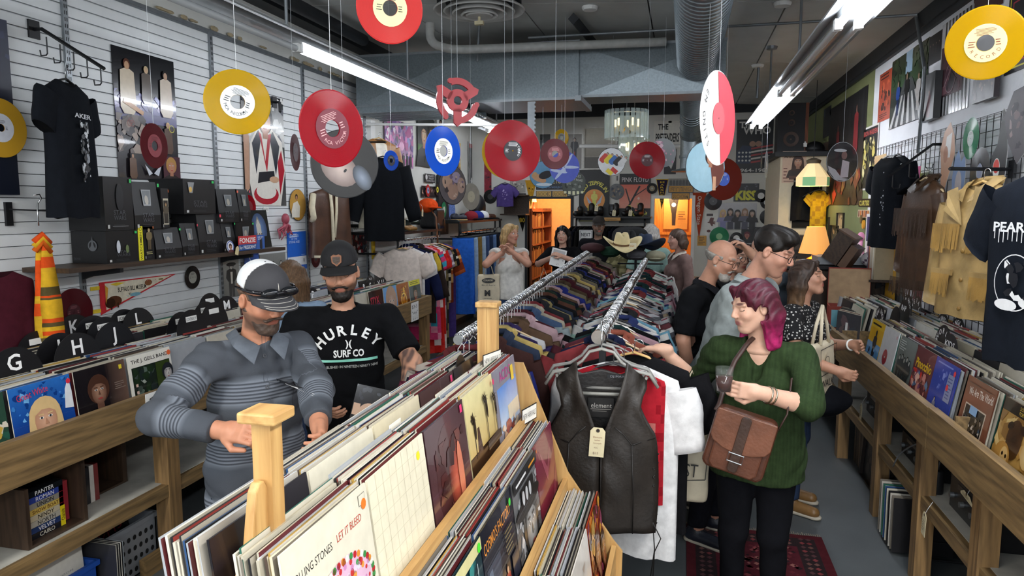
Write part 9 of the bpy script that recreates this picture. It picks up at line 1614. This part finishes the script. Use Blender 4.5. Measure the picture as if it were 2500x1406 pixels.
c=at(890,1003,y=2.72);p=Print(.16,.2,'#101116',.006,mb=MB());p.disc(.45,.42,.045,'#d8b49a');p.rect(.02,.35,.2,.6,'#d8b49a');p.splat(.1,.6,.95,.97,['#2a2c34','#3c4048','#17181d'],14,.12);o=p.build('black_sleeve',None,M_gloss);o.location=(c[0],c[1],c[2]-.1);o.rotation_euler=(-.2,.25,.35);tag(o,'glossy black plastic sleeve held low by the surf tee man','record')
c=at(735,770,y=4.0);person('woman with long brown hair in pale denim behind the two capped men',(c[0]-.05,4.0),(-.5,.85),1.60,(.3,.3,0),(0,.08),.95,1,1,skin='#c99a80',hair='#5a432e',style='long',hairlen=.36,shirt='#7a8ea4',sl=.28,hem=.5,pants='#2c3850',res=1.6)
c=at(1850,690,y=3.3);GR='#2a3921'
def knit(P,S,E,W):g=np.array(lin(GR));return g*(1+.16*np.sin(P[:,:1]*480+3*np.sin(P[:,2:]*9)))
rw=at(1618,852,y=3.45);lw=at(1852,958,y=2.96)
p3,J=person('woman with magenta hair in a green jumper holding a drink',(c[0]+.03,3.34),(-.24,-.97),1.62,(-.85,.22,.0),(.0,.03),1.02,1.30,1,skin='#d3a891',hair='#4a1626',style='half',hairlen=.21,twohair='#a0205a',shirt=GR,sl=.66,hem=.45,pants='#0e0f14',shoes='#2c1c14',arms=((rw,(.5,-.5,-.9)),(lw,(-.9,-.3,-.6))),vneck=.10,shirtcol=knit,m_shirt=M_knit,flare=.03,hand_curl=(.6,.75),hdir=((-.9,.2,-.02),(-.97,-.2,.12)),hnorm=((-.1,-.1,-1),(-.1,.9,0)),wr=.007,lips='#a86a68')
Rw,base=J['Rw'],J['base'];wl=lambda q:base+Rw@np.array(q)
k=MB();hp=J['hp']
for i in range(3):k.ball(hp(.082,-.002,-.04-.014*i),(.007,.006,.007),8,5,'#c8b060' if i%2 else '#5a6a3a')
k.build('earring',M_chrome,p3,True);k=MB()
for q in(.18,.26):e,w=J['E'][1],J['W'][1];d=unit(w-e);cc=w-d*q*.24;u=unit(np.cross(d,(0,0,1)));v=np.cross(u,d);k.tube([cc+(u*math.cos(a)+v*math.sin(a))*.034 for a in np.linspace(0,2*PI,20)[:-1]],.0042,6,closed=True)
k.build('bracelets',mat('silver_bracelet','#b8b09a',.25,1),p3,True)
gl=at(1768,930,y=2.88);t=thing('drinking_glass','short clear glass of dark drink in the hand of the green jumper woman','glass',(gl[0],gl[1],gl[2]-.045));k=MB();k.lathe([(.0,0),(.03,0),(.036,.1),(.034,.1),(.028,.006),(0,.006)],24,caps=False);k.build('tumbler',glassy('tumbler','#c8d0cc',.05,.03),t,True);k=MB();k.lathe([(0,.007),(.028,.007),(.0325,.065),(0,.065)],20);k.build('drink',mat('dark_drink','#3a1a18',.1),t,True)
bc=at(1806,1080,y=2.98);t=thing('leather_satchel','brown leather satchel bag hanging at the green jumper woman hip','bag',bc,(0,.24,math.atan2(-.24,.97)+.1));LB='#4e2c1e'
def slab(n,pts,y0,y1,col,sm=.006):k=MB();k.prism(pts,y0,y1,'xz',col);o=k.build(n,M_leather,t);b_=o.modifiers.new('b','BEVEL');b_.width=sm;b_.segments=2;return o
rr=lambda w,z0,z1,r=.02:[(-w+r,z0),(w-r,z0),(w,z0+r),(w,z1-r),(w-r,z1),(-w+r,z1),(-w,z1-r),(-w,z0+r)]
slab('bag_body',rr(.125,-.135,.13),-.03,.045,LB,.012);slab('front_pocket',rr(.098,-.125,.02),-.05,-.03,'#5c3626',.008);slab('flap',[(-.118,.132),(.118,.132),(.12,.02),(.105,-.005),(.06,-.025),(0,-.035),(-.06,-.025),(-.105,-.005),(-.12,.02)],-.06,-.05,'#6a4230',.004);slab('front_strap',rr(.02,-.11,.13,.01),-.068,-.061,'#3c2a22',.002);k=MB();k.tube([(-.03,-.07,-.065),(.03,-.07,-.065),(.03,-.07,-.03),(-.03,-.07,-.03)],.003,6,closed=True);k.build('buckle',M_steel,t)
k=MB();M3=np.array((Matrix.Translation(t.location)@t.rotation_euler.to_matrix().to_4x4()).inverted());tob=lambda p:(M3@np.append(p,1))[:3];k.tube([(-.125,0,.1),tob(at(1757,985,y=3.02)),tob(at(1772,930,y=3.09)),tob(at(1795,880,y=3.13)),tob(at(1822,842,y=3.19)),tob(at(1842,822,y=3.28)),tob(at(1852,808,y=3.36)),tob(at(1868,795,y=3.5))],.011,6,sq=.5);k.tube([(.125,.0,.1),(.14,.02,.17),(.12,.1,.3)],.014,6,sq=.3);k.build('shoulder_strap',mat('strap_leather','#3a2620',.5),t,True)
def print_t(p):[p.line(a,b_,c_,d_,.004,'#33322e')for a,b_,c_,d_ in((.2,.25,.25,.85),(.25,.85,.9,.88),(.9,.88,.9,.3),(.9,.3,.2,.25))];p.text('WES',.5,.7,.16,'#33322e',w=.5);p.text('INST',.5,.4,.16,'#33322e',w=.5);p.ell(.5,.16,.06,.03,'#33322e')
tote('canvas tote bag with black drawing hanging beside the clothes rail',at(1690,905,y=3.42),.12,.25,.42,print_t,.22,.06)
tote('canvas tote bag with a bottle drawing on the polka dot woman arm',at(2008,745,y=4.52),1.0,.32,.36,lambda p:([p.line(a,b_,c_,d_,.005,'#33322e')for a,b_,c_,d_ in((.2,.9,.9,.95),(.9,.95,.85,.5),(.85,.5,.25,.45),(.2,.9,.25,.45))],p.ell(.5,.7,.06,.14,'#d6cab0'),p.ring(.5,.68,.03,.034,'#33322e'),p.text('WALK',.55,.32,.12,'#33322e',w=.6,bold=.02),p.text('ied',.3,.2,.08,'#33322e')),.22)
c=at(1895,566,y=4.1);person('tall dark haired man in glasses and pale grey shirt bending over the bin',(c[0]-.30,4.2),(.88,-.47),1.86,(.05,.42,0),(0,.20),1.06,1.0,skin='#c9957e',hair='#17120f',style='short',glasses='#17171a',shirt='#8e9594',sl=.9,hem=.42,pants='#15161c',collar='#99a09e',shoes='#20242e',wr=.008,res=1.25,stub=.2)
c=at(1735,588,y=4.7);person('bald man in glasses and a black shirt studying the records',(c[0]-.14,4.75),(.9,-.44),1.75,(.05,.36,0),(0,.13),1.06,1.2,skin='#bd8c74',hair='#8a857e',style='bald',glasses='#3a342c',beard='#a8a29a',shirt='#101114',sl=.42,hem=.44,pants='#0f1014',shoes='#34302c',wr=.006,res=1.4,collar='#15161a')
c=at(1790,588,y=5.5);person('brown haired woman in glasses peering past the bald man',(c[0]-.02,5.52),(.55,-.83),1.70,(.1,.2,0),(0,.02),.95,1,1,skin='#c79c86',hair='#2a1f1a',style='long',hairlen=.25,glasses='#1a1a1c',shirt='#2a2a30',sl=.5,res=1.7,eyes='open')
c=at(1915,575,y=5.0);person('person in a grey denim shirt with raised hand behind the tall man',(c[0]-.03,5.1),(-.5,.86),1.76,(.1,.3,0),(0,.06),1.1,1.05,skin='#c3957c',hair='#8a8078',style='bald',shirt='#3c444c',sl=.5,hem=.46,pants='#20242c',collar='#444c54',res=1.6,arms=((at(1830,615,y=4.95),(-.3,-.6,-.5)),None))
c=at(1985,655,y=4.7);rw=at(2045,905,y=4.45);lw=at(2082,842,y=4.75)
p8,J=person('long haired woman in a black polka dot blouse reaching into the right bin',(c[0]-.06,4.80),(.86,-.5),1.60,(.12,-.16,0),(0,.02),.98,1.08,1,skin='#b98a72',hair='#3a2c24',style='long',hairlen=.30,twohair='#6a5038',shirt='#141417',sl=.33,hem=.50,pants='#2c3a54',shoes='#7a5a34',m_shirt=dot_mat('dotted_cloth','#131316','#cfcdc8',52,.30),arms=((rw,(.5,-.7,-.6)),(lw,(-.6,-.4,-.7))),hand_curl=(1.1,.6),res=1.2,legs=(.06,-.04))
e,w=J['E'][1],J['W'][1];d=unit(w-e);k=MB();u=unit(np.cross(d,(0,0,1)));v=np.cross(u,d);k.tube([w-d*.015+(u*math.cos(a)+v*math.sin(a))*.031 for a in np.linspace(0,2*PI,18)[:-1]],.007,6,closed=True);wq=k.build('wrist_watch',M_white,p8,True)
s=SD(.012);s.ell((0,0,0),(.20,.13,.10),None,.03);s.fn(lambda X,Y,Z,F:F+.012*sinw(X,Y,Z,18.,.5));o=sd_obj('dark_jacket',s,M_cloth,'#101218',None,None,at(1995,975,y=4.62));tag(o,'dark bundled jacket held at the polka dot woman waist','jacket')
c=at(1243,548,y=8.5);a1,a2=at(1228,615,y=8.3),at(1246,612,y=8.28)
person('blonde woman in a white sleeveless top with hands at her chest',(c[0],8.5),(.28,-.96),c[2]-.01,(.75,.02,0),(0,0),.98,1.05,1,skin='#c08e78',hair='#a88a5e',style='long',hairlen=.16,shirt='#dcdad4',sl=.06,hem=.47,pants='#33486c',shoes='#2a2622',vneck=.03,arms=((a1,(.9,-.3,-.5)),(a2,(-.9,-.3,-.5))),res=1.5,eyes='open',hand_curl=(.9,.6),hdir=((.3,0,.9),(-.8,.1,.4)))
tote('canvas tote bag with black oval and zigzag letter hanging by the blonde woman',at(1193,637,y=8.3),.2,.27,.34,lambda p:(p.ell(.5,.78,.3,.09,'#1a1a1a'),p.text('COUNTRY',.5,.79,.06,'#d6cab0',w=.44,bold=.02),p.text('Bi-Mart',.5,.62,.05,'#3a3a38',w=.6),p.text('M',.45,.34,.2,'#1a1a1a',bold=.05),p.text('LAMINAR',.45,.14,.05,'#3a3a38',w=.4)),.16)
c=at(1375,552,y=9.6);a1,a2=at(1343,630,y=9.3),at(1370,625,y=9.25)
person('woman with long black hair in a black top holding a white sheet',(c[0],9.6),(-.12,-.99),c[2]-.01,(.1,.1,0),(0,0),.98,1.05,1,skin='#c79c88',hair='#120f10',style='long',hairlen=.24,shirt='#0e0e11',sl=.5,pants='#121216',arms=((a1,(.9,-.3,-.5)),(a2,(-.9,-.3,-.5))),res=1.5,eyes='open')
q=at(1358,650,y=9.2);poster_at(q,.3,.2,.24,'#dcdcda','paper_sheet','white printed sheet in the hands of the black haired woman','paper',lambda p:(p.rect(.1,.7,.9,.92,'#a8a8a8'),p.splat(.15,.1,.9,.6,['#b8b8b8','#8a8a8a'],8,.1)),roll=.25,lean=.3)
tote('canvas tote bag hanging before the black haired woman',at(1328,655,y=9.3),.1,.27,.34,lambda p:p.ell(.5,.78,.3,.09,'#1a1a1a'),.18)
c=at(1460,526,y=10.2);person('bearded man in a dark cap and black shirt at the back',(c[0],10.25),(.1,-.99),c[2]-.04,(.15,.1,0),(0,0),1.1,1.15,skin='#8a6a58',hair='#3a3430',style='short',beard='#5a524c',stub=.6,cap=baseball('#2a2421'),shirt='#131418',sl=.4,pants='#15161a',res=1.7,eyes='open')
PL_=lambda P,S,E,W:np.where(((np.sin(P[:,0]*70)>.3)[:,None]|(np.sin(P[:,2]*70)>.3)[:,None]),np.array(lin('#5a563c')),np.array(lin('#8a8462')))
c=at(1500,555,y=9.2);person('person with grey brown hair in an olive plaid shirt bending away',(c[0]-.15,9.3),(.9,.2),1.62,(.0,.5,0),(0,.25),1.05,1.05,skin='#b8907a',hair='#5c5448',style='bob',hairlen=.10,shirt='#6a6648',shirtcol=PL_,sl=.9,pants='#1c1e24',res=1.7)
c=at(1588,548,y=9.0);person('white haired person in a mint shirt behind the hats',(c[0],9.05),(.3,.95),c[2]-.01,(.4,.1,0),(0,0),1.05,1.1,skin='#c09a88',hair='#a8a49e',style='bob',hairlen=.05,shirt='#8aa8a0',sl=.4,pants='#2a2c34',res=1.7)
c=at(1655,560,y=8.5);person('brown haired woman in a dusty pink jacket facing left',(c[0]+.03,8.55),(-.9,-.4),c[2]-.01,(.0,.12,0),(0,0),1.0,1.1,1,skin='#c09484',hair='#4c3a30',style='bob',hairlen=.10,shirt='#7a6460',sl=.95,pants='#1c1c22',collar='#c8bfb4',res=1.7)
o=STUFF.build('record_albums',M_print);tag(o,'many record albums filed tightly in the left and right cedar bins','record',kind='stuff')
